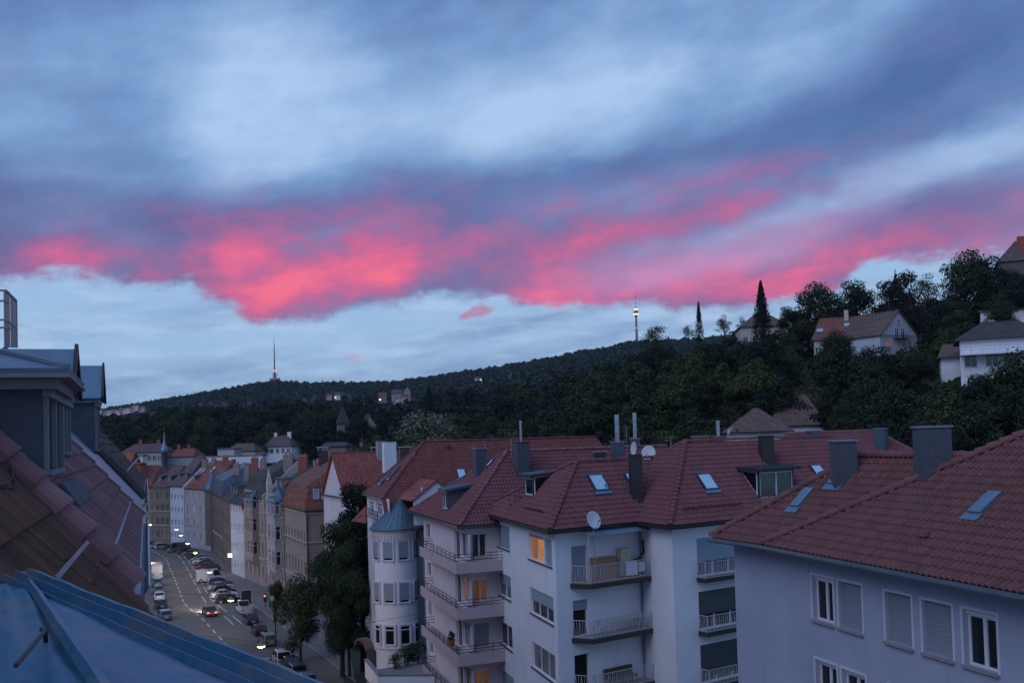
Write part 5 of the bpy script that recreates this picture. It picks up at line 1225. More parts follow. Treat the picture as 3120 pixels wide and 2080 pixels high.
for e_, w_ in (((E[0], E[1]), (V(*lft_, 0), V(*co, 0))), ((E[1], E[2]), (V(*co, 0), V(*c12, 0))), ((E[2], E[3]), (V(*c12, 0), V(*c23, 0))), ((E[3], E4), (V(*c23, 0), V(*(c23 + d34[:2] * 14), 0)))):
    b.poly(*[V(p[0], p[1], zq) for p in (e_[0], e_[1], w_[1], w_[0])])
b.build('soffit', 'wall_white', t)
for h, (sa, sh, gl, sm_) in zip(holes, meta): window(t, fL, h[0], h[2], h[1] - h[0], h[3] - h[2], sash=sa, shutter=sh, glass=gl, shut=sm_, sill='sill_dark')
for i, h in enumerate(h1): window(t, f1, h[0], h[2], h[1] - h[0], h[3] - h[2], sash=1, sill=None, shutter=(1., 0, .28, 0, 0, 0, .5, 0)[i], glass='lit_amber' if i == 1 else 'pane_glass', frame='fascia_dark' if i % 2 else 'frame_white', name='balcony_door')
for i, h in enumerate(h3): window(t, f3, h[0], h[2], h[1] - h[0], h[3] - h[2], sash=3, sill=None, shutter=(.62, .62, .85, .5)[i], shut=('shutter_blue', 'blind_dark', 'blind_dark', 'blind_dark')[i])
aR = f1.L + .35
for i, zf in enumerate(zfl):
    b = MB(); dd = 1.15; b.hexa([f1.pt(aD[0] - .15, zf - .28, .0), f1.pt(aD[0] + .55, zf - .28, dd), f1.pt(aR, zf - .28, dd), f1.pt(aR, zf - .28, 0.)][::-1], [f1.pt(aD[0] - .15, zf, .0), f1.pt(aD[0] + .55, zf, dd), f1.pt(aR, zf, dd), f1.pt(aR, zf, 0.)][::-1])
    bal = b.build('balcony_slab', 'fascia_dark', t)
    b = MB(); b.hexa([f1.pt(aD[0] - .10, zf + .002, .02), f1.pt(aD[0] + .56, zf + .002, dd - .05), f1.pt(aR - .04, zf + .002, dd - .05), f1.pt(aR - .04, zf + .002, 0.02)][::-1], [f1.pt(aD[0] - .10, zf + .05, .02), f1.pt(aD[0] + .56, zf + .05, dd - .05), f1.pt(aR - .04, zf + .05, dd - .05), f1.pt(aR - .04, zf + .05, 0.02)][::-1]); b.build('balcony_floor', 'wood_tan' if i == 0 else 'concrete', bal)
    railing(bal, [f1.pt(aD[0] - .12, zf + .05, .06), f1.pt(aD[0] + .57, zf + .05, dd - .06), f1.pt(aR - .06, zf + .05, dd - .06), f1.pt(aR - .06, zf + .05, .1)], 1.0, True, 'rail_white', step=.16)
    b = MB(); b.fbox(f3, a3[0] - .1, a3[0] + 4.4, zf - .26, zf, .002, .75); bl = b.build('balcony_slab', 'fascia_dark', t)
    railing(bl, [f3.pt(a3[0] - .06, zf, .05), f3.pt(a3[0] - .06, zf, .7), f3.pt(a3[0] + 4.3, zf, .7)], .95, True, 'rail_white', step=.16)
b = MB(); b.tube([fV.pt(.12, 2., .1), fV.pt(.12, ze - .3, .1)], .05, 6); b.build('downpipe', 'gutter_metal', t)
# corrugated canopy over the top balcony
a0, z0 = f1.ac('z6', 1000, 268, 1.2); a1, _ = f1.ac('z6', 1590, 250, 1.2); b = MB(); n = 40
for i in range(n):
    x0, x1 = a0 + (a1 - a0) * i / n, a0 + (a1 - a0) * (i + 1) / n; zz = .018 * (-1) ** i
    b.poly(f1.pt(x0, z0 + zz, 1.25), f1.pt(x1, z0 - zz, 1.25), f1.pt(x1, z0 + .42 - zz, .02), f1.pt(x0, z0 + .42 + zz, .02))
cn = b.build('canopy', 'zinc', t)
for a in (a0 + .05, a1 - .05): b = MB(); b.beam(f1.pt(a, zfl[0] + .05, 1.08), f1.pt(a, z0 - .02, 1.08), .05); b.build('canopy_post', 'rail_white', cn)
# things on the balconies (free-standing)
zf = zfl[0] + .055
def thing_box(name, label, cat, fr, a, z, d, w, h, dp, material, leg=None):
    p = fr.pt(a + w / 2, z, d); o = thing(name, label, cat, p)
    return o
o = thing('towel', 'lilac towel hung over the zigzag railing of the top balcony', 'towel', f1.pt(3.9, zf, 1.1)); a, z = f1.ac('z6', 1325, 505, 1.12); a_, z_ = f1.ac('z6', 1430, 605, 1.12); b = MB(); b.fbox(f1, a, a_, z_, z, 1.13, 1.15); b.fbox(f1, a, a_, z_ + .25, z - .003, .98, 1.0); b.fbox(f1, a, a_, z, z + .02, .98, 1.15); b.build('cloth', 'cloth_lilac', o)
o = thing('towel', 'pale blue cloth beside the lilac towel on the railing', 'towel', f1.pt(4.6, zf, 1.1)); a, z = f1.ac('z6', 1436, 502, 1.12); a_, z_ = f1.ac('z6', 1496, 575, 1.12); b = MB(); b.fbox(f1, a, a_, z_, z, 1.13, 1.15); b.fbox(f1, a, a_, z_ + .2, z - .003, .98, 1.0); b.fbox(f1, a, a_, z, z + .02, .98, 1.15); b.build('cloth', 'cloth_blue', o)
o = thing('storage_chest', 'light wooden chest against the wall of the top balcony', 'chest', f1.pt(1.9, zf, .3)); a, z = f1.ac('z6', 1030, 465, .3); a_, _ = f1.ac('z6', 1225, 465, .3); b = MB(); b.fbox(f1, a, a_, zf, z - .06, .06, .5); b.build('body', 'wood_tan', o); b = MB(); b.fbox(f1, a - .03, a_ + .03, z - .058, z, .04, .54); b.build('lid', 'wood_tan', o)
o = thing('cupboard', 'cream cupboard standing on the top balcony', 'cupboard', f1.pt(3.6, zf, .3)); a, z = f1.ac('z6', 1272, 380, .35); a_, _ = f1.ac('z6', 1362, 380, .35); b = MB(); b.fbox(f1, a, a_, zf + .06, z, .06, .45); bd = b.build('body', 'cloth_cream', o)
for k in range(2): b = MB(); b.fbox(f1, a + .02 + k * (a_ - a) / 2, a + (k + 1) * (a_ - a) / 2 - .02, zf + .1, z - .04, .452, .47); b.build('door', 'cloth_cream', o)
o = thing('grill', 'dark kettle grill with smoke pipe beside the balcony door', 'grill', f1.pt(4.7, zf, .5)); a, z = f1.ac('z6', 1440, 445, .5); p = f1.pt(a, zf, .5)
MB().lathe((p[0], p[1], zf), [(0, .55), (.28, .62), (.34, .8), (.26, .98), (0, 1.06)], 12).build('kettle', 'iron_dark', o)
for k in range(3): an = k * 2.09; MB().tube([(p[0] + .3 * math.cos(an), p[1] + .3 * math.sin(an), zf), (p[0] + .1 * math.cos(an), p[1] + .1 * math.sin(an), zf + .62)], .018, 5).build('leg', 'iron_dark', o)
a, z = f1.ac('z6', 1475, 300, .35); MB().tube([(p[0], p[1], zf + 1.), f1.pt(a, zf + 1.35, .4), f1.pt(a, z, .35)], .07, 7).build('pipe', 'iron_dark', o)
zf2 = zfl[1] + .06
o = thing('garden_table', 'white folding table on the second balcony', 'table', f1.pt(3.6, zf2, .6)); a, z = f1.ac('z6', 1195, 1000, .6); a_, _ = f1.ac('z6', 1475, 990, .6); zt_ = zf2 + .74; b = MB(); b.fbox(f1, a, a_, zt_ - .04, zt_, .3, .9); b.build('table_top', 'rail_white', o)
for aa_ in (a + .1, a_ - .1):
    for dd_ in (.36, .84): b = MB(); b.beam(f1.pt(aa_, zf2, dd_), f1.pt(aa_, zt_ - .04, dd_), .035); b.build('leg', 'rail_white', o)
for k, (x, lab) in enumerate(((1110, 'white garden chair at the door end of the folding table'), (1450, 'white garden chair in front of the folding table'))):
    a, _ = f1.ac('z6', x, 1100, .7); o = thing('garden_chair', lab, 'chair', f1.pt(a, zf2, .7)); b = MB(); b.fbox(f1, a - .22, a + .22, zf2 + .42, zf2 + .45, .45, .88); b.build('seat', 'rail_white', o); b = MB()
    for q in range(4): b.fbox(f1, a - .22 + q * .12, a - .16 + q * .12, zf2 + .45, zf2 + .88, .45, .48)
    b.fbox(f1, a - .22, a + .22, zf2 + .84, zf2 + .9, .44, .485); b.build('backrest', 'rail_white', o)
    for da in (-.2, .2):
        for dd_ in (.48, .85): b = MB(); b.beam(f1.pt(a + da, zf2, dd_), f1.pt(a + da, zf2 + .42, dd_), .03); b.build('leg', 'rail_white', o)
o = thing('woven_bench', 'dark woven bench on the third balcony', 'bench', f1.pt(2.6, zfl[2] + .06, .3)); a, z = f1.ac('z6', 1145, 1440, .25); a_, _ = f1.ac('z6', 1395, 1420, .25); zz_ = zfl[2] + .06; b = MB(); b.fbox(f1, a, a_, zz_ + .35, zz_ + .45, .1, .65); b.build('seat', 'door_wood', o); b = MB(); b.fbox(f1, a, a_, zz_ + .452, zz_ + .95, .06, .12); b.build('backrest', 'door_wood', o)
for aa_ in (a + .05, a_ - .05):
    for dd_ in (.14, .6): b = MB(); b.beam(f1.pt(aa_, zz_, dd_), f1.pt(aa_, zz_ + .35, dd_), .05); b.build('leg', 'door_wood', o)
def dish(label, c, r, aim, material='dish_white', pole=1.2):
    o = thing('satellite_dish', label, 'satellite dish', c - ZZ * pole); aim = unit(V(*aim)); a = unit(np.cross(aim, ZZ)); c_ = np.cross(a, aim); b = MB(); base = 0; m_ = 18
    for j, (rr_, dd_) in enumerate(((0.02, -.16), (.5, -.12), (.85, -.04), (1., 0), (1., .012), (.85, -.028), (.5, -.108), (.02, -.148))):
        for k in range(m_): an = 2 * math.pi * k / m_; b.v.append(tuple(c + a * r * rr_ * math.cos(an) + c_ * r * 1.08 * rr_ * math.sin(an) + aim * dd_ * r * 1.4))
    for j in range(7):
        for k in range(m_): b.f.append((j * m_ + k, j * m_ + (k + 1) % m_, (j + 1) * m_ + (k + 1) % m_, (j + 1) * m_ + k))
    b.build('reflector', material, o, smooth=True); MB().tube([c - ZZ * pole, c - aim * r * .2 - ZZ * .02], .03, 6).build('mast', 'rail_grey', o)
    b = MB(); tip = c + aim * r * .95 - c_ * r * .35; b.tube([c - c_ * r * .95, tip], .014, 5); b.build('arm', 'iron_dark', o); b = MB(); b.tube([tip, tip - aim * .12], .04, 6); b.build('feed_horn', 'fascia_dark', o)
a, z = f1.ac('z6', 1045, 125, 1.1); dish('round satellite dish on a tall pole rising from the top balcony', f1.pt(a, z, 1.1), .5, (.55, -.8, .35), pole=z - zfl[0] - .05)
# roof furniture
def on(pl, k, x, y): o_, n_ = plane_of(pl); return atPl(k, x, y, o_, n_)
p = on(W_F1, 'z5', 1620, 650); chimney(t, p, .75, .55, zat('z5', 1615, 345, p[1]) - p[2], math.atan2(d12[1], d12[0]) - .5, 'fascia_dark')
p = on(W_F3, 'z7', 545, 335); chimney(t, p, .85, .6, zat('z7', 543, 160, p[1]) - p[2], math.atan2(d34[1], d34[0]) - .5, 'fascia_dark')
for pl, k, x, y, d, w_, h_ in ((W_F1, 'z5', 1342, 548, d12, 1.15, 1.25), (W_F3, 'z5', 2122, 542, d34, 1.15, 1.25), (W_F3, 'z7', 905, 415, d34, 1.1, 1.2), (W_F1, 'z5', 1562, 515, d12, .5, .8)): skylight(t, pl, on(pl, k, x, y), d, w_, h_)
k48 = 1.12
A = on(W_FL, 'z5', 882, 655); hA = zat('z5', 882, 492, A[1]) - A[2]
kL = (Q1[2] - ze) / ((Q1 - E[1]) @ i01)
shed_dormer(t, A, -d01, i01, 2.0, hA, kL, .08, cheek='fascia_dark', glaze_cheek=True, sash=1, roofm='zinc', fascia='fascia_dark')
A = on(W_F3, 'z7', 492, 600); hA = zat('z7', 492, 395, A[1]) - A[2]; k3 = (S1[2] - ze) / ((S1 - E[3]) @ i34)
shed_dormer(t, A, d34, i34, 3.4, hA, k3, .06, cheek='fascia_dark', glaze_cheek=True, sash=2, roofm='zinc_dark', fascia='fascia_dark', over=.35, win_h=.95)
# snow guards
for pl, e0, dd, s0, s1 in ((W_F3, E[3], d34, 1.6, 6.6), (W_FL, E[0], d01, 11., 15.)):
    o_, n_ = plane_of(pl); up_ = np.cross(n_, dd); up_ = up_ if up_[2] > 0 else -up_; b = MB(); q = e0 + up_ * 1.0
    for k in (.1, .2, .3): b.beam(q + dd * s0 + n_ * k, q + dd * s1 + n_ * k, .02)
    for i in range(int((s1 - s0) / .45) + 1): b.beam(q + dd * (s0 + i * .45), q + dd * (s0 + i * .45) + n_ * .34, .025)
    b.build('snow_guard', 'iron_dark', t)
b = MB(); q = on(W_FL, 'z5', 720, 735)
for i in range(4):
    c_ = on(W_FL, 'z5', 715 + i * 35, 725 - i * 28); b.beam(c_, c_ + ZZ * .9, .03); b.beam(c_ + i01 * .5, c_ + i01 * .5 + ZZ * .9, .03); b.beam(c_ + ZZ * .9, c_ + i01 * .5 + ZZ * .9, .025); b.beam(c_ + ZZ * .25, c_ + i01 * .5 + ZZ * .25, .22, .03)
b.build('roof_steps', 'iron_dark', t)

# ================= C: pink-white house with wrap-around balconies
ze = 18.0
K0, K1 = atZ('z5', 0, 742, ze), atZ('z5', 350, 852, ze); dk = unit(K1 - K0); ik = V(-dk[1], dk[0], 0)
dk2 = unit(V(.925, .38, 0)); ik2 = V(-dk2[1], dk2[0], 0); K2 = K1 + dk2 * 16
PK = min((atZ('z5', 690, 322, z) for z in np.arange(22.3, 23.6, .01)), key=lambda s_: abs((s_[2] - ze) - 1.05 * ((s_ - K1) @ ik2)))
RK = PK + dk2 * 14
t = thing('balcony_house', 'pinkish white apartment house with wrap-around parapet balconies and slate-clad dormer', 'house', (*(K1[:2] + ik2[:2] * 5), 2.))
C_L, C_F = [K0, K1, PK], [K1, K2, RK, PK]; bkk = (PK - K1) @ ik2
underlay(t, [C_L, C_F, [PK, RK, RK + ik2 * bkk - ZZ * (PK[2] - ze), PK + ik2 * bkk - ZZ * (PK[2] - ze)], [K0, PK, PK + ik2 * bkk - ZZ * (PK[2] - ze)]], 'tile_old')
roof_tiles(t, [(C_L, dk), (C_F, dk2)], tv, tf, .25, .36, 'tile_wine', 260)
for p, q in ((K1, PK), (K0, PK), (PK, RK)): ridge_tiles(t, p + ZZ * .11, q + ZZ * .11, .16, .38, 'tile_rose')
eaves(t, [K0, K1], ze - .1, 'zinc_dark', .2, .2); eaves(t, [K1, K1 + dk2 * 3.6], ze - .1, 'zinc_dark', .2, .2)
ov = .6; co = isect(ipt(K1, ik * ov), dk, ipt(K1, ik2 * ov), dk2)
a_c = V(*co); fW = Fr(co - dk[:2] * 14, co); fF = Fr(co, co + dk2[:2] * 3.4)
zf = [fF.ac('a5', 905, y)[1] for y in (625, 985, 1345)]; stc = (zf[0] - zf[2]) / 2; zf = [zf[0] - stc * i for i in range(5)]
aw = [fW.ac('a5', x, 450)[0] for x in (572, 597, 795, 900)]; af = [fF.ac('a5', x, 500)[0] for x in (940, 1042)]
hw, mw_ = [], []
for i, z0 in enumerate(zf):
    hw.append((aw[0], aw[1] + .25, z0 + .75, z0 + 1.95)); mw_.append((1, (0, 0, 1., 0, 0)[i], 'pane_glass', 'window'))
    hw.append((aw[2], aw[2] + (aw[3] - aw[2]) * .42, z0 + .05, z0 + 2.15)); mw_.append((1, 0, 'pane_glass', 'balcony_door'))
    hw.append((aw[2] + (aw[3] - aw[2]) * .48, aw[3], z0 + .45, z0 + 2.15)); mw_.append((2, 0, 'lit_amber' if i in (1, 4) else 'pane_glass', 'window'))
hf = [(af[0], af[1] + .1, z0 + .5, z0 + 2.1) for z0 in zf] + []
b = MB(); wall(b, fW, 0, fW.L, 1., ze, hw); wall(b, fF, 0, fF.L, 1., ze, hf); b.build('wall', 'wall_pink', t)
for h, (sa, sh, gl, nm) in zip(hw, mw_): window(t, fW, h[0], h[2], h[1] - h[0], h[3] - h[2], sash=sa, shutter=sh, glass=gl, name=nm, sill=None if nm != 'window' else 'wall_band')
for i, h in enumerate(hf): window(t, fF, h[0], h[2], h[1] - h[0], h[3] - h[2], sash=2, shutter=1. if i == 2 else 0, glass='lit_amber' if i in (1, 3) else 'pane_glass', sill='wall_band' if i < 5 else None)
b = MB()
for e_, w_ in (((K0, K1), (V(*(co - dk[:2] * 14), 0), V(*co, 0))), ((K1, K1 + dk2 * 3.6), (V(*co, 0), V(*(co + dk2[:2] * 3.4), 0)))): b.poly(*[V(p[0], p[1], ze - .16) for p in (e_[0], e_[1], w_[1], w_[0])])
b.build('soffit', 'wall_pink', t)
dd = 1.25; a_s = fW.ac('a5', 622, 560, .0)[0]
oc = isect(co + fW.n[:2] * dd * .85, dk, co + fF.n[:2] * dd, dk2)
for i, z0 in enumerate(zf):
    pts = [fW.pt(a_s, 0, .0), fW.pt(a_s + .1, 0, dd * .85), V(*oc, 0), fF.pt(3.3, 0, dd)]; inn_ = [fW.pt(a_s, 0, 0), fW.pt(fW.L, 0, 0), fF.pt(3.3, 0, 0)]
    def at_(p, z): return V(p[0], p[1], z)
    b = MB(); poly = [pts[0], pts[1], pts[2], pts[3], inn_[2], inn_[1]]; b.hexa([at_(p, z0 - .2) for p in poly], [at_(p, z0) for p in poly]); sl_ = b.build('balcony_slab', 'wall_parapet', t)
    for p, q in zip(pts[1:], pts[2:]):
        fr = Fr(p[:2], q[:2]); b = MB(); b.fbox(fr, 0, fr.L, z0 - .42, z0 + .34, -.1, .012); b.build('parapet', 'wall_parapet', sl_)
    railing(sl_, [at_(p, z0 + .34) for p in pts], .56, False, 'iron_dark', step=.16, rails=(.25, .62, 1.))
o = thing('flower_pot', 'orange flower pot with a bushy plant on the balcony corner', 'flower pot', fW.pt(aw[2] - .5, zf[2], .6)); p = fW.pt(*(fW.ac('a5', 780, 1300, .7)[0], zf[2] + .34), .75)
MB().lathe(p, [(.0, 0), (.2, 0), (.27, .42), (.24, .42), (0, .36)], 12).build('pot', 'pot_orange', o)
q, _ = crown_quads(.8, .75, 420, .10, np.random.default_rng(3), lobes=8, low=.1); me = add_quads('plant', q + np.array([p[0], p[1], p[2] + .3]) - ORG[o.name], 'leaf_fresh'); link('plant', me, o)
A = on(C_L, 'z4', 1108, 548); hA = zat('z4', 1108, 418, A[1]) - A[2]; kC = (PK[2] - ze) / ((PK - K1) @ ik)
shed_dormer(t, A, -dk, ik, 1.9, hA, kC, .16, cheek='slate_cladding', roofm='zinc', sash=2)
p = on(C_F, 'z5', 800, 470); chimney(t, p, 1.0, .8, zat('z5', 797, 255, p[1]) - p[2], .4, 'slate_cladding'); P_pipe = V(p[0], p[1], zat('z5', 797, 255, p[1]))
o = thing('flue_pipe', 'thin steel flue pipe on the slate chimney of the balcony house', 'flue pipe', P_pipe + ZZ * .07); MB().tube([P_pipe + ZZ * .05, V(P_pipe[0], P_pipe[1], zat('z5', 803, 100, p[1]))], .085, 8).build('pipe', 'steel', o); MB().lathe((P_pipe[0], P_pipe[1], zat('z5', 803, 100, p[1])), [(.11, -.1), (.11, .02), (.0, .05)], 8).build('cap', 'steel', o)
p = on(C_L, 'z5', 500, 480); chimney(t, p, .85, .8, zat('z5', 500, 300, p[1]) - p[2], .4, 'slate_cladding', 'zinc'); b = MB(); q = V(p[0], p[1], zat('z5', 500, 300, p[1]) + .1)
for k in range(6): an0, an1 = math.pi * k / 6, math.pi * (k + 1) / 6; b.poly(q + V(-.5 * math.cos(an0), -.45, .3 * math.sin(an0) + .25), q + V(-.5 * math.cos(an1), -.45, .3 * math.sin(an1) + .25), q + V(-.5 * math.cos(an1), .45, .3 * math.sin(an1) + .25), q + V(-.5 * math.cos(an0), .45, .3 * math.sin(an0) + .25))
b.beam(q + V(-.45, 0, -.1), q + V(-.45, 0, .3), .04); b.beam(q + V(.45, 0, -.1), q + V(.45, 0, .3), .04); b.build('chimney_hood', 'steel', t)
skylight(t, C_L, on(C_L, 'z5', 575, 412), dk, .7, .9)

# ================= furniture standing on the ridge behind
def pipe_on(k, x, y0, y1, D, r, label):
    p, q = atD(k, x, y0, D), atD(k, x, y1, D); o = thing('flue_pipe', label, 'flue pipe', (p[0], p[1], p[2])); MB().tube([(p[0], p[1], p[2]), (p[0], p[1], q[2])], r, 9).build('pipe', 'steel', o, smooth=False)
    for f in (.35, .7): MB().lathe((p[0], p[1], p[2] + (q[2] - p[2]) * f), [(r, 0), (r * 1.12, .02), (r * 1.12, .1), (r, .12)], 9).build('collar', 'steel', o)
    MB().lathe((p[0], p[1], q[2]), [(r * 1.1, -.08), (r * 1.1, .03), (r * .5, .04)], 9).build('cap', 'steel', o)
D = 75
for x0, x1, yt, yb, lab, mt_ in ((1450, 1540, 255, 400, 'slate-clad chimney with steel flue behind the low ridge', 'zinc_dark'), (1590, 1650, 230, 400, 'slate-clad chimney behind the big satellite dish', 'zinc_dark'), (1322, 1408, 325, 400, 'dark flat chimney box behind the low ridge', 'fascia_dark')):
    DD = D + (8 if x0 == 1590 else 0); p, q = atD('z5', x0, yb, DD), atD('z5', x1, yb, DD); zt_ = zat('z5', x0, yt, DD); o = thing('chimney_stack', lab, 'chimney', (p[0], p[1], p[2])); b = MB(); b.box(p[0], q[0], p[1], p[1] + .8, p[2] - 1.5, zt_); b.build('stack', mt_, o); b = MB(); b.box(p[0] - .06, q[0] + .06, p[1] - .06, p[1] + .86, zt_ + .002, zt_ + .08); b.build('cap', 'concrete', o)
pipe_on('z5', 1485, 256, 58, D + .4, .17, 'thick steel flue on the chimney behind the low ridge'); pipe_on('z5', 1612, 232, 42, D + 8.4, .16, 'second steel flue with forked tip beside the dish')
c = atD('z5', 1706, 330, 70); dish('large pale satellite dish on the ridge', c, .52, (-.35, -.9, .3), pole=.9)
c = atD('z5', 1600, 300, 72); dish('tall narrow satellite dish turned aside next to the large dish', c, .5, (-.95, -.3, .1), pole=1.0)
pipe_on('h2', 1855, 1105, 992, 95, .17, 'steel flue pipe in front of the pyramid-roofed house')
for x0, x1, yt, yb, lab in ((1680, 1790, 1108, 1150, 'dark low chimney block behind the long ridge'), (1820, 1895, 1108, 1150, 'second dark chimney block beside the steel flue')):
    p, q = atD('h2', x0, yb, 95), atD('h2', x1, yb, 95); zt_ = zat('h2', x0, yt, 95); o = thing('chimney_stack', lab, 'chimney', p); b = MB(); b.box(p[0], q[0], p[1], p[1] + 1., p[2] - 1.5, zt_); b.build('stack', 'brick_red', o); b = MB(); b.box(p[0] - .1, q[0] + .1, p[1] - .1, p[1] + 1.1, zt_ + .002, zt_ + .12); b.build('cap', 'concrete', o)
p, q = atD('h2', 1905, 1130, 96), atD('h2', 2010, 1130, 96); zt_ = zat('h2', 1905, 1085, 96); o = thing('chimney_stack', 'white chimney block under a curved metal hood', 'chimney', p); b = MB(); b.box(p[0], q[0], p[1], p[1] + 1., p[2] - 1.5, zt_ - .6); b.build('stack', 'wall_white', o); b = MB()
for k in range(6): an0, an1 = math.pi * k / 6, math.pi * (k + 1) / 6; w_ = (q[0] - p[0]) / 2 - .2; cx = (p[0] + q[0]) / 2 + .2; b.poly((cx - w_ * math.cos(an0), p[1], zt_ + .55 * math.sin(an0)), (cx - w_ * math.cos(an1), p[1], zt_ + .55 * math.sin(an1)), (cx - w_ * math.cos(an1), p[1] + 1, zt_ + .55 * math.sin(an1)), (cx - w_ * math.cos(an0), p[1] + 1, zt_ + .55 * math.sin(an0)))
b.beam((cx - w_, p[1] + .5, zt_ - .7), (cx - w_, p[1] + .5, zt_), .08); b.beam((cx + w_, p[1] + .5, zt_ - .7), (cx + w_, p[1] + .5, zt_), .08); b.build('hood', 'steel', o)
# second roof behind W to the side
p0, p1 = atD('z7', 680, 168, 86), atD('z7', 1300, 138, 90); fr = Fr(p0[:2], p1[:2]); zr = (p0[2] + p1[2]) / 2 + .3; L = fr.L
t = thing('rear_house', 'house behind the white one showing a rose tiled roof with a set-back terrace edge', 'house', (*fr.pt(L / 2, 0, 0)[:2], 5.))
e0, e1 = fr.pt(-3, 18.2, 6.), fr.pt(L + 7.5, 18.2, 6.); r0, r1 = fr.pt(0, zr, 0), fr.pt(L, zr, 0); pl = [e0, e1, r1, r0]
underlay(t, [pl, [e0, r0, fr.pt(-3, 18.2, -6)], [e1, fr.pt(L + 7.5, 18.2, -6), r1], [fr.pt(-3, 18.2, -6), r0, r1, fr.pt(L + 7.5, 18.2, -6)]], 'tile_old'); roof_tiles(t, [(pl, fr.u)], tv, tf, .25, .36, 'tile_wine', 0)
for p, q in ((r0, r1), (e1, r1)): ridge_tiles(t, p + ZZ * .05, q + ZZ * .05, .14, .4, 'tile_rose')
b = MB(); f2 = Fr(fr.pt(-2.5, 0, 5.6)[:2], fr.pt(L + 7, 0, 5.6)[:2]); wall(b, f2, 0, f2.L, 3., 18.2); b.build('wall', 'wall_white', t)
p = atPl('z7', 1352, 240, *plane_of(pl)); chimney(t, p, 1.1, .9, zat('z7', 1350, 105, p[1]) - p[2], fr.ang + .5, 'zinc_dark', 'zinc'); p = atPl('z7', 870, 150, *plane_of(pl)); chimney(t, p, 1.0, .8, zat('z7', 870, 122, p[1]) - p[2], fr.ang, 'zinc_dark', 'zinc')

# ================= T: old house with round corner turret
sdir = unit(V(-.40, .917, 0)); ndir = V(sdir[1], -sdir[0], 0)
ze = zat('a5', 480, 332, 87.74); PKt = atD('z4', 960, 128, 94.16); p1 = V(-11.34, 86.67, ze)
pl = [p1, p1 + ndir * 5, PKt]; oT, nT = plane_of(pl); U1 = atPl('z4', 716, 467, oT, nT); U0 = atZ('z4', 600, 434, U1[2]); zU = U1[2]; us_ = unit(U1 - U0)
RT_ = PKt + ndir * 18.5; p2e = p1 + ndir * 27; dpt = (PKt - p1) @ sdir
t = thing('turret_house', 'old white house with round corner turret, teal cone cap and steep red roof', 'house', (*(p1[:2] + ndir[:2] * 6 + sdir[:2] * 4), 4.))
fm = [p1 - ndir * .4, p2e, RT_, PKt, U1, U1 * .5 + (p1 - ndir * .4) * .5 + V(.2, .2, .2)]
facM = [V(*(p1 + ndir * .2)), p2e, RT_, PKt, U1]
U0b = U0 + sdir * 1.5
facH = [U0, U1, PKt]; bkT = [PKt, RT_, RT_ + sdir * dpt - ZZ * (PKt[2] - ze), PKt + sdir * dpt - ZZ * (PKt[2] - ze)]
underlay(t, [facM, facH, bkT, [U0, PKt, PKt + sdir * dpt - ZZ * (PKt[2] - ze)], [p2e, RT_ + sdir * dpt - ZZ * (PKt[2] - ze), RT_]], 'tile_old')
fv, ff = flattile(.22, .30); roof_tiles(t, [(facM, ndir), (facH, us_)], fv, ff, .22, .30, 'tile_red', 0, stagger=.5)
for p, q in ((U0, PKt), (U1, PKt), (PKt, RT_)): ridge_tiles(t, p + ZZ * .04, q + ZZ * .04, .13, .4, 'tile_red')
eaves(t, [U0, U1], zU - .1, 'gutter_metal'); eaves(t, [p1 + ndir * 1.2, p2e], ze - .1, 'zinc_dark')
fS = Fr((U0 + ndir * .35)[:2] - us_[:2] * -.2, (U1 + ndir * .35)[:2] + us_[:2] * 1.5); fN = Fr((p1 + sdir * .4)[:2], (p2e + sdir * .4)[:2])
def hrow(fr, k, x0, x1, yt, yb): a0, z1 = fr.ac(k, x0, yt); a1, _ = fr.ac(k, x1, yt); _, z0 = fr.ac(k, x0, yb); return (a0, a1, z0, z1)
hs = [hrow(fS, 'z4', 638, 660, 480, 545), hrow(fS, 'z4', 678, 714, 488, 560)]
zr_ = [zat('a5', 100, y, 89.88) for y in (560, 860, 1180)]
for z_ in zr_: hs.append((fS.L * .22, fS.L * .34, z_, z_ + 2.0))
b = MB(); wall(b, fS, 0, fS.L, 4., zU, hs); wall(b, fN, 0, fN.L, 4., ze); b.build('wall', 'wall_turret', t)
for i, h in enumerate(hs): window(t, fS, h[0], h[2], h[1] - h[0], h[3] - h[2], sash=1 if i != 1 else 2, fine=True, shutter=0 if i < 2 else .9, split=.7 if i < 2 else 0)
b = MB(); a0, z0 = fS.ac('z4', 650, 640); railing(t, [fS.pt(hs[0][0] - .1, hs[1][2] - .35, .05), fS.pt(hs[0][0] - .1, hs[1][2] - .35, .45), fS.pt(hs[1][1] + .1, hs[1][2] - .35, .45)], .8, False, 'iron_dark', step=.08)
c = atD('a5', 335, 800, 88.06); tc_ = V(c[0], c[1], 0); r_ = 1.9
MB().lathe(tc_, [(r_, 4.), (r_, ze - 1.2), (r_ + .06, ze - 1.15), (r_ + .06, ze - .35), (r_ + .2, ze - .1), (r_ + .2, ze)], 40).build('turret', 'wall_turret', t, smooth=False)
phi0 = math.atan2(-c[1], -c[0])
for zz_ in (zat('a5', 335, 1290, 86.24), zat('a5', 335, 420, 86.24)): MB().lathe(tc_, [(r_ + .002, zz_ - .12), (r_ + .1, zz_ - .08), (r_ + .1, zz_ + .05), (r_ + .002, zz_ + .09)], 40).build('string_course', 'wall_band', t)
for k in range(26):
    an = phi0 - 1.7 + k * .136; u_ = V(-math.sin(an), math.cos(an)); c_ = tc_[:2] + V(math.cos(an), math.sin(an)) * (r_ + .02); fr = Fr(c_ - u_ * .05, c_ + u_ * .05); b = MB(); b.fbox(fr, 0, .1, ze - 1.02, ze - .45, -.02, .09); b.build('frieze_block', 'frame_stone', t)
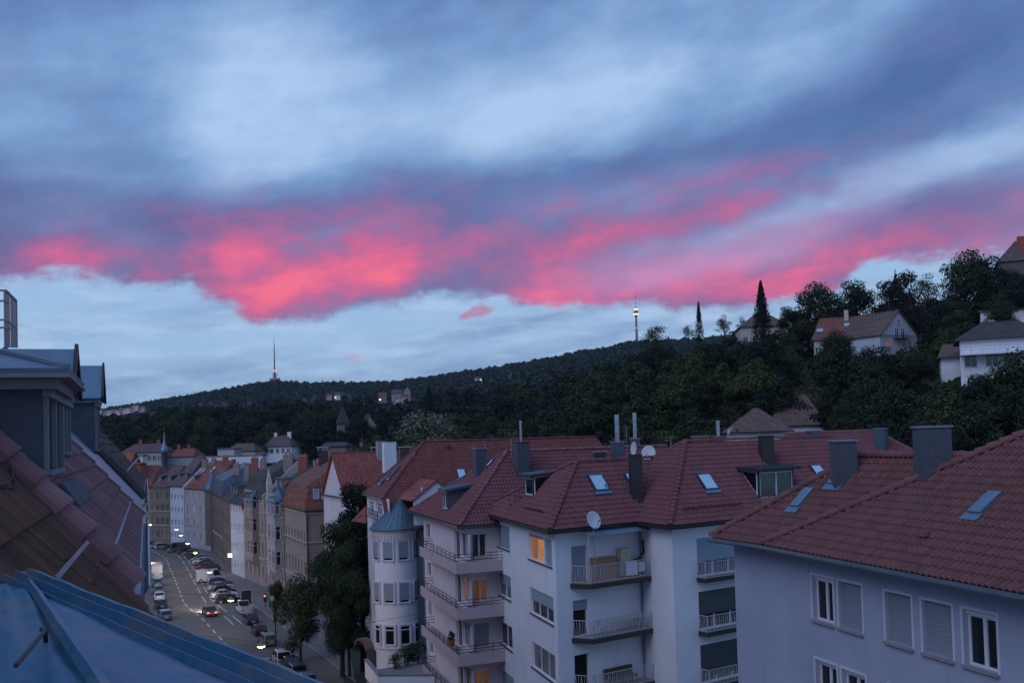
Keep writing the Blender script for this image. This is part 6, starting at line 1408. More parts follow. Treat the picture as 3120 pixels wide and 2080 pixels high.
for ri, (yt, yb) in enumerate(((442, 592), (772, 930), (1112, 1262))):
    z1, z0 = zat('a5', 335, yt, 86.24), zat('a5', 335, yb, 86.24)
    for ang in (-62, -20, 20, 62):
        an = phi0 + R(ang); u_ = V(-math.sin(an), math.cos(an)); c_ = tc_[:2] + V(math.cos(an), math.sin(an)) * (r_ - .02); fr = Fr(c_ - u_ * .43, c_ + u_ * .43)
        b = MB(); s_ = .12
        for q in ((-s_, 0, z0 - .05, z1 + s_), (.86, .86 + s_, z0 - .05, z1 + s_), (0, .86, z1, z1 + s_)): b.fbox(fr, *q, -.12, .1)
        b.build('surround', 'wall_band', t)
        window(t, fr, 0, z0, .86, z1 - z0, rev=-.045, sash=1, shutter=.86 if ri < 2 else 0., shut='shutter_grey', split=.78 if ri == 2 else 0., sill='wall_band', curtain=False)
ap = atD('a5', 366, 96, 88.49); b = MB(); n = 26; ring = [tc_ + V((r_ + .32) * math.cos(2 * math.pi * k / n), (r_ + .32) * math.sin(2 * math.pi * k / n), ze + .05) for k in range(n)]
for k in range(n): b.poly(ring[k], ring[(k + 1) % n], ap)
co_ = b.build('cone_roof', 'copper_teal', t)
for k in range(n): b = MB(); b.beam(ring[k] + ZZ * .02, ap + (ring[k] - ap) * .05 + ZZ * .02, .03, .05); b.build('seam', 'copper_teal', co_)
b = MB(); ring2 = [tc_ + V((r_ + .34) * math.cos(2 * math.pi * k / n), (r_ + .34) * math.sin(2 * math.pi * k / n), ze) for k in range(n)]; b.tube(ring2 + ring2[:1], .07, 6, False); b.build('gutter', 'zinc_dark', t)
for x in (512, 528, 545): p = atD('a5', x, 900, 87.53); b = MB(); b.tube([(p[0], p[1], 5), (p[0], p[1], ze - .2)], .06, 6); b.build('downpipe', 'zinc_dark', t)
# gabled roof house
A3, L3 = atD('z4', 1040, 356, 86.03), atD('z4', 893, 480, 85.17); R3 = A3 * 2 - L3; R3[2] = L3[2]; R3[:2] = A3[:2] * 2 - L3[:2]; bdir = unit(sdir); dl = 4.5
b = MB(); b.slab([L3, A3, A3 + bdir * dl, L3 + bdir * dl], .12); b.slab([A3, R3, R3 + bdir * dl, A3 + bdir * dl], .12); gd = b.build('gable_dormer', 'roof_red', t); b = MB(); c_ = (A3 + L3 + R3) / 3; q = [A3 - ZZ * .16 + bdir * .12, L3 + (A3 - L3) * .06 - ZZ * .1 + bdir * .12, L3 + (A3 - L3) * .06 + bdir * .12 - ZZ * 2.2, R3 - ZZ * 2.2 + bdir * .12, R3 - ZZ * .1 + bdir * .12]; b.poly(*q); b.build('gable_wall', 'wall_white', gd)
p = atPl('z4', 950, 412, oT, nT); p = A3 + (L3 - A3) * .62; b = MB(); b.lathe(V(p[0], p[1] + .5, p[2]), [(.07, -.3), (.07, .3), (.13, .32), (.13, .4), (0, .44)], 8); b.build('vent_pipe', 'frame_white', t)
for x, y, d, w_, h_ in ((1185, 322, ndir, .85, 1.1),): skylight(t, facM, atPl('z4', x, y, oT, nT), d, w_, h_)
oH, nH = plane_of(facH)
for x, y in ((740, 345), (790, 312)): skylight(t, facH, atPl('z4', x, y, oH, nH), us_, 1.1, 1.5, 'pane_glass')
p = atPl('z4', 1108, 175, oT, nT); b = MB(); b.lathe(p, [(.14, -.1), (.12, .25), (.22, .3), (.2, .45), (0, .5)], 8); b.build('vent_cap', 'tile_red', t)
# side wing roof and arched porch
b = MB(); q = [atD('z4', 528, 600, 96.30), atD('z4', 612, 612, 92.02), atD('z4', 614, 512, 94.16), ]; b.slab(q, .15); b.build('side_roof', 'roof_red', t)
pa, pb = atD('a5', 60, 1262, 90.42), atD('a5', 160, 1365, 87.74); u_ = unit((pb - pa) * V(1, 1, 0)); w_ = np.linalg.norm((pb - pa)[:2]); zc = pa[2] + .1; fr = Fr(pa[:2], pb[:2]); b = MB(); n = 8
for k in range(n):
    a0_, a1_ = math.pi * k / n, math.pi * (k + 1) / n; c0, c1 = (w_ / 2 - w_ / 2 * math.cos(a0_), zc + .8 * math.sin(a0_)), (w_ / 2 - w_ / 2 * math.cos(a1_), zc + .8 * math.sin(a1_))
    b.poly(fr.pt(*c0, .75), fr.pt(*c1, .75), fr.pt(*c1, 0.), fr.pt(*c0, 0.)); b.poly(fr.pt(*c0, .75), fr.pt(*c1, .75), fr.pt(c1[0] * .84 + w_ * .08, c1[1] - .22, .75), fr.pt(c0[0] * .84 + w_ * .08, c0[1] - .22, .75))
b.build('porch_roof', 'roof_brown', t)
# raised garden terrace in front
zt = zat('a5', 300, 1440, 82.39); tq = [atZ('a5', 95, 1470, zt), atZ('a5', 200, 1600, zt), atZ('a5', 640, 1600, zt), atZ('a5', 575, 1400, zt)]
b = MB(); b.hexa([V(p[0], p[1], 0.) for p in tq], tq); g = b.build('garden_terrace', 'concrete'); g['kind'] = 'structure'
def parapet(pts, h, w, material, label, name='garden_wall'):
    o = thing(name, label, 'wall', pts[0])
    for p, q in zip(pts, pts[1:]):
        fr = Fr(p[:2], q[:2]); b = MB(); b.fbox(fr, 0, fr.L, p[2] - .5, p[2] + h, -w / 2, w / 2); b.build('wall_panel', material, o); b = MB(); b.fbox(fr, -.05, fr.L + .05, p[2] + h + .002, p[2] + h + .08, -w / 2 - .06, w / 2 + .06); b.build('coping', 'concrete', o)
parapet([tq[0] + ZZ * 0, tq[1], tq[2]], .9, .22, 'wall_white', 'white parapet of the raised garden below the turret')
tint = ['low green shrub in the turret garden', 'leafy rose bush against the turret foot', 'dark planting beside the downpipes of the turret']
for i, (x, y, H) in enumerate(((400, 1395, 1.6), (330, 1420, 1.3), (510, 1380, 1.9))): p = atZ('a5', x, y + 30, zt); tree('shrub', p, H, tint[i], None, 1.1, 'shrub')
o = thing('garden_chair', 'thin iron garden chair on the turret terrace', 'chair', atZ('a5', 290, 1450, zt)); p = ORG[o.name]; b = MB(); b.box(p[0] - .25, p[0] + .25, p[1] - .25, p[1] + .25, p[2] + .42, p[2] + .46); b.build('seat', 'rail_grey', o); b = MB(); b.tube([(p[0] - .25, p[1] + .25, p[2] + .46), (p[0] - .2, p[1] + .3, p[2] + .95), (p[0], p[1] + .32, p[2] + 1.05), (p[0] + .2, p[1] + .3, p[2] + .95), (p[0] + .25, p[1] + .25, p[2] + .46)], .02, 5); b.build('backrest', 'rail_grey', o)
for dx in (-.22, .22):
    for dy in (-.22, .22): b = MB(); b.beam((p[0] + dx, p[1] + dy, p[2]), (p[0] + dx, p[1] + dy, p[2] + .42), .025); b.build('leg', 'rail_grey', o)
# ---- big trees before the turret house
variant('near1', 'broad', 20., 11.5, 34000, .30, 'leaf_near', 71, lobes=38, low=.02); variant('near2', 'broad', 20., 8., 20000, .28, 'leaf_dark', 72, lobes=26, low=.05); variant('near3', 'broad', 10., 8., 12000, .24, 'leaf_near', 73, lobes=20, low=.15)
def tree_at(key, k, x, ytop, D, zbase, label, wk=1., **kw): p = atD(k, x, ytop, D); H = (p[2] - zbase) / .97; return tree(key, (p[0], p[1], zbase), H, label, None, wk, **kw)
tree_at('near1', 'z4', 455, 535, 102, 1.5, 'huge dark leafy tree between the turret house and the street', .85, ang=.4)
tree_at('near2', 'z4', 575, 300, 103, 2., 'tall slim dark tree rising to the eaves beside the huge street tree', .9, ang=1.0)
tree_at('near1', 'z4', 500, 690, 99, 2., 'dense dark tree filling the garden next to the turret wall', .72, ang=2.2)
tree_at('near3', 'z4', 215, 890, 110, .1, 'smaller rounded street tree beside the pavement', .72, ang=.3)
tree_at('near3', 'z4', 80, 940, 140, .1, 'street tree in front of the mansard corner house', .6, ang=1.5)
tree_at('near3', 'h4', 1500, 560, 143, .1, 'dark young street tree before the gothic house', .75, ang=2.)
# garden wall beside the pavement
o = thing('garden_wall', 'low brick garden wall with posts along the pavement under the trees', 'wall', (-20, 105, 0)); s0, s1 = CLD[4] - 32, CLD[5] - 2; nseg = 12
for i in range(nseg):
    a, na, ta = street(s0 + (s1 - s0) * i / nseg); c_, nc, _ = street(s0 + (s1 - s0) * (i + 1) / nseg); p, q = a + na * 14.6, c_ + nc * 14.6; fr = Fr(q, p); b = MB(); b.fbox(fr, .2, fr.L - .2, .1, 1.25, -.12, .12); b.build('wall_panel', 'brick_yellow', o); b = MB(); b.fbox(fr, -.2, .2, .1, 1.6, -.2, .2); b.build('post', 'stone_trim', o)

# ================= roofs on the camera's own side of the street
u0 = (444 - 1560) / 3034.; S_ = unit(V(u0, 1, 0)); N_ = V(S_[1], -S_[0], 0); KL = 1.157
B_ = atD('a1', 1085, 1235, 13.0); PN = unit(np.cross(S_, -N_ + KL * ZZ)); PN = PN if PN[2] > 0 else -PN
WL = unit(-N_ + KL * ZZ); SL = math.sqrt(1 + KL * KL)
def Lp(a, t_, h=0.): return B_ + S_ * a + (-N_ + KL * ZZ) * t_ + PN * h
def la(k, x, y, h=0.):
    d = atPl(k, x, y, B_ + PN * h, PN) - B_ - PN * h; return float(d @ S_), float(-(d @ N_))
LA = la('a1', 1195, 760)[0]; zg = 0.
nb = thing('neighbour_house', 'neighbouring house with steep rose tiled roof, stepped verge tiles and zinc dormer', 'house', (*(B_ + S_ * 5 - N_ * 3)[:2], 0.))
fac = [Lp(.0, -.06), Lp(LA, -.06), Lp(LA, 4.2), Lp(.0, 4.2)]
underlay(nb, [fac], 'tile_old', .12, .02)
gv, gf = pantile(.23, .41, .05, 6, .05)
ad = la('a2', 410, 1470); A0, TF = ad; A1 = la('a2', 555, 1400)[0]
roof_tiles(nb, [(fac, S_)], gv, gf, .23, .41, 'tile_rose', 300)
ridge_tiles(nb, Lp(-.16, -.10, .02), Lp(-.16, 4.2, .02), .23, .43, 'tile_rose', 'verge_tile')
ridge_tiles(nb, Lp(LA, -.10, .06), Lp(LA, 4.2, .06), .13, .43, 'tile_old', 'verge_tile')
b = MB(); b.slab([Lp(-.42, -.3, -.12), Lp(-.1, -.3, -.12), Lp(-.1, 4.2, -.12), Lp(-.42, 4.2, -.12)], .1); b.build('verge_board', 'tile_old', nb)
def gutter_line(parent, a0, a1, t_=-.16, r_=.11, material='gutter_metal'):
    c0, c1 = Lp(a0, t_), Lp(a1, t_); b = MB(); prof = [(math.cos(an) * r_, math.sin(an) * r_) for an in np.linspace(math.pi, 2 * math.pi, 9)] + [(math.cos(an) * r_ * .86, math.sin(an) * r_ * .86) for an in np.linspace(2 * math.pi, math.pi, 9)]
    b.hexa([c0 + N_ * x + ZZ * y for x, y in prof], [c1 + N_ * x + ZZ * y for x, y in prof]); g_ = b.build('gutter', material, parent); b = MB(); b.tube([c0 + N_ * r_, c1 + N_ * r_], .018, 6); b.build('bead', 'steel', g_)
gutter_line(nb, -.2, LA - .1)
# facade under the gutter
f = Fr(Lp(-.3, .05)[:2], Lp(LA, .05)[:2]); zt = Lp(0, -.16)[2] - .14
hs = []
for st_ in range(6):
    for k in range(4): a = 1.2 + k * 3.; hs.append((a, a + 1.1, zt - 3.2 - st_ * 3.4, zt - 1.3 - st_ * 3.4))
b = MB(); wall(b, f, 0, f.L, 0., zt, hs); b.poly(f.pt(0, 0, -8), f.pt(0, 0), f.pt(0, zt), f.pt(0, zt + 8 * KL, -8)); b.build('wall', 'wall_grey', nb)
for h in hs: window(nb, f, h[0], h[2], 1.1, 1.9, sash=2, fine=False)
b = MB(); b.fbox(f, -.1, f.L, zt - .32, zt - .05, .004, .26); b.fbox(f, -.05, f.L, zt - .62, zt - .33, .004, .14); b.build('cornice', 'stone_trim', nb)
b = MB(); b.fbox(f, 0, .35, 0.5, zt - .63, .004, .10); b.build('corner_pilaster', 'stone_trim', nb)
q = [Lp(-.35, -.12, -.1), Lp(-.02, -.12, -.1)]; b = MB(); b.hexa([Lp(-1.25, .02, -.42), Lp(0., -.22, -.34), Lp(0., -.02, -.34), Lp(-1.25, .25, -.42)], [Lp(-1.25, .02, -.36), Lp(0., -.22, -.28), Lp(0., -.02, -.28), Lp(-1.25, .25, -.36)]); b.build('verge_flashing', 'zinc', nb)
fN = Fr((Lp(-1.3, .15))[:2], (Lp(-1.3, .15) + N_ * .0 + S_ * 1.05)[:2]); b = MB(); zp = Lp(-.3, -.1)[2] - .3; pw = Lp(-.3, .05)
fE = Fr((pw - N_ * 1.4)[:2], pw[:2]); b.fbox(fE, 0, 1.4, zp - 4., zp, -.05, .05); b.build('side_wall', 'wall_grey', nb)
for k in range(4): b = MB(); b.fbox(fE, .25, 1.3, zp - .55 - k * .55, zp - .22 - k * .55, .055, .11); b.build('wall_panel', 'stone_trim', nb)
for x, y0, y1 in ((995, 950, 950),): pass
p0_, p1_ = la('a1', 930, 1070), la('a1', 1110, 610); b = MB(); b.tube([Lp(*p0_, .08), Lp(*p1_, .08)], .028, 6); b.build('roof_pipe', 'gutter_metal', nb)
# dormer roofs
def zinc_dormer(parent, a0, a1, tf_, zc, zpk, hip=True, cheek='slate_cladding', nwin=2, depth=2.6, roofm='zinc', zr=None, over=.3):
    base = Lp(a0, tf_); zb_ = base[2] - .2; fr = Fr(Lp(a0, tf_)[:2], Lp(a1, tf_)[:2]); w_ = fr.L; b = MB(); wn = []
    for k in range(nwin): x0 = .18 + (w_ - .36) * k / nwin + .08; x1 = .18 + (w_ - .36) * (k + 1) / nwin - .08; wn.append((x0, x1, zb_ + .35, zc - .34))
    wall(b, fr, 0, w_, zb_, zc, wn, rev=.1)
    for a_ in (0, w_): b.poly(fr.pt(a_, zb_ - .4, 0), fr.pt(a_, zb_ - .4 + depth * KL, -depth), fr.pt(a_, zc, -depth), fr.pt(a_, zc, 0))
    ob = b.build('dormer', cheek, parent)
    for x0, x1, z0, z1 in wn: window(ob, fr, x0, z0, x1 - x0, z1 - z0, rev=.08, sash=1, sill='zinc', bar=.08)
    b = MB()
    for k in range(nwin + 1): x = .09 + (w_ - .36 + .18) * k / nwin; b.fbox(fr, x - .05, x + .09, zb_ + .3, zc - .25, .004, .07)
    b.fbox(fr, -.02, w_ + .02, zc - .26, zc - .02, .004, .12); b.build('dormer_trim', 'concrete', ob)
    if hip:
        b = MB(); n = len
        rings = []
        for off, z in ((over, zc + .02), (over + .02, zc + .10), (over * .55, zc + .14), (-.12, zc + .24), (-.55, zc + (zpk - zc) * .72), (-w_ * .42, zpk)):
            rings.append([fr.pt(-off, z, off), fr.pt(w_ + off, z, off), fr.pt(w_ + off, z, -depth - off), fr.pt(-off, z, -depth - off)])
        for r0, r1 in zip(rings, rings[1:]):
            for k in range(4): b.poly(r0[k], r0[(k + 1) % 4], r1[(k + 1) % 4], r1[k])
        b.poly(*rings[-1]); ro = b.build('dormer_roof', roofm, ob)
        b = MB(); b.fbox(fr, -over - .03, w_ + over + .03, zc - .02, zc + .03, -depth, over + .03); b.fbox(fr, -over * .6, w_ + over * .6, zc - .16, zc - .021, -depth, over * .6); b.build('cornice', 'concrete', ob)
        for k in (0, 3):
            b = MB()
            for r0, r1 in zip(rings[1:], rings[2:]): b.beam(r0[k] + ZZ * .03, r1[k] + ZZ * .03, .05)
            b.build('hip_seam', roofm, ro)
    else:
        m_ = w_ / 2; b = MB(); zr_ = zpk
        for s_ in (0, 1):
            x0 = -over if s_ == 0 else w_ + over; b.slab([fr.pt(x0, zc, .22), fr.pt(m_, zr_, .22), fr.pt(m_, zr_, -depth), fr.pt(x0, zc, -depth)], .07)
        ro = b.build('dormer_roof', roofm, ob); b = MB(); b.poly(fr.pt(0, zc), fr.pt(w_, zc), fr.pt(m_, zr_ - .1)); b.build('gable', 'wall_grey', ob)
        b = MB(); b.beam(fr.pt(-over, zc - .02, .25), fr.pt(m_, zr_ + .02, .25), .06, .2); b.beam(fr.pt(w_ + over, zc - .02, .25), fr.pt(m_, zr_ + .02, .25), .06, .2); b.build('bargeboard', 'fascia_dark', ob); b = MB(); b.fbox(fr, -over * .5, w_ + over * .5, zc - .14, zc - .02, -depth, .14); b.build('cornice', 'concrete', ob)
    return ob
pc_ = Lp(A0, TF); ycheek = pc_[1]
zc = atPl('a2', 405, 470, pc_, S_)[2]; zpk = atPl('a2', 40, 152, pc_ + S_ * .8, S_)[2]
zinc_dormer(nb, A0, A1, TF, zc, zpk, True, nwin=2, over=.34)
# zinc box gutter in front of the dormer window
c_ = la('a1', 545, 530); b = MB(); x0, t0 = la('a1', 420, 500); x1, t1 = la('a1', 640, 540); b.hexa([Lp(x0, t0 - .05, -.05), Lp(x0, t0 - .3, -.05), Lp(x1, t0 - .3, -.05), Lp(x1, t0 - .05, -.05)], [Lp(x0, t0 - .05, .14), Lp(x0, t0 - .3, .1), Lp(x1, t0 - .3, .1), Lp(x1, t0 - .05, .14)]); b.build('dormer_apron', 'slate_cladding', nb)
# second dormer on the same house
q2 = la('a2', 640, 1245); pD = Lp(q2[0] - 1.6, q2[1]); zc2 = atPl('a2', 640, 640, Lp(*q2), S_)[2]; zr2 = atPl('a2', 640, 232, Lp(*q2), S_)[2]
zinc_dormer(nb, q2[0] - 1.7, q2[0] + .2, q2[1], zc2, zr2, False, nwin=2, over=.2)
# ---- next houses up the row
n2 = thing('row_house', 'further house in the row with teal zinc gutter valley and dark barge roll', 'house', (*(Lp(LA + 3, 3))[:2], 0.))
e0, e1 = la('a1', 1062, 585, -.35), la('a1', 1190, 590); AV = e1[0]
b = MB(); b.slab([Lp(LA + .1, -.1, .0), Lp(AV, -.1, .0), Lp(AV, 4.2, .0), Lp(LA + .1, 4.2, .0)], .08); b.build('valley_sheet', 'copper_teal', n2)
b = MB(); b.tube([Lp(AV, -.1, .05), Lp(AV - .05, .6, .09), Lp(AV, 1.3, .05), Lp(AV, 4.2, .08)], .20, 8); b.build('barge_roll', 'tile_old', n2)
AE = AV + 26
fac2 = [Lp(AV + .1, -.06), Lp(AE, -.06), Lp(AE, 4.2), Lp(AV + .1, 4.2)]; underlay(n2, [fac2], 'tile_old', .12, .02); roof_tiles(n2, [(fac2, S_)], *grooved(.5, .5, 4), .5, .5, 'tile_old', 0); gutter_line(n2, AV, AE)
f = Fr(Lp(LA + .05, .05)[:2], Lp(AE, .05)[:2]); hs = [(2 + k * 3.2, 3.1 + k * 3.2, zt - 3.2 - s_ * 3.4, zt - 1.3 - s_ * 3.4) for k in range(10) for s_ in range(6)]
b = MB(); wall(b, f, 0, f.L, 0., zt, hs); b.build('wall', 'wall_grey', n2)
for h in hs: window(n2, f, h[0], h[2], 1.1, 1.9, sash=2, fine=False)
b = MB(); b.fbox(f, 0, f.L, zt - .32, zt - .05, .004, .26); b.build('cornice', 'stone_trim', n2)
q3 = la('a2', 905, 1198); pD = Lp(*q3); zc3 = atPl('a2', 905, 668, pD, S_)[2]; zr3 = atPl('a2', 950, 330, pD, S_)[2]
wd3 = 2.2; zinc_dormer(n2, q3[0], q3[0] + wd3, q3[1], zc3, zr3, False, nwin=2, over=.22)
b = MB(); b.tube([Lp(*la('a1', 1070, 390), .05), Lp(*la('a1', 1105, 330), .6), Lp(*la('a1', 1130, 318), .75)], .03, 6); b.build('vent_pipe', 'gutter_metal', n2)
# houses on further, seen edge-on down to the bend
n3 = thing('row_house', 'last house of the row before the bend, a narrow front seen edge-on', 'house', (*(Lp(AE + 20, 3))[:2], 0.)); fe = Fr(Lp(AE + .1, .3)[:2], Lp(AE + 60, 1.5)[:2]); ztf = zt - 4.5
b = MB(); wall(b, fe, 0, fe.L, 0, ztf); b.poly(fe.pt(0, 0, -9), fe.pt(0, 0), fe.pt(0, ztf), fe.pt(0, ztf, -9)); b.build('wall', 'wall_brown', n3); b = MB(); b.slab([fe.pt(-.2, ztf, .4), fe.pt(fe.L, ztf, .4), fe.pt(fe.L, ztf + 4.5, -5), fe.pt(-.2, ztf + 4.5, -5)], .15); b.build('roof', 'roof_brown', n3)
# ---- the camera's own house: brown roof
own = thing('own_house', 'brown corrugated tile roof in front of the rose roof, with zinc capped dormer', 'house', (*(Lp(-7, 3))[:2], 0.))
def Lo(a, t_, h=0.): return Lp(a, t_, h - .16)
fac3 = [Lo(-12, -2.2), Lo(-.62, -2.2), Lo(-.62, 3.2), Lo(-12, 3.2)]
underlay(own, [fac3], 'tile_brown', .12, .02)
tj = la('a1', 150, 905, -.16)[1]; tl_ = .82; start = tj - (tl_ / SL) * math.floor((tj + 2.2) / (tl_ / SL)); fac3b = [Lo(-12, start), Lo(-.62, start), Lo(-.62, 3.2), Lo(-12, 3.2)]
roof_tiles(own, [(fac3b, S_)], *pantile(.22, tl_, .06, 6, .06), .22, tl_, 'tile_brown', 300)
b = MB(); b.slab([Lo(-.62, -2.2, .0), Lo(-.38, -2.2, .0), Lo(-.38, 3.2, .0), Lo(-.62, 3.2, .0)], .06); b.build('verge_flashing', 'fascia_dark', own); b = MB(); b.tube([Lo(-.64, -2.2, .05), Lo(-.64, 3.2, .05)], .035, 6); b.build('verge_bead', 'tile_brown', own)
b = MB(); fw_ = Fr(Lo(-12, -2.2)[:2], Lo(-.5, -2.2)[:2]); wall(b, fw_, 0, fw_.L, 0., Lo(0, -2.2)[2] - .1); b.build('wall', 'wall_grey', own)
# step board on brackets
pa, pb = atPl('a1', 742, 985, Lo(0, 0, .30), PN), atPl('a1', 468, 1300, Lo(0, 0, .30), PN); b = MB(); dv = unit(pb - pa); wv = unit(np.cross(PN, dv)); b.hexa([pa - wv * .02 - PN * .015, pb - wv * .02 - PN * .015, pb + wv * .02 - PN * .015, pa + wv * .02 - PN * .015], [pa - wv * .02 + PN * .02, pb - wv * .02 + PN * .02, pb + wv * .02 + PN * .02, pa + wv * .02 + PN * .02]); sb = b.build('step_board', 'zinc_dark', own)
for f_ in (.15, .85): q = pa + (pb - pa) * f_; b = MB(); b.beam(q, q - PN * .31, .03); b.beam(q - PN * .30, q - PN * .30 + WL * .4, .03); b.build('bracket', 'iron_dark', sb)
b = MB(); cpts = [atPl('a1', x, y, Lo(0, 0, .1), PN) for x, y in ((0, 500), (40, 490), (85, 460), (105, 420), (80, 300))]; b.tube(cpts, .012, 5); b.build('cable', 'cable_black', own); b = MB(); cpts = [atPl('a1', x, y, Lo(0, 0, .1), PN) for x, y in ((100, 420), (128, 480), (120, 525), (80, 520), (0, 515))]; b.tube(cpts, .012, 5); b.build('cable', 'cable_black', own)
# zinc covered dormer roof right below the camera
zt_ = thing('zinc_dormer_roof', 'weathered blue zinc sheet roof of a dormer with folded ridge seams, close by', 'roof', atD('a3', 600, 1400, 3.2) - ZZ * .3)
V_ = atD('a3', 312, 215, 5.0); E1_ = atD('a3', 3560, 1568, 3.6); S1_ = atD('a3', 1225, 1568, 3.0); L0_ = atD('a3', -60, 262, 4.75); Lb_ = atD('a3', -60, 1700, 3.0)
E2_ = V_ + (E1_ - V_) * 1.25; S2_ = V_ + (S1_ - V_) * 1.3
def sheet(name, corners, n_, material, parent, amp=.006, th=.03):
    """slightly buckled sheet between four corners"""
    c0, c1, c2_, c3 = corners; b = MB(); nn = unit(np.cross(c1 - c0, c3 - c0)); nn = nn if nn[2] > 0 else -nn
    for i in range(n_ + 1):
        for j in range(n_ + 1):
            f_, g_ = i / n_, j / n_; p = (c0 * (1 - f_) + c1 * f_) * (1 - g_) + (c3 * (1 - f_) + c2_ * f_) * g_
            p = p + nn * amp * (math.sin(f_ * 9 + g_ * 3) + math.sin(g_ * 13 - f_ * 4) + .5 * math.sin(f_ * 23 + g_ * 17)) * (1 if 0 < i < n_ and 0 < j < n_ else .3); b.v.append(tuple(p))
    for i in range(n_):
        for j in range(n_): a = i * (n_ + 1) + j; b.f.append((a, a + 1, a + n_ + 2, a + n_ + 1))
    return b.build(name, material, parent, smooth=True)
sheet('zinc_panel', (V_, E2_, S2_ + (E2_ - V_) * .5, S2_), 16, 'zinc_near', zt_); sheet('zinc_panel', (V_, S2_, Lb_, L0_), 16, 'zinc_near', zt_)
ed = unit(E2_ - V_); pn_ = unit(np.cross(E2_ - V_, S2_ - V_)); pn_ = pn_ if pn_[2] > 0 else -pn_; sd_ = unit(np.cross(pn_, ed)); sd_ = sd_ if sd_ @ (S2_ - V_) > 0 else -sd_
def fold(name, o0, o1, h0, h1, w, hgt, wob=.004):
    b = MB(); L = np.linalg.norm(E2_ - V_); n_ = 26; rings = []
    for i in range(n_ + 1):
        f_ = i / n_; c_ = V_ + ed * L * f_ + sd_ * (o0 + (o1 - o0) * f_) + pn_ * (h0 + (h1 - h0) * f_ + wob * math.sin(i * 1.9) + wob * math.sin(i * .7)); rings.append([c_ - sd_ * w / 2, c_ - sd_ * w * .35 + pn_ * hgt, c_ + sd_ * w * .35 + pn_ * hgt, c_ + sd_ * w / 2])
    for r0, r1 in zip(rings, rings[1:]):
        for k in range(3): b.poly(r0[k], r0[k + 1], r1[k + 1], r1[k])
    b.poly(*rings[0]); b.build(name, 'zinc_near', zt_, smooth=False)
fold('ridge_seam', -.015, -.02, .0, .0, .045, .065, .002); fold('ridge_seam', .055, .075, .0, .0, .012, .05, .0015); fold('ridge_seam', .12, .16, -.004, -.004, .010, .03, .0015); fold('ridge_seam', -.075, -.11, -.03, -.04, .045, .028, .005)
b = MB(); n_ = 18; L = np.linalg.norm(S2_ - V_); sd2 = unit(S2_ - V_); ln = unit(np.cross(pn_, sd2)); rings = []
for i in range(n_ + 1): c_ = V_ + sd2 * L * i / n_ + pn_ * (.012 + .002 * math.sin(i * 2.)); w = .016 + .016 * i / n_; rings.append([c_ - ln * w, c_ - ln * w * .5 + pn_ * .03, c_ + ln * w * .5 + pn_ * .03, c_ + ln * w])
for r0, r1 in zip(rings, rings[1:]):
    for k in range(3): b.poly(r0[k], r0[k + 1], r1[k + 1], r1[k])
b.build('hip_seam', 'zinc_near', zt_)
MB().lathe(V_ + pn_ * .01, [(0, -.02), (.03, .0), (.026, .03), (0, .045)], 8).build('seam_knob', 'zinc_near', zt_)
ra, rb = atD('a3', 215, 1568, 2.85), atD('a3', 600, 1060, 3.55); ra = ra + ZZ * .05; rb = rb + ZZ * .05; b = MB(); b.tube([ra, rb, rb + unit(rb - ra) * .02 - ZZ * .05], .008, 6, True); b.tube([rb, atD('a3', 535, 1035, 3.55) + ZZ * .05], .007, 6); b.build('roof_hook', 'iron_dark', zt_)
# tile edge of the own roof lapping over the zinc
for i, (x, y) in enumerate(()):
    c_ = atD('a3', x, y, 3.3 - i * .12) + ZZ * .06; b = MB(); n_ = 8; e_ = unit(S2_ - V_); w_ = unit(np.cross(e_, pn_)); w_ = w_ if w_[0] > 0 else -w_
    top_ = [c_ + w_ * .06 * math.cos(a) + e_ * .085 * math.sin(a) for a in np.linspace(-math.pi / 2, math.pi / 2, n_)] + [c_ - w_ * .35 + e_ * .085, c_ - w_ * .35 - e_ * .085]
    b.hexa([p - pn_ * .012 for p in top_], top_); b.build('edge_tile', 'tile_brown', own)
# guard cage on the neighbour's ridge
cg = thing('roof_cage', 'grey steel guard cage rising above the zinc dormers', 'guard cage', atD('z1', 60, 500, 17))
b = MB(); D = 17
for x, yt, d_ in ((45, 58, 0), (70, 75, .2), (97, 112, .5), (126, 138, .8)):
    p, q = atD('z1', x, 520, D + d_), atD('z1', x, yt, D + d_); b = MB(); b.beam((p[0], p[1], p[2]), (p[0], p[1], q[2]), .036 if x != 126 else .05); b.build('post', 'rail_grey', cg)
for pts in (((-40, 65, -.8), (45, 65, 0), (127, 145, .8)), ((-40, 148, -.8), (45, 148, 0), (60, 160, .1)), ((-40, 300, -.8), (45, 298, 0), (127, 358, .8)), ((-40, 362, -.8), (45, 360, 0), (127, 370, .8))):
    b = MB()
    for (x, y, d0), (x2, y2, d1) in zip(pts, pts[1:]): b.beam(atD('z1', x, y, D + d0), atD('z1', x2, y2, D + d1), .034)
    b.build('rail', 'rail_grey', cg)

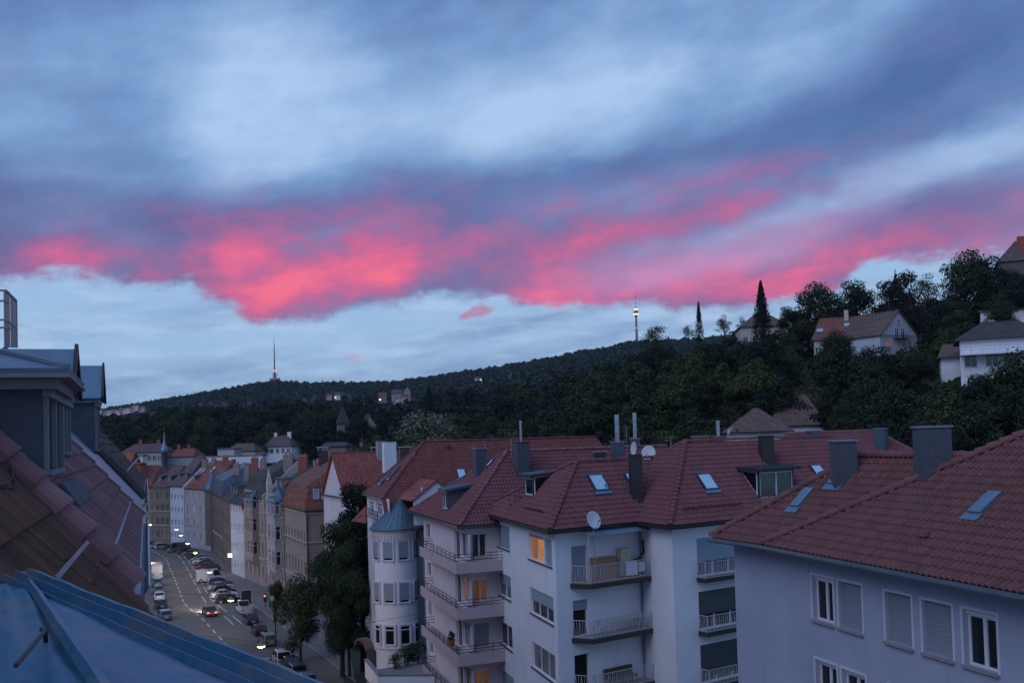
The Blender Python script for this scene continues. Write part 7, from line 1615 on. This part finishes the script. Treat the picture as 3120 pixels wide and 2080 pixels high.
# ------------------------------------------------------------------ cars
def car_proto(kind):
    L, W, H = dict(hatch=(3.9, 1.7, 1.45), estate=(4.5, 1.75, 1.48), suv=(4.3, 1.8, 1.65), van=(5.4, 1.95, 2.35), camper=(5.8, 2.1, 2.75), pickup=(4.9, 1.85, 1.9), sedan=(4.5, 1.75, 1.42))[kind]
    h = L / 2; zb = {'van': 1.15, 'camper': 1.2, 'suv': .98, 'pickup': 1.0}.get(kind, .90)
    top = {'hatch': [(-h, .62, .86), (-h + .12, .92, .95), (-.2, zb, 1.), (.75, zb - .02, 1.), (h - .45, zb - .16, .96), (h - .1, zb - .3, .90), (h, .55, .80)],
           'sedan': [(-h, .60, .86), (-h + .15, .93, .95), (-.9, zb + .02, 1.), (.75, zb - .02, 1.), (h - .45, zb - .16, .96), (h - .1, zb - .3, .9), (h, .55, .8)]}
    prof = top.get(kind, top['hatch'] if kind in ('hatch', 'estate', 'suv') else [(-h, zb, .97), (-h + .05, zb, 1.), (0, zb, 1.), (h - 1.0, zb, 1.), (h - .5, zb - .12, .97), (h - .1, zb - .35, .92), (h, .6, .82)])
    gl = {'hatch': (-h + .15, -h + .55, .25, 1.05), 'estate': (-h + .1, -h + .4, .35, 1.1), 'suv': (-h + .12, -h + .45, .35, 1.05), 'sedan': (-h + .75, -h + 1.35, .25, 1.05), 'van': (-h + .02, -h + .06, h - 1.35, h - .7), 'camper': (-h + .02, -h + .05, h - 1.3, h - .75), 'pickup': (-.2, -.1, h - 1.6, h - 1.0)}[kind]
    zr = H; hw = W / 2; out = {}
    b = MB(); secs = []
    for x, z, k in prof: secs.append([(x, -hw * k, .22), (x, -hw * k * 1.0, .55), (x, -hw * k * .94, z), (x, hw * k * .94, z), (x, hw * k, .55), (x, hw * k, .22)])
    n = 6
    for s_ in secs: b.v += s_
    for i in range(len(secs) - 1):
        for k in range(n): b.f.append((i * n + k, i * n + (k + 1) % n, (i + 1) * n + (k + 1) % n, (i + 1) * n + k))
    b.f.append(tuple(range(n - 1, -1, -1))); b.f.append(tuple(range((len(secs) - 1) * n, len(secs) * n)))
    if kind == 'pickup': b.box(-h + .05, -.3, -hw * .95, -hw * .88, zb, zb + .35); b.box(-h + .05, -.3, hw * .88, hw * .95, zb, zb + .35); b.box(-h + .02, -h + .1, -hw * .95, hw * .95, zb, zb + .35)
    out['body'] = b
    x0, x1, x2, x3 = gl; tk = .80 if kind not in ('van', 'camper') else .93
    b = MB(); lo, hi = zb - .03, zr - .05
    b.hexa([(x0, -hw * .93, lo), (x3, -hw * .93, lo), (x3, hw * .93, lo), (x0, hw * .93, lo)], [(x1, -hw * tk, hi), (x2, -hw * tk, hi), (x2, hw * tk, hi), (x1, hw * tk, hi)]); out['glazing'] = b
    b = MB(); b.hexa([(x1 - .03, -hw * tk - .015, hi - .03), (x2 + .03, -hw * tk - .015, hi - .03), (x2 + .03, hw * tk + .015, hi - .03), (x1 - .03, hw * tk + .015, hi - .03)], [(x1 + .05, -hw * tk * .9, zr), (x2 - .1, -hw * tk * .9, zr), (x2 - .1, hw * tk * .9, zr), (x1 + .05, hw * tk * .9, zr)])
    def pil(xa, xb):
        for s_ in (-1, 1): b.beam((xa, s_ * hw * .935, lo), (xb, s_ * (hw * tk + .006), hi), .09, .03)
    pil(x0, x1); pil(x3, x2); pil((x0 + x3) / 2, (x1 + x2) / 2)
    if kind in ('van', 'camper'):
        for s_ in (-1, 1): b.hexa([(x0 + .01, s_ * hw * .95, lo), (x2 - .9, s_ * hw * .95, lo), (x2 - .9, s_ * hw * .93, lo), (x0 + .01, s_ * hw * .93, lo)], [(x1, s_ * (hw * tk + .02), hi), (x2 - .9, s_ * (hw * tk + .02), hi), (x2 - .9, s_ * (hw * tk), hi), (x1, s_ * (hw * tk), hi)])
        b.hexa([(x0 - .03, -hw * .93, lo), (x0 + .01, -hw * .93, lo), (x0 + .01, hw * .93, lo), (x0 - .03, hw * .93, lo)], [(x1 - .03, -hw * tk, hi), (x1 + .01, -hw * tk, hi), (x1 + .01, hw * tk, hi), (x1 - .03, hw * tk, hi)])
        if kind == 'camper': b.box(-h + .02, h - .5, -hw * .93, hw * .93, zr - .02, zr + .12)
    out['roof'] = b
    wr = .31 if kind not in ('van', 'camper', 'suv') else .36
    wm = MB(); wm.tube([(0, -.1, 0), (0, .1, 0)], wr, 14); rm = MB(); rm.tube([(0, -.108, 0), (0, .108, 0)], wr * .62, 10)
    me = {k: (lambda bb_, nm: (lambda m_: (m_.from_pydata(bb_.v, [], bb_.f), m_)[1])(bpy.data.meshes.new(nm)))(v, k) for k, v in out.items()}
    wmesh = bpy.data.meshes.new('wheel'); wmesh.from_pydata(wm.v, [], wm.f); wmesh.materials.append(MATS['tyre']); rmesh = bpy.data.meshes.new('rim'); rmesh.from_pydata(rm.v, [], rm.f); rmesh.materials.append(MATS['rim'])
    me['body'].materials.append(MATS['paint_white']); me['roof'].materials.append(MATS['paint_white']); me['glazing'].materials.append(MATS['car_glass'])
    zl = .68 if kind not in ('van', 'camper') else .95; kb = prof[0][2]
    lm = MB(); lm.box(-.05, .05, -.16, .16, -.07, .07); lmesh = bpy.data.meshes.new('light'); lmesh.from_pydata(lm.v, [], lm.f); lmesh.materials.append(MATS['tail_dull'])
    pm = MB(); pm.box(-.02, .02, -.26, .26, -.06, .06); pmesh = bpy.data.meshes.new('plate'); pmesh.from_pydata(pm.v, [], pm.f); pmesh.materials.append(MATS['plate_white'])
    mm = MB(); mm.box(-.06, .06, -.1, .1, -.06, .06); mmesh = bpy.data.meshes.new('mirror'); mmesh.from_pydata(mm.v, [], mm.f); mmesh.materials.append(MATS['paint_black'])
    return dict(me=me, wheel=wmesh, rim=rmesh, light=lmesh, plate=pmesh, mirror=mmesh, L=L, W=W, wr=wr, zl=zl, kb=kb, kf=prof[-1][2], zb=zb, x3=gl[3])
PROTO = {}
CS = .92
def car(kind, pos, ang, paint, label, group='cars parked along the street', name='parked_car', glow=False, tarp=None):
    if kind not in PROTO: PROTO[kind] = car_proto(kind)
    P_ = PROTO[kind]; e = thing(name, label, 'van' if kind in ('van', 'camper') else 'car', (pos[0], pos[1], .004), group, ang); e.scale = (CS,) * 3; T_ = Matrix.Translation; h = P_['L'] / 2; hw = P_['W'] / 2
    bd = link('body', P_['me']['body'], e, None, 'paint_' + paint); link('glazing', P_['me']['glazing'], e, None, tarp); link('roof', P_['me']['roof'], e, None, ('paint_' + paint))
    for sx in (-1, 1):
        for sy_ in (-1, 1): w = link('wheel', P_['wheel'], e, T_((sx * (h - .78), sy_ * (hw - .09), P_['wr']))); link('rim', P_['rim'], w)
    for sy_ in (-1, 1):
        link('tail_light', P_['light'], e, T_((-h + .03, sy_ * hw * P_['kb'] * .76, P_['zl'] - .02)), 'tail_glow' if glow else 'tail_dull'); link('headlight', P_['light'], e, T_((h - .10, sy_ * hw * P_['kf'] * .80, P_['zl'] - .1)), 'head_clear'); link('mirror', P_['mirror'], e, T_((P_['x3'] - .25, sy_ * (hw + .05), P_['zb'] + .08)))
    link('plate', P_['plate'], e, T_((-h - .0, 0, .55)))
    return e
def gnd(k, x, y): p = atZ(k, x, y, 0.); return V(p[0], p[1])
def nearest_s(p): return min(np.arange(0, CLD[-1], .5), key=lambda sv: np.linalg.norm(street(sv)[0] - p))
def park(kind, k, x, y, paint, label, mode='para', d_ang=0., **kw):
    p = gnd(k, x, y); _, nn, tt = street(nearest_s(p)); base = math.atan2(tt[1], tt[0]) if mode == 'para' else math.atan2(nn[1], nn[0])
    return car(kind, p, base + d_ang, paint, label, **kw)
Gp = 'perp'
# nose-in cars on the building side, from the bend towards the camera
for kind, x, y, paint, label in (('hatch', 120, 92, 'black', 'black hatchback parked furthest up the bend'), ('hatch', 188, 104, 'white', 'white hatchback parked nose-in at the bend'), ('estate', 280, 108, 'silver', 'silver estate next to the white hatchback at the bend'), ('hatch', 352, 122, 'black', 'black hatchback beside the silver estate at the bend'),
        ('van', 440, 140, 'grey', 'dark grey van with pale pillar among the cars at the bend'), ('hatch', 510, 160, 'blue', 'dark blue hatchback beside the grey van'), ('hatch', 570, 178, 'bluegrey', 'blue-grey hatchback beside the dark blue one'), ('estate', 632, 212, 'black', 'black estate with shiny roof parked nose-in'),
        ('hatch', 672, 240, 'silver', 'silver hatchback between two black cars'), ('sedan', 705, 268, 'white', 'pale sedan with dark windows beside the black car'), ('hatch', 722, 296, 'black', 'black hatchback just beyond the red cars'), ('hatch', 735, 330, 'red', 'bright red hatchback parked nose-in'), ('hatch', 792, 352, 'darkred', 'dark red hatchback half hidden by the white van')):
    park(kind, 'h4', x, y, paint, label, 'perp', math.pi if kind != 'estate' else 0.)
park('van', 'h4', 790, 462, 'white', 'long white delivery van parked across among the cars', 'perp', .05)
for kind, x, y, paint, label in (('estate', 890, 500, 'bluegrey', 'blue-grey estate parked beside the white delivery van'), ('sedan', 898, 552, 'silver', 'silver sedan with curved roof in the row before the van'), ('hatch', 935, 588, 'darkred', 'dark hatchback with reddish flank between silver and white cars'), ('sedan', 940, 636, 'white', 'white sedan next to last in the nose-in row'), ('estate', 985, 690, 'black', 'black estate ending the nose-in row under a street lamp')): park(kind, 'h4', x, y, paint, label, 'perp', .04)
for kind, x, y, paint, label in (('pickup', 1150, 800, 'white', 'white pickup van with upright dark panel on its bed'), ('sedan', 1225, 915, 'black', 'black sedan behind the white pickup'), ('hatch', 1315, 1035, 'darkred', 'dark red hatchback parked at the kerb between two larger cars'), ('estate', 1410, 1140, 'gold', 'beige estate at the corner under a street lamp'),
        ('suv', 1555, 1345, 'white', 'white sport utility car with black rear window, first past the junction'), ('sedan', 1650, 1400, 'black', 'black sedan directly behind the white sport utility car'), ('estate', 1710, 1480, 'grey', 'dark grey estate with red tail lamps behind the black sedan'), ('hatch', 1830, 1590, 'silver', 'silver hatchback cut off at the lower end of the row')): park(kind, 'h4', x, y, paint, label)
pk_ = bpy.data.objects['parked_car.018'] if False else None
p = gnd('h4', 1170, 790); o = thing('display_panel', 'upright dark framed panel standing on the pickup bed', 'panel', (p[0], p[1], 1.0)); _, nn, tt = street(nearest_s(p)); c_ = p - tt * .6; fr = Fr(c_ - nn * .7, c_ + nn * .7); b = MB(); b.fbox(fr, 0, 1.4, .95, 3.1, -.04, .04); b.build('board', 'fascia_dark', o); b = MB()
for q in ((-.06, 0, .9, 3.16), (1.4, 1.46, .9, 3.16), (0, 1.4, 3.1, 3.16)): b.fbox(fr, *q, -.06, .06)
b.build('frame', 'rail_white', o)
# parked on the near kerb
for i, (kind, x, y, paint, tarp, label) in enumerate((('hatch', 190, 330, 'blue', 'tarp_teal', 'small blue car parked ahead of the white camper'), ('camper', 205, 420, 'white', None, 'white camper van parked on the roof side of the street'), ('hatch', 215, 510, 'bluegrey', 'tarp_teal', 'blue-glazed hatchback close behind the camper'), ('estate', 222, 590, 'bluegrey', 'tarp_teal', 'blue estate second behind the camper'), ('hatch', 232, 660, 'white', 'tarp_teal', 'white hatchback with blue reflecting glass third behind the camper'), ('sedan', 252, 750, 'blue', 'tarp_teal', 'dark blue sedan parked below the gutters'), ('estate', 290, 870, 'bluegrey', 'tarp_teal', 'pale blue estate last before the zinc roof edge'))):
    p = gnd('h4', x, y); pp, nn, tt = street(nearest_s(p)); q = p; car(kind, q, math.atan2(tt[1], tt[0]), paint, label, 'cars parked on the roof side', tarp=None)
mv = park('sedan', 'h4', 778, 828, 'grey', 'dark sedan driving up the street with red brake lights glowing', name='moving_car', group=None, glow=True)
for sy_ in (-.55, .55):      # its headlights on the road ahead
    ld = bpy.data.lights.new('headlight_beam', 'SPOT'); ld.energy = 2200; ld.color = (1., .86, .66); ld.spot_size = R(75); ld.spot_blend = .8; ld.shadow_soft_size = .08; lo_ = bpy.data.objects.new('headlight_beam', ld); COL.objects.link(lo_); lo_.parent = mv; lo_.location = (2.4, sy_, .62); lo_.rotation_euler = (R(84), 0, R(-90))
# ------------------------------------------------------------------ street lamps hung over the road
def hang_lamp(k, x, y, label, h=8.):
    p = atZ(k, x, y, h); pp, nn, tt = street(nearest_s(p[:2])); o = thing('hanging_lamp', label, 'street lamp', p, 'lamps hung on wires over the street')
    MB().lathe(p, [(.0, .32), (.10, .3), (.16, .18), (.36, .05), (.38, -.02), (.34, -.05)], 14).build('shade', 'rail_grey', o); MB().lathe(p, [(.33, -.045), (.30, -.12), (.15, -.18), (0, -.2)], 14).build('bowl', 'lamp_glow', o)
    ld = bpy.data.lights.new('lamp_light', 'POINT'); ld.energy = 420; ld.color = (1., .70, .38); ld.shadow_soft_size = .3; lo_ = bpy.data.objects.new('lamp_light', ld); COL.objects.link(lo_); lo_.parent = o; lo_.location = (0, 0, -.6)
    a, c_ = pp + nn * 14.8, pp + nn * -9.5; pth = [(a[0], a[1], h + 1.6), (p[0] + (a[0] - p[0]) * .4, p[1] + (a[1] - p[1]) * .4, h + .75), (p[0], p[1], h + .3), (p[0] + (c_[0] - p[0]) * .4, p[1] + (c_[1] - p[1]) * .4, h + .75), (c_[0], c_[1], h + 1.6)]
    MB().tube(pth, .012, 4).build('wire', 'cable_black', o)
for i, (k, x, y) in enumerate((('z3', 180, 930), ('z3', 432, 975), ('z3', 475, 1030), ('h4', 540, 47), ('h4', 625, 148), ('h4', 778, 355), ('h4', 1010, 660), ('h4', 1338, 1157))):
    hang_lamp(k, x, y, ('lamp hung highest up the bend before the brown house', 'lamp hung in front of the white house', 'lamp hung before the corner of the beige house', 'lamp hung above the beige corner house door', 'lamp hung over the blue-grey cars', 'lamp hung over the white delivery van', 'lamp hung over the black estate', 'lamp hung over the beige estate at the corner')[i])
p = atD('h4', 1000, 182, 186); o = thing('lit_sign', 'small square illuminated white sign on the dark house front', 'sign', p); b = MB(); b.box(p[0] - .38, p[0] + .38, p[1] - .1, p[1] + .1, p[2] - .36, p[2] + .36); b.build('sign_box', 'sign_glow', o); b = MB(); b.beam((p[0] + .55, p[1], p[2]), (p[0] + 1.6, p[1] + .4, p[2]), .06); b.build('bracket', 'iron_dark', o)
p = gnd('h4', 1500, 1180); o = thing('traffic_light', 'dark traffic light pole at the junction kerb', 'traffic light', (p[0], p[1], .13)); MB().tube([(p[0], p[1], .13), (p[0], p[1], 5.2)], .07, 6).build('pole', 'iron_dark', o); b = MB(); b.box(p[0] - .18, p[0] + .18, p[1] - .18, p[1] + .1, 3.0, 4.0); hd = b.build('signal_head', 'iron_dark', o)
p = atD('h4', 1380, 630, 148); o = thing('traffic_light', 'traffic light showing red beside the gothic house', 'traffic light', (p[0], p[1], .13)); MB().tube([(p[0], p[1] + .2, .13), (p[0], p[1] + .2, p[2] + .5)], .06, 6).build('pole', 'iron_dark', o); b = MB(); b.box(p[0] - .2, p[0] + .2, p[1] - .05, p[1] + .3, p[2] - .75, p[2] + .45); hd = b.build('signal_head', 'iron_dark', o); MB().lathe((p[0], p[1] - .1, p[2] + .15), [(0, -.14), (.14, 0), (0, .14)], 8).build('red_lens', 'tail_glow', hd)
for x, y, lab in ((1760, 1200, 'slim grey post on the pavement under the trees'), (1460, 870, 'slim sign post near the dark red hatchback')):
    p = gnd('h4', x, y); o = thing('sign_post', lab, 'post', (p[0], p[1], .13)); MB().tube([(p[0], p[1], .13), (p[0], p[1], 3.2)], .045, 6).build('pole', 'rail_grey', o); b = MB(); b.box(p[0] - .3, p[0] + .3, p[1] - .06, p[1] - .03, 2.5, 3.15); b.build('plate', 'rail_grey', o)

# small dormers, antennas and party walls that crowd the old roofs
def row_dormers(host, far, near, ze, n, slope, cheek='zinc_dark', roofm='zinc_dark', back=1.6, w=1.3, h=1.4, skip=()):
    far, near = V(*far), V(*near); f = Fr(far, near); k = slope
    for i in range(n):
        if i in skip: continue
        a = f.L * (i + .5) / n - w / 2; A = f.pt(a, ze + back * k, -back); shed_dormer(host, A, f.u, -f.n, w, h, k, .15, over=.15, cheek=cheek, roofm=roofm, sash=2, seams=False)
def party(host, f0, f1, k, z0, z1, depth=10., material='wall_grey'):
    f = Fr(V(*f0), V(*f1)); a = f.L * k; b = MB(); b.hexa([f.pt(a - .2, z0 - 1, .3), f.pt(a + .2, z0 - 1, .3), f.pt(a + .2, z0 - 1, -depth), f.pt(a - .2, z0 - 1, -depth)], [f.pt(a - .2, z0 + .5, .3), f.pt(a + .2, z0 + .5, .3), f.pt(a + .2, z1, -depth / 2), f.pt(a - .2, z1, -depth / 2)]); b.build('party_wall', material, host)

H = {o.name: o for o in bpy.data.objects}
row_dormers(H['apartment_house.004'], (-69.6, 228.6), (-60.4, 206), zB5, 5, 2.2, back=.8)
row_dormers(H['apartment_house.005'], (-60.2, 205.6), (-54., 189.2), zat('z3', 900, 690, 198), 3, .8)
row_dormers(H['sandstone_house'], (-48.8, 179.8), (-42.2, 168.2), zB7, 4, 2.1, back=.8, skip=(2,))
row_dormers(H['sandstone_house.001'], (-42., 167.8), (-35.6, 153.2), zB8, 4, .95, cheek='wall_sand', roofm='copper_teal', skip=(2, 3))
row_dormers(H['apartment_house.002'], (-85.4, 247.4), (-80.4, 242.6), zB3, 2, .9); row_dormers(H['apartment_house.003'], (-80.2, 242.4), (-69.8, 228.8), zB4, 3, .9, skip=(1, 2)); row_dormers(H['apartment_house.001'], (-91.6, 251), (-85.6, 247.6), zB1 - .2, 2, .7)
party(H['sandstone_house'], (-48.8, 179.8), (-42.2, 168.2), 1.01, zB7, zB7 + 6.2, 12, 'wall_cream'); party(H['apartment_house.006'], (-53.8, 188.8), (-49., 180.2), .99, zB6, zB6 + 5., 12, 'brick_red'); party(H['apartment_house.003'], (-80.2, 242.4), (-69.8, 228.8), .02, zB4, zB4 + 6.4, 12, 'wall_pink'); party(H['mansard_house'], (-35.2, 152.5), (-29., 138.4), .0, zB9, zB9 + 7.5, 13, 'brick_red')
for i, (x, y0, y1, D_, w_) in enumerate(((1180, 300, 420, 190, 1.2), (1260, 330, 470, 186, 1.1), (1500, 270, 420, 172, 1.6), (1640, 280, 420, 166, 1.5), (700, 320, 420, 245, 1.), (790, 310, 400, 243, 1.), (900, 290, 390, 238, 1.2), (1010, 360, 450, 210, 1.2), (1105, 380, 460, 200, 1.))):
    p = atD('z3', x, y1, D_); zt__ = zat('z3', x, y0, D_); o = thing('chimney_stack', ('red brick chimney over the bay of the sandstone house', 'yellow brick chimney behind the first sandstone roof', 'broad sandstone chimney on the dark gothic roof', 'broad red brick chimney between gothic house and mansard house', 'yellow chimney on the red roof of the beige corner house', 'sandstone chimney beside the skylights of the beige corner house', 'red brick chimney at the end of the beige house roof', 'yellow brick chimney above the pale rendered house', 'sandstone chimney between pale house and bay roof')[i], 'chimney', (p[0], p[1], p[2] - 3), 'brick chimneys of the street row'); b = MB(); b.box(p[0] - w_ / 2, p[0] + w_ / 2, p[1] - .4, p[1] + .4, p[2] - 3., zt__); b.build('stack', ('brick_red', 'brick_yellow', 'wall_sand')[i % 3], o); b = MB(); b.box(p[0] - w_ / 2 - .08, p[0] + w_ / 2 + .08, p[1] - .5, p[1] + .5, zt__ + .002, zt__ + .15); b.build('cap', 'stone_trim', o)
    for k in range(2): MB().lathe((p[0] - w_ * .22 + k * w_ * .44, p[1], zt__ + .15), [(.16, 0), (.13, .45), (.1, .45)], 8).build('pot', 'brick_red', o)

# thin aerials on the ridges
for x, y0, y1, D_, bars, lab in ((725, 320, 222, 72, 3, 'thin aerial mast rising from the ridge of the balcony house'), (1555, 345, 130, 78, 5, 'tall aerial with side arms beside the steel flues'), (1868, 268, 205, 70, 2, 'short aerial at the end of the low ridge'), (25, 330, 255, 84, 3, 'aerial mast on the roof of the turret house')):
    p = atD('z5', x, y0, D_); zt__ = zat('z5', x, y1, D_); o = thing('roof_aerial', lab, 'aerial', (p[0], p[1], p[2])); MB().tube([(p[0], p[1], p[2] - .4), (p[0], p[1], zt__)], .022, 5).build('mast', 'rail_grey', o)
    for k in range(bars): zz_ = zt__ - .12 - k * .16; b = MB(); b.beam((p[0] - .42 + .05 * k, p[1] - .1, zz_), (p[0] + .42 - .05 * k, p[1] + .1, zz_), .014); b.build('element', 'rail_grey', o)
# ------------------------------------------------------------------ evening air
b = MB(); b.box(-9000, 9000, -300, 9500, -3., 420); hz = b.build('haze', 'asphalt'); hz['kind'] = 'stuff'; hz['label'] = 'thin blue evening haze over the hills'; hz['category'] = 'haze'
hm = bpy.data.materials.new('haze'); hm.use_nodes = True; hm.node_tree.nodes.clear(); vo = hm.node_tree.nodes.new('ShaderNodeVolumePrincipled'); ho = hm.node_tree.nodes.new('ShaderNodeOutputMaterial'); hm.node_tree.links.new(vo.outputs[0], ho.inputs['Volume'])
vo.inputs['Color'].default_value = (.80, .88, 1., 1); vo.inputs['Density'].default_value = .00004; vo.inputs['Anisotropy'].default_value = .2
hz.data.materials.clear(); hz.data.materials.append(hm)
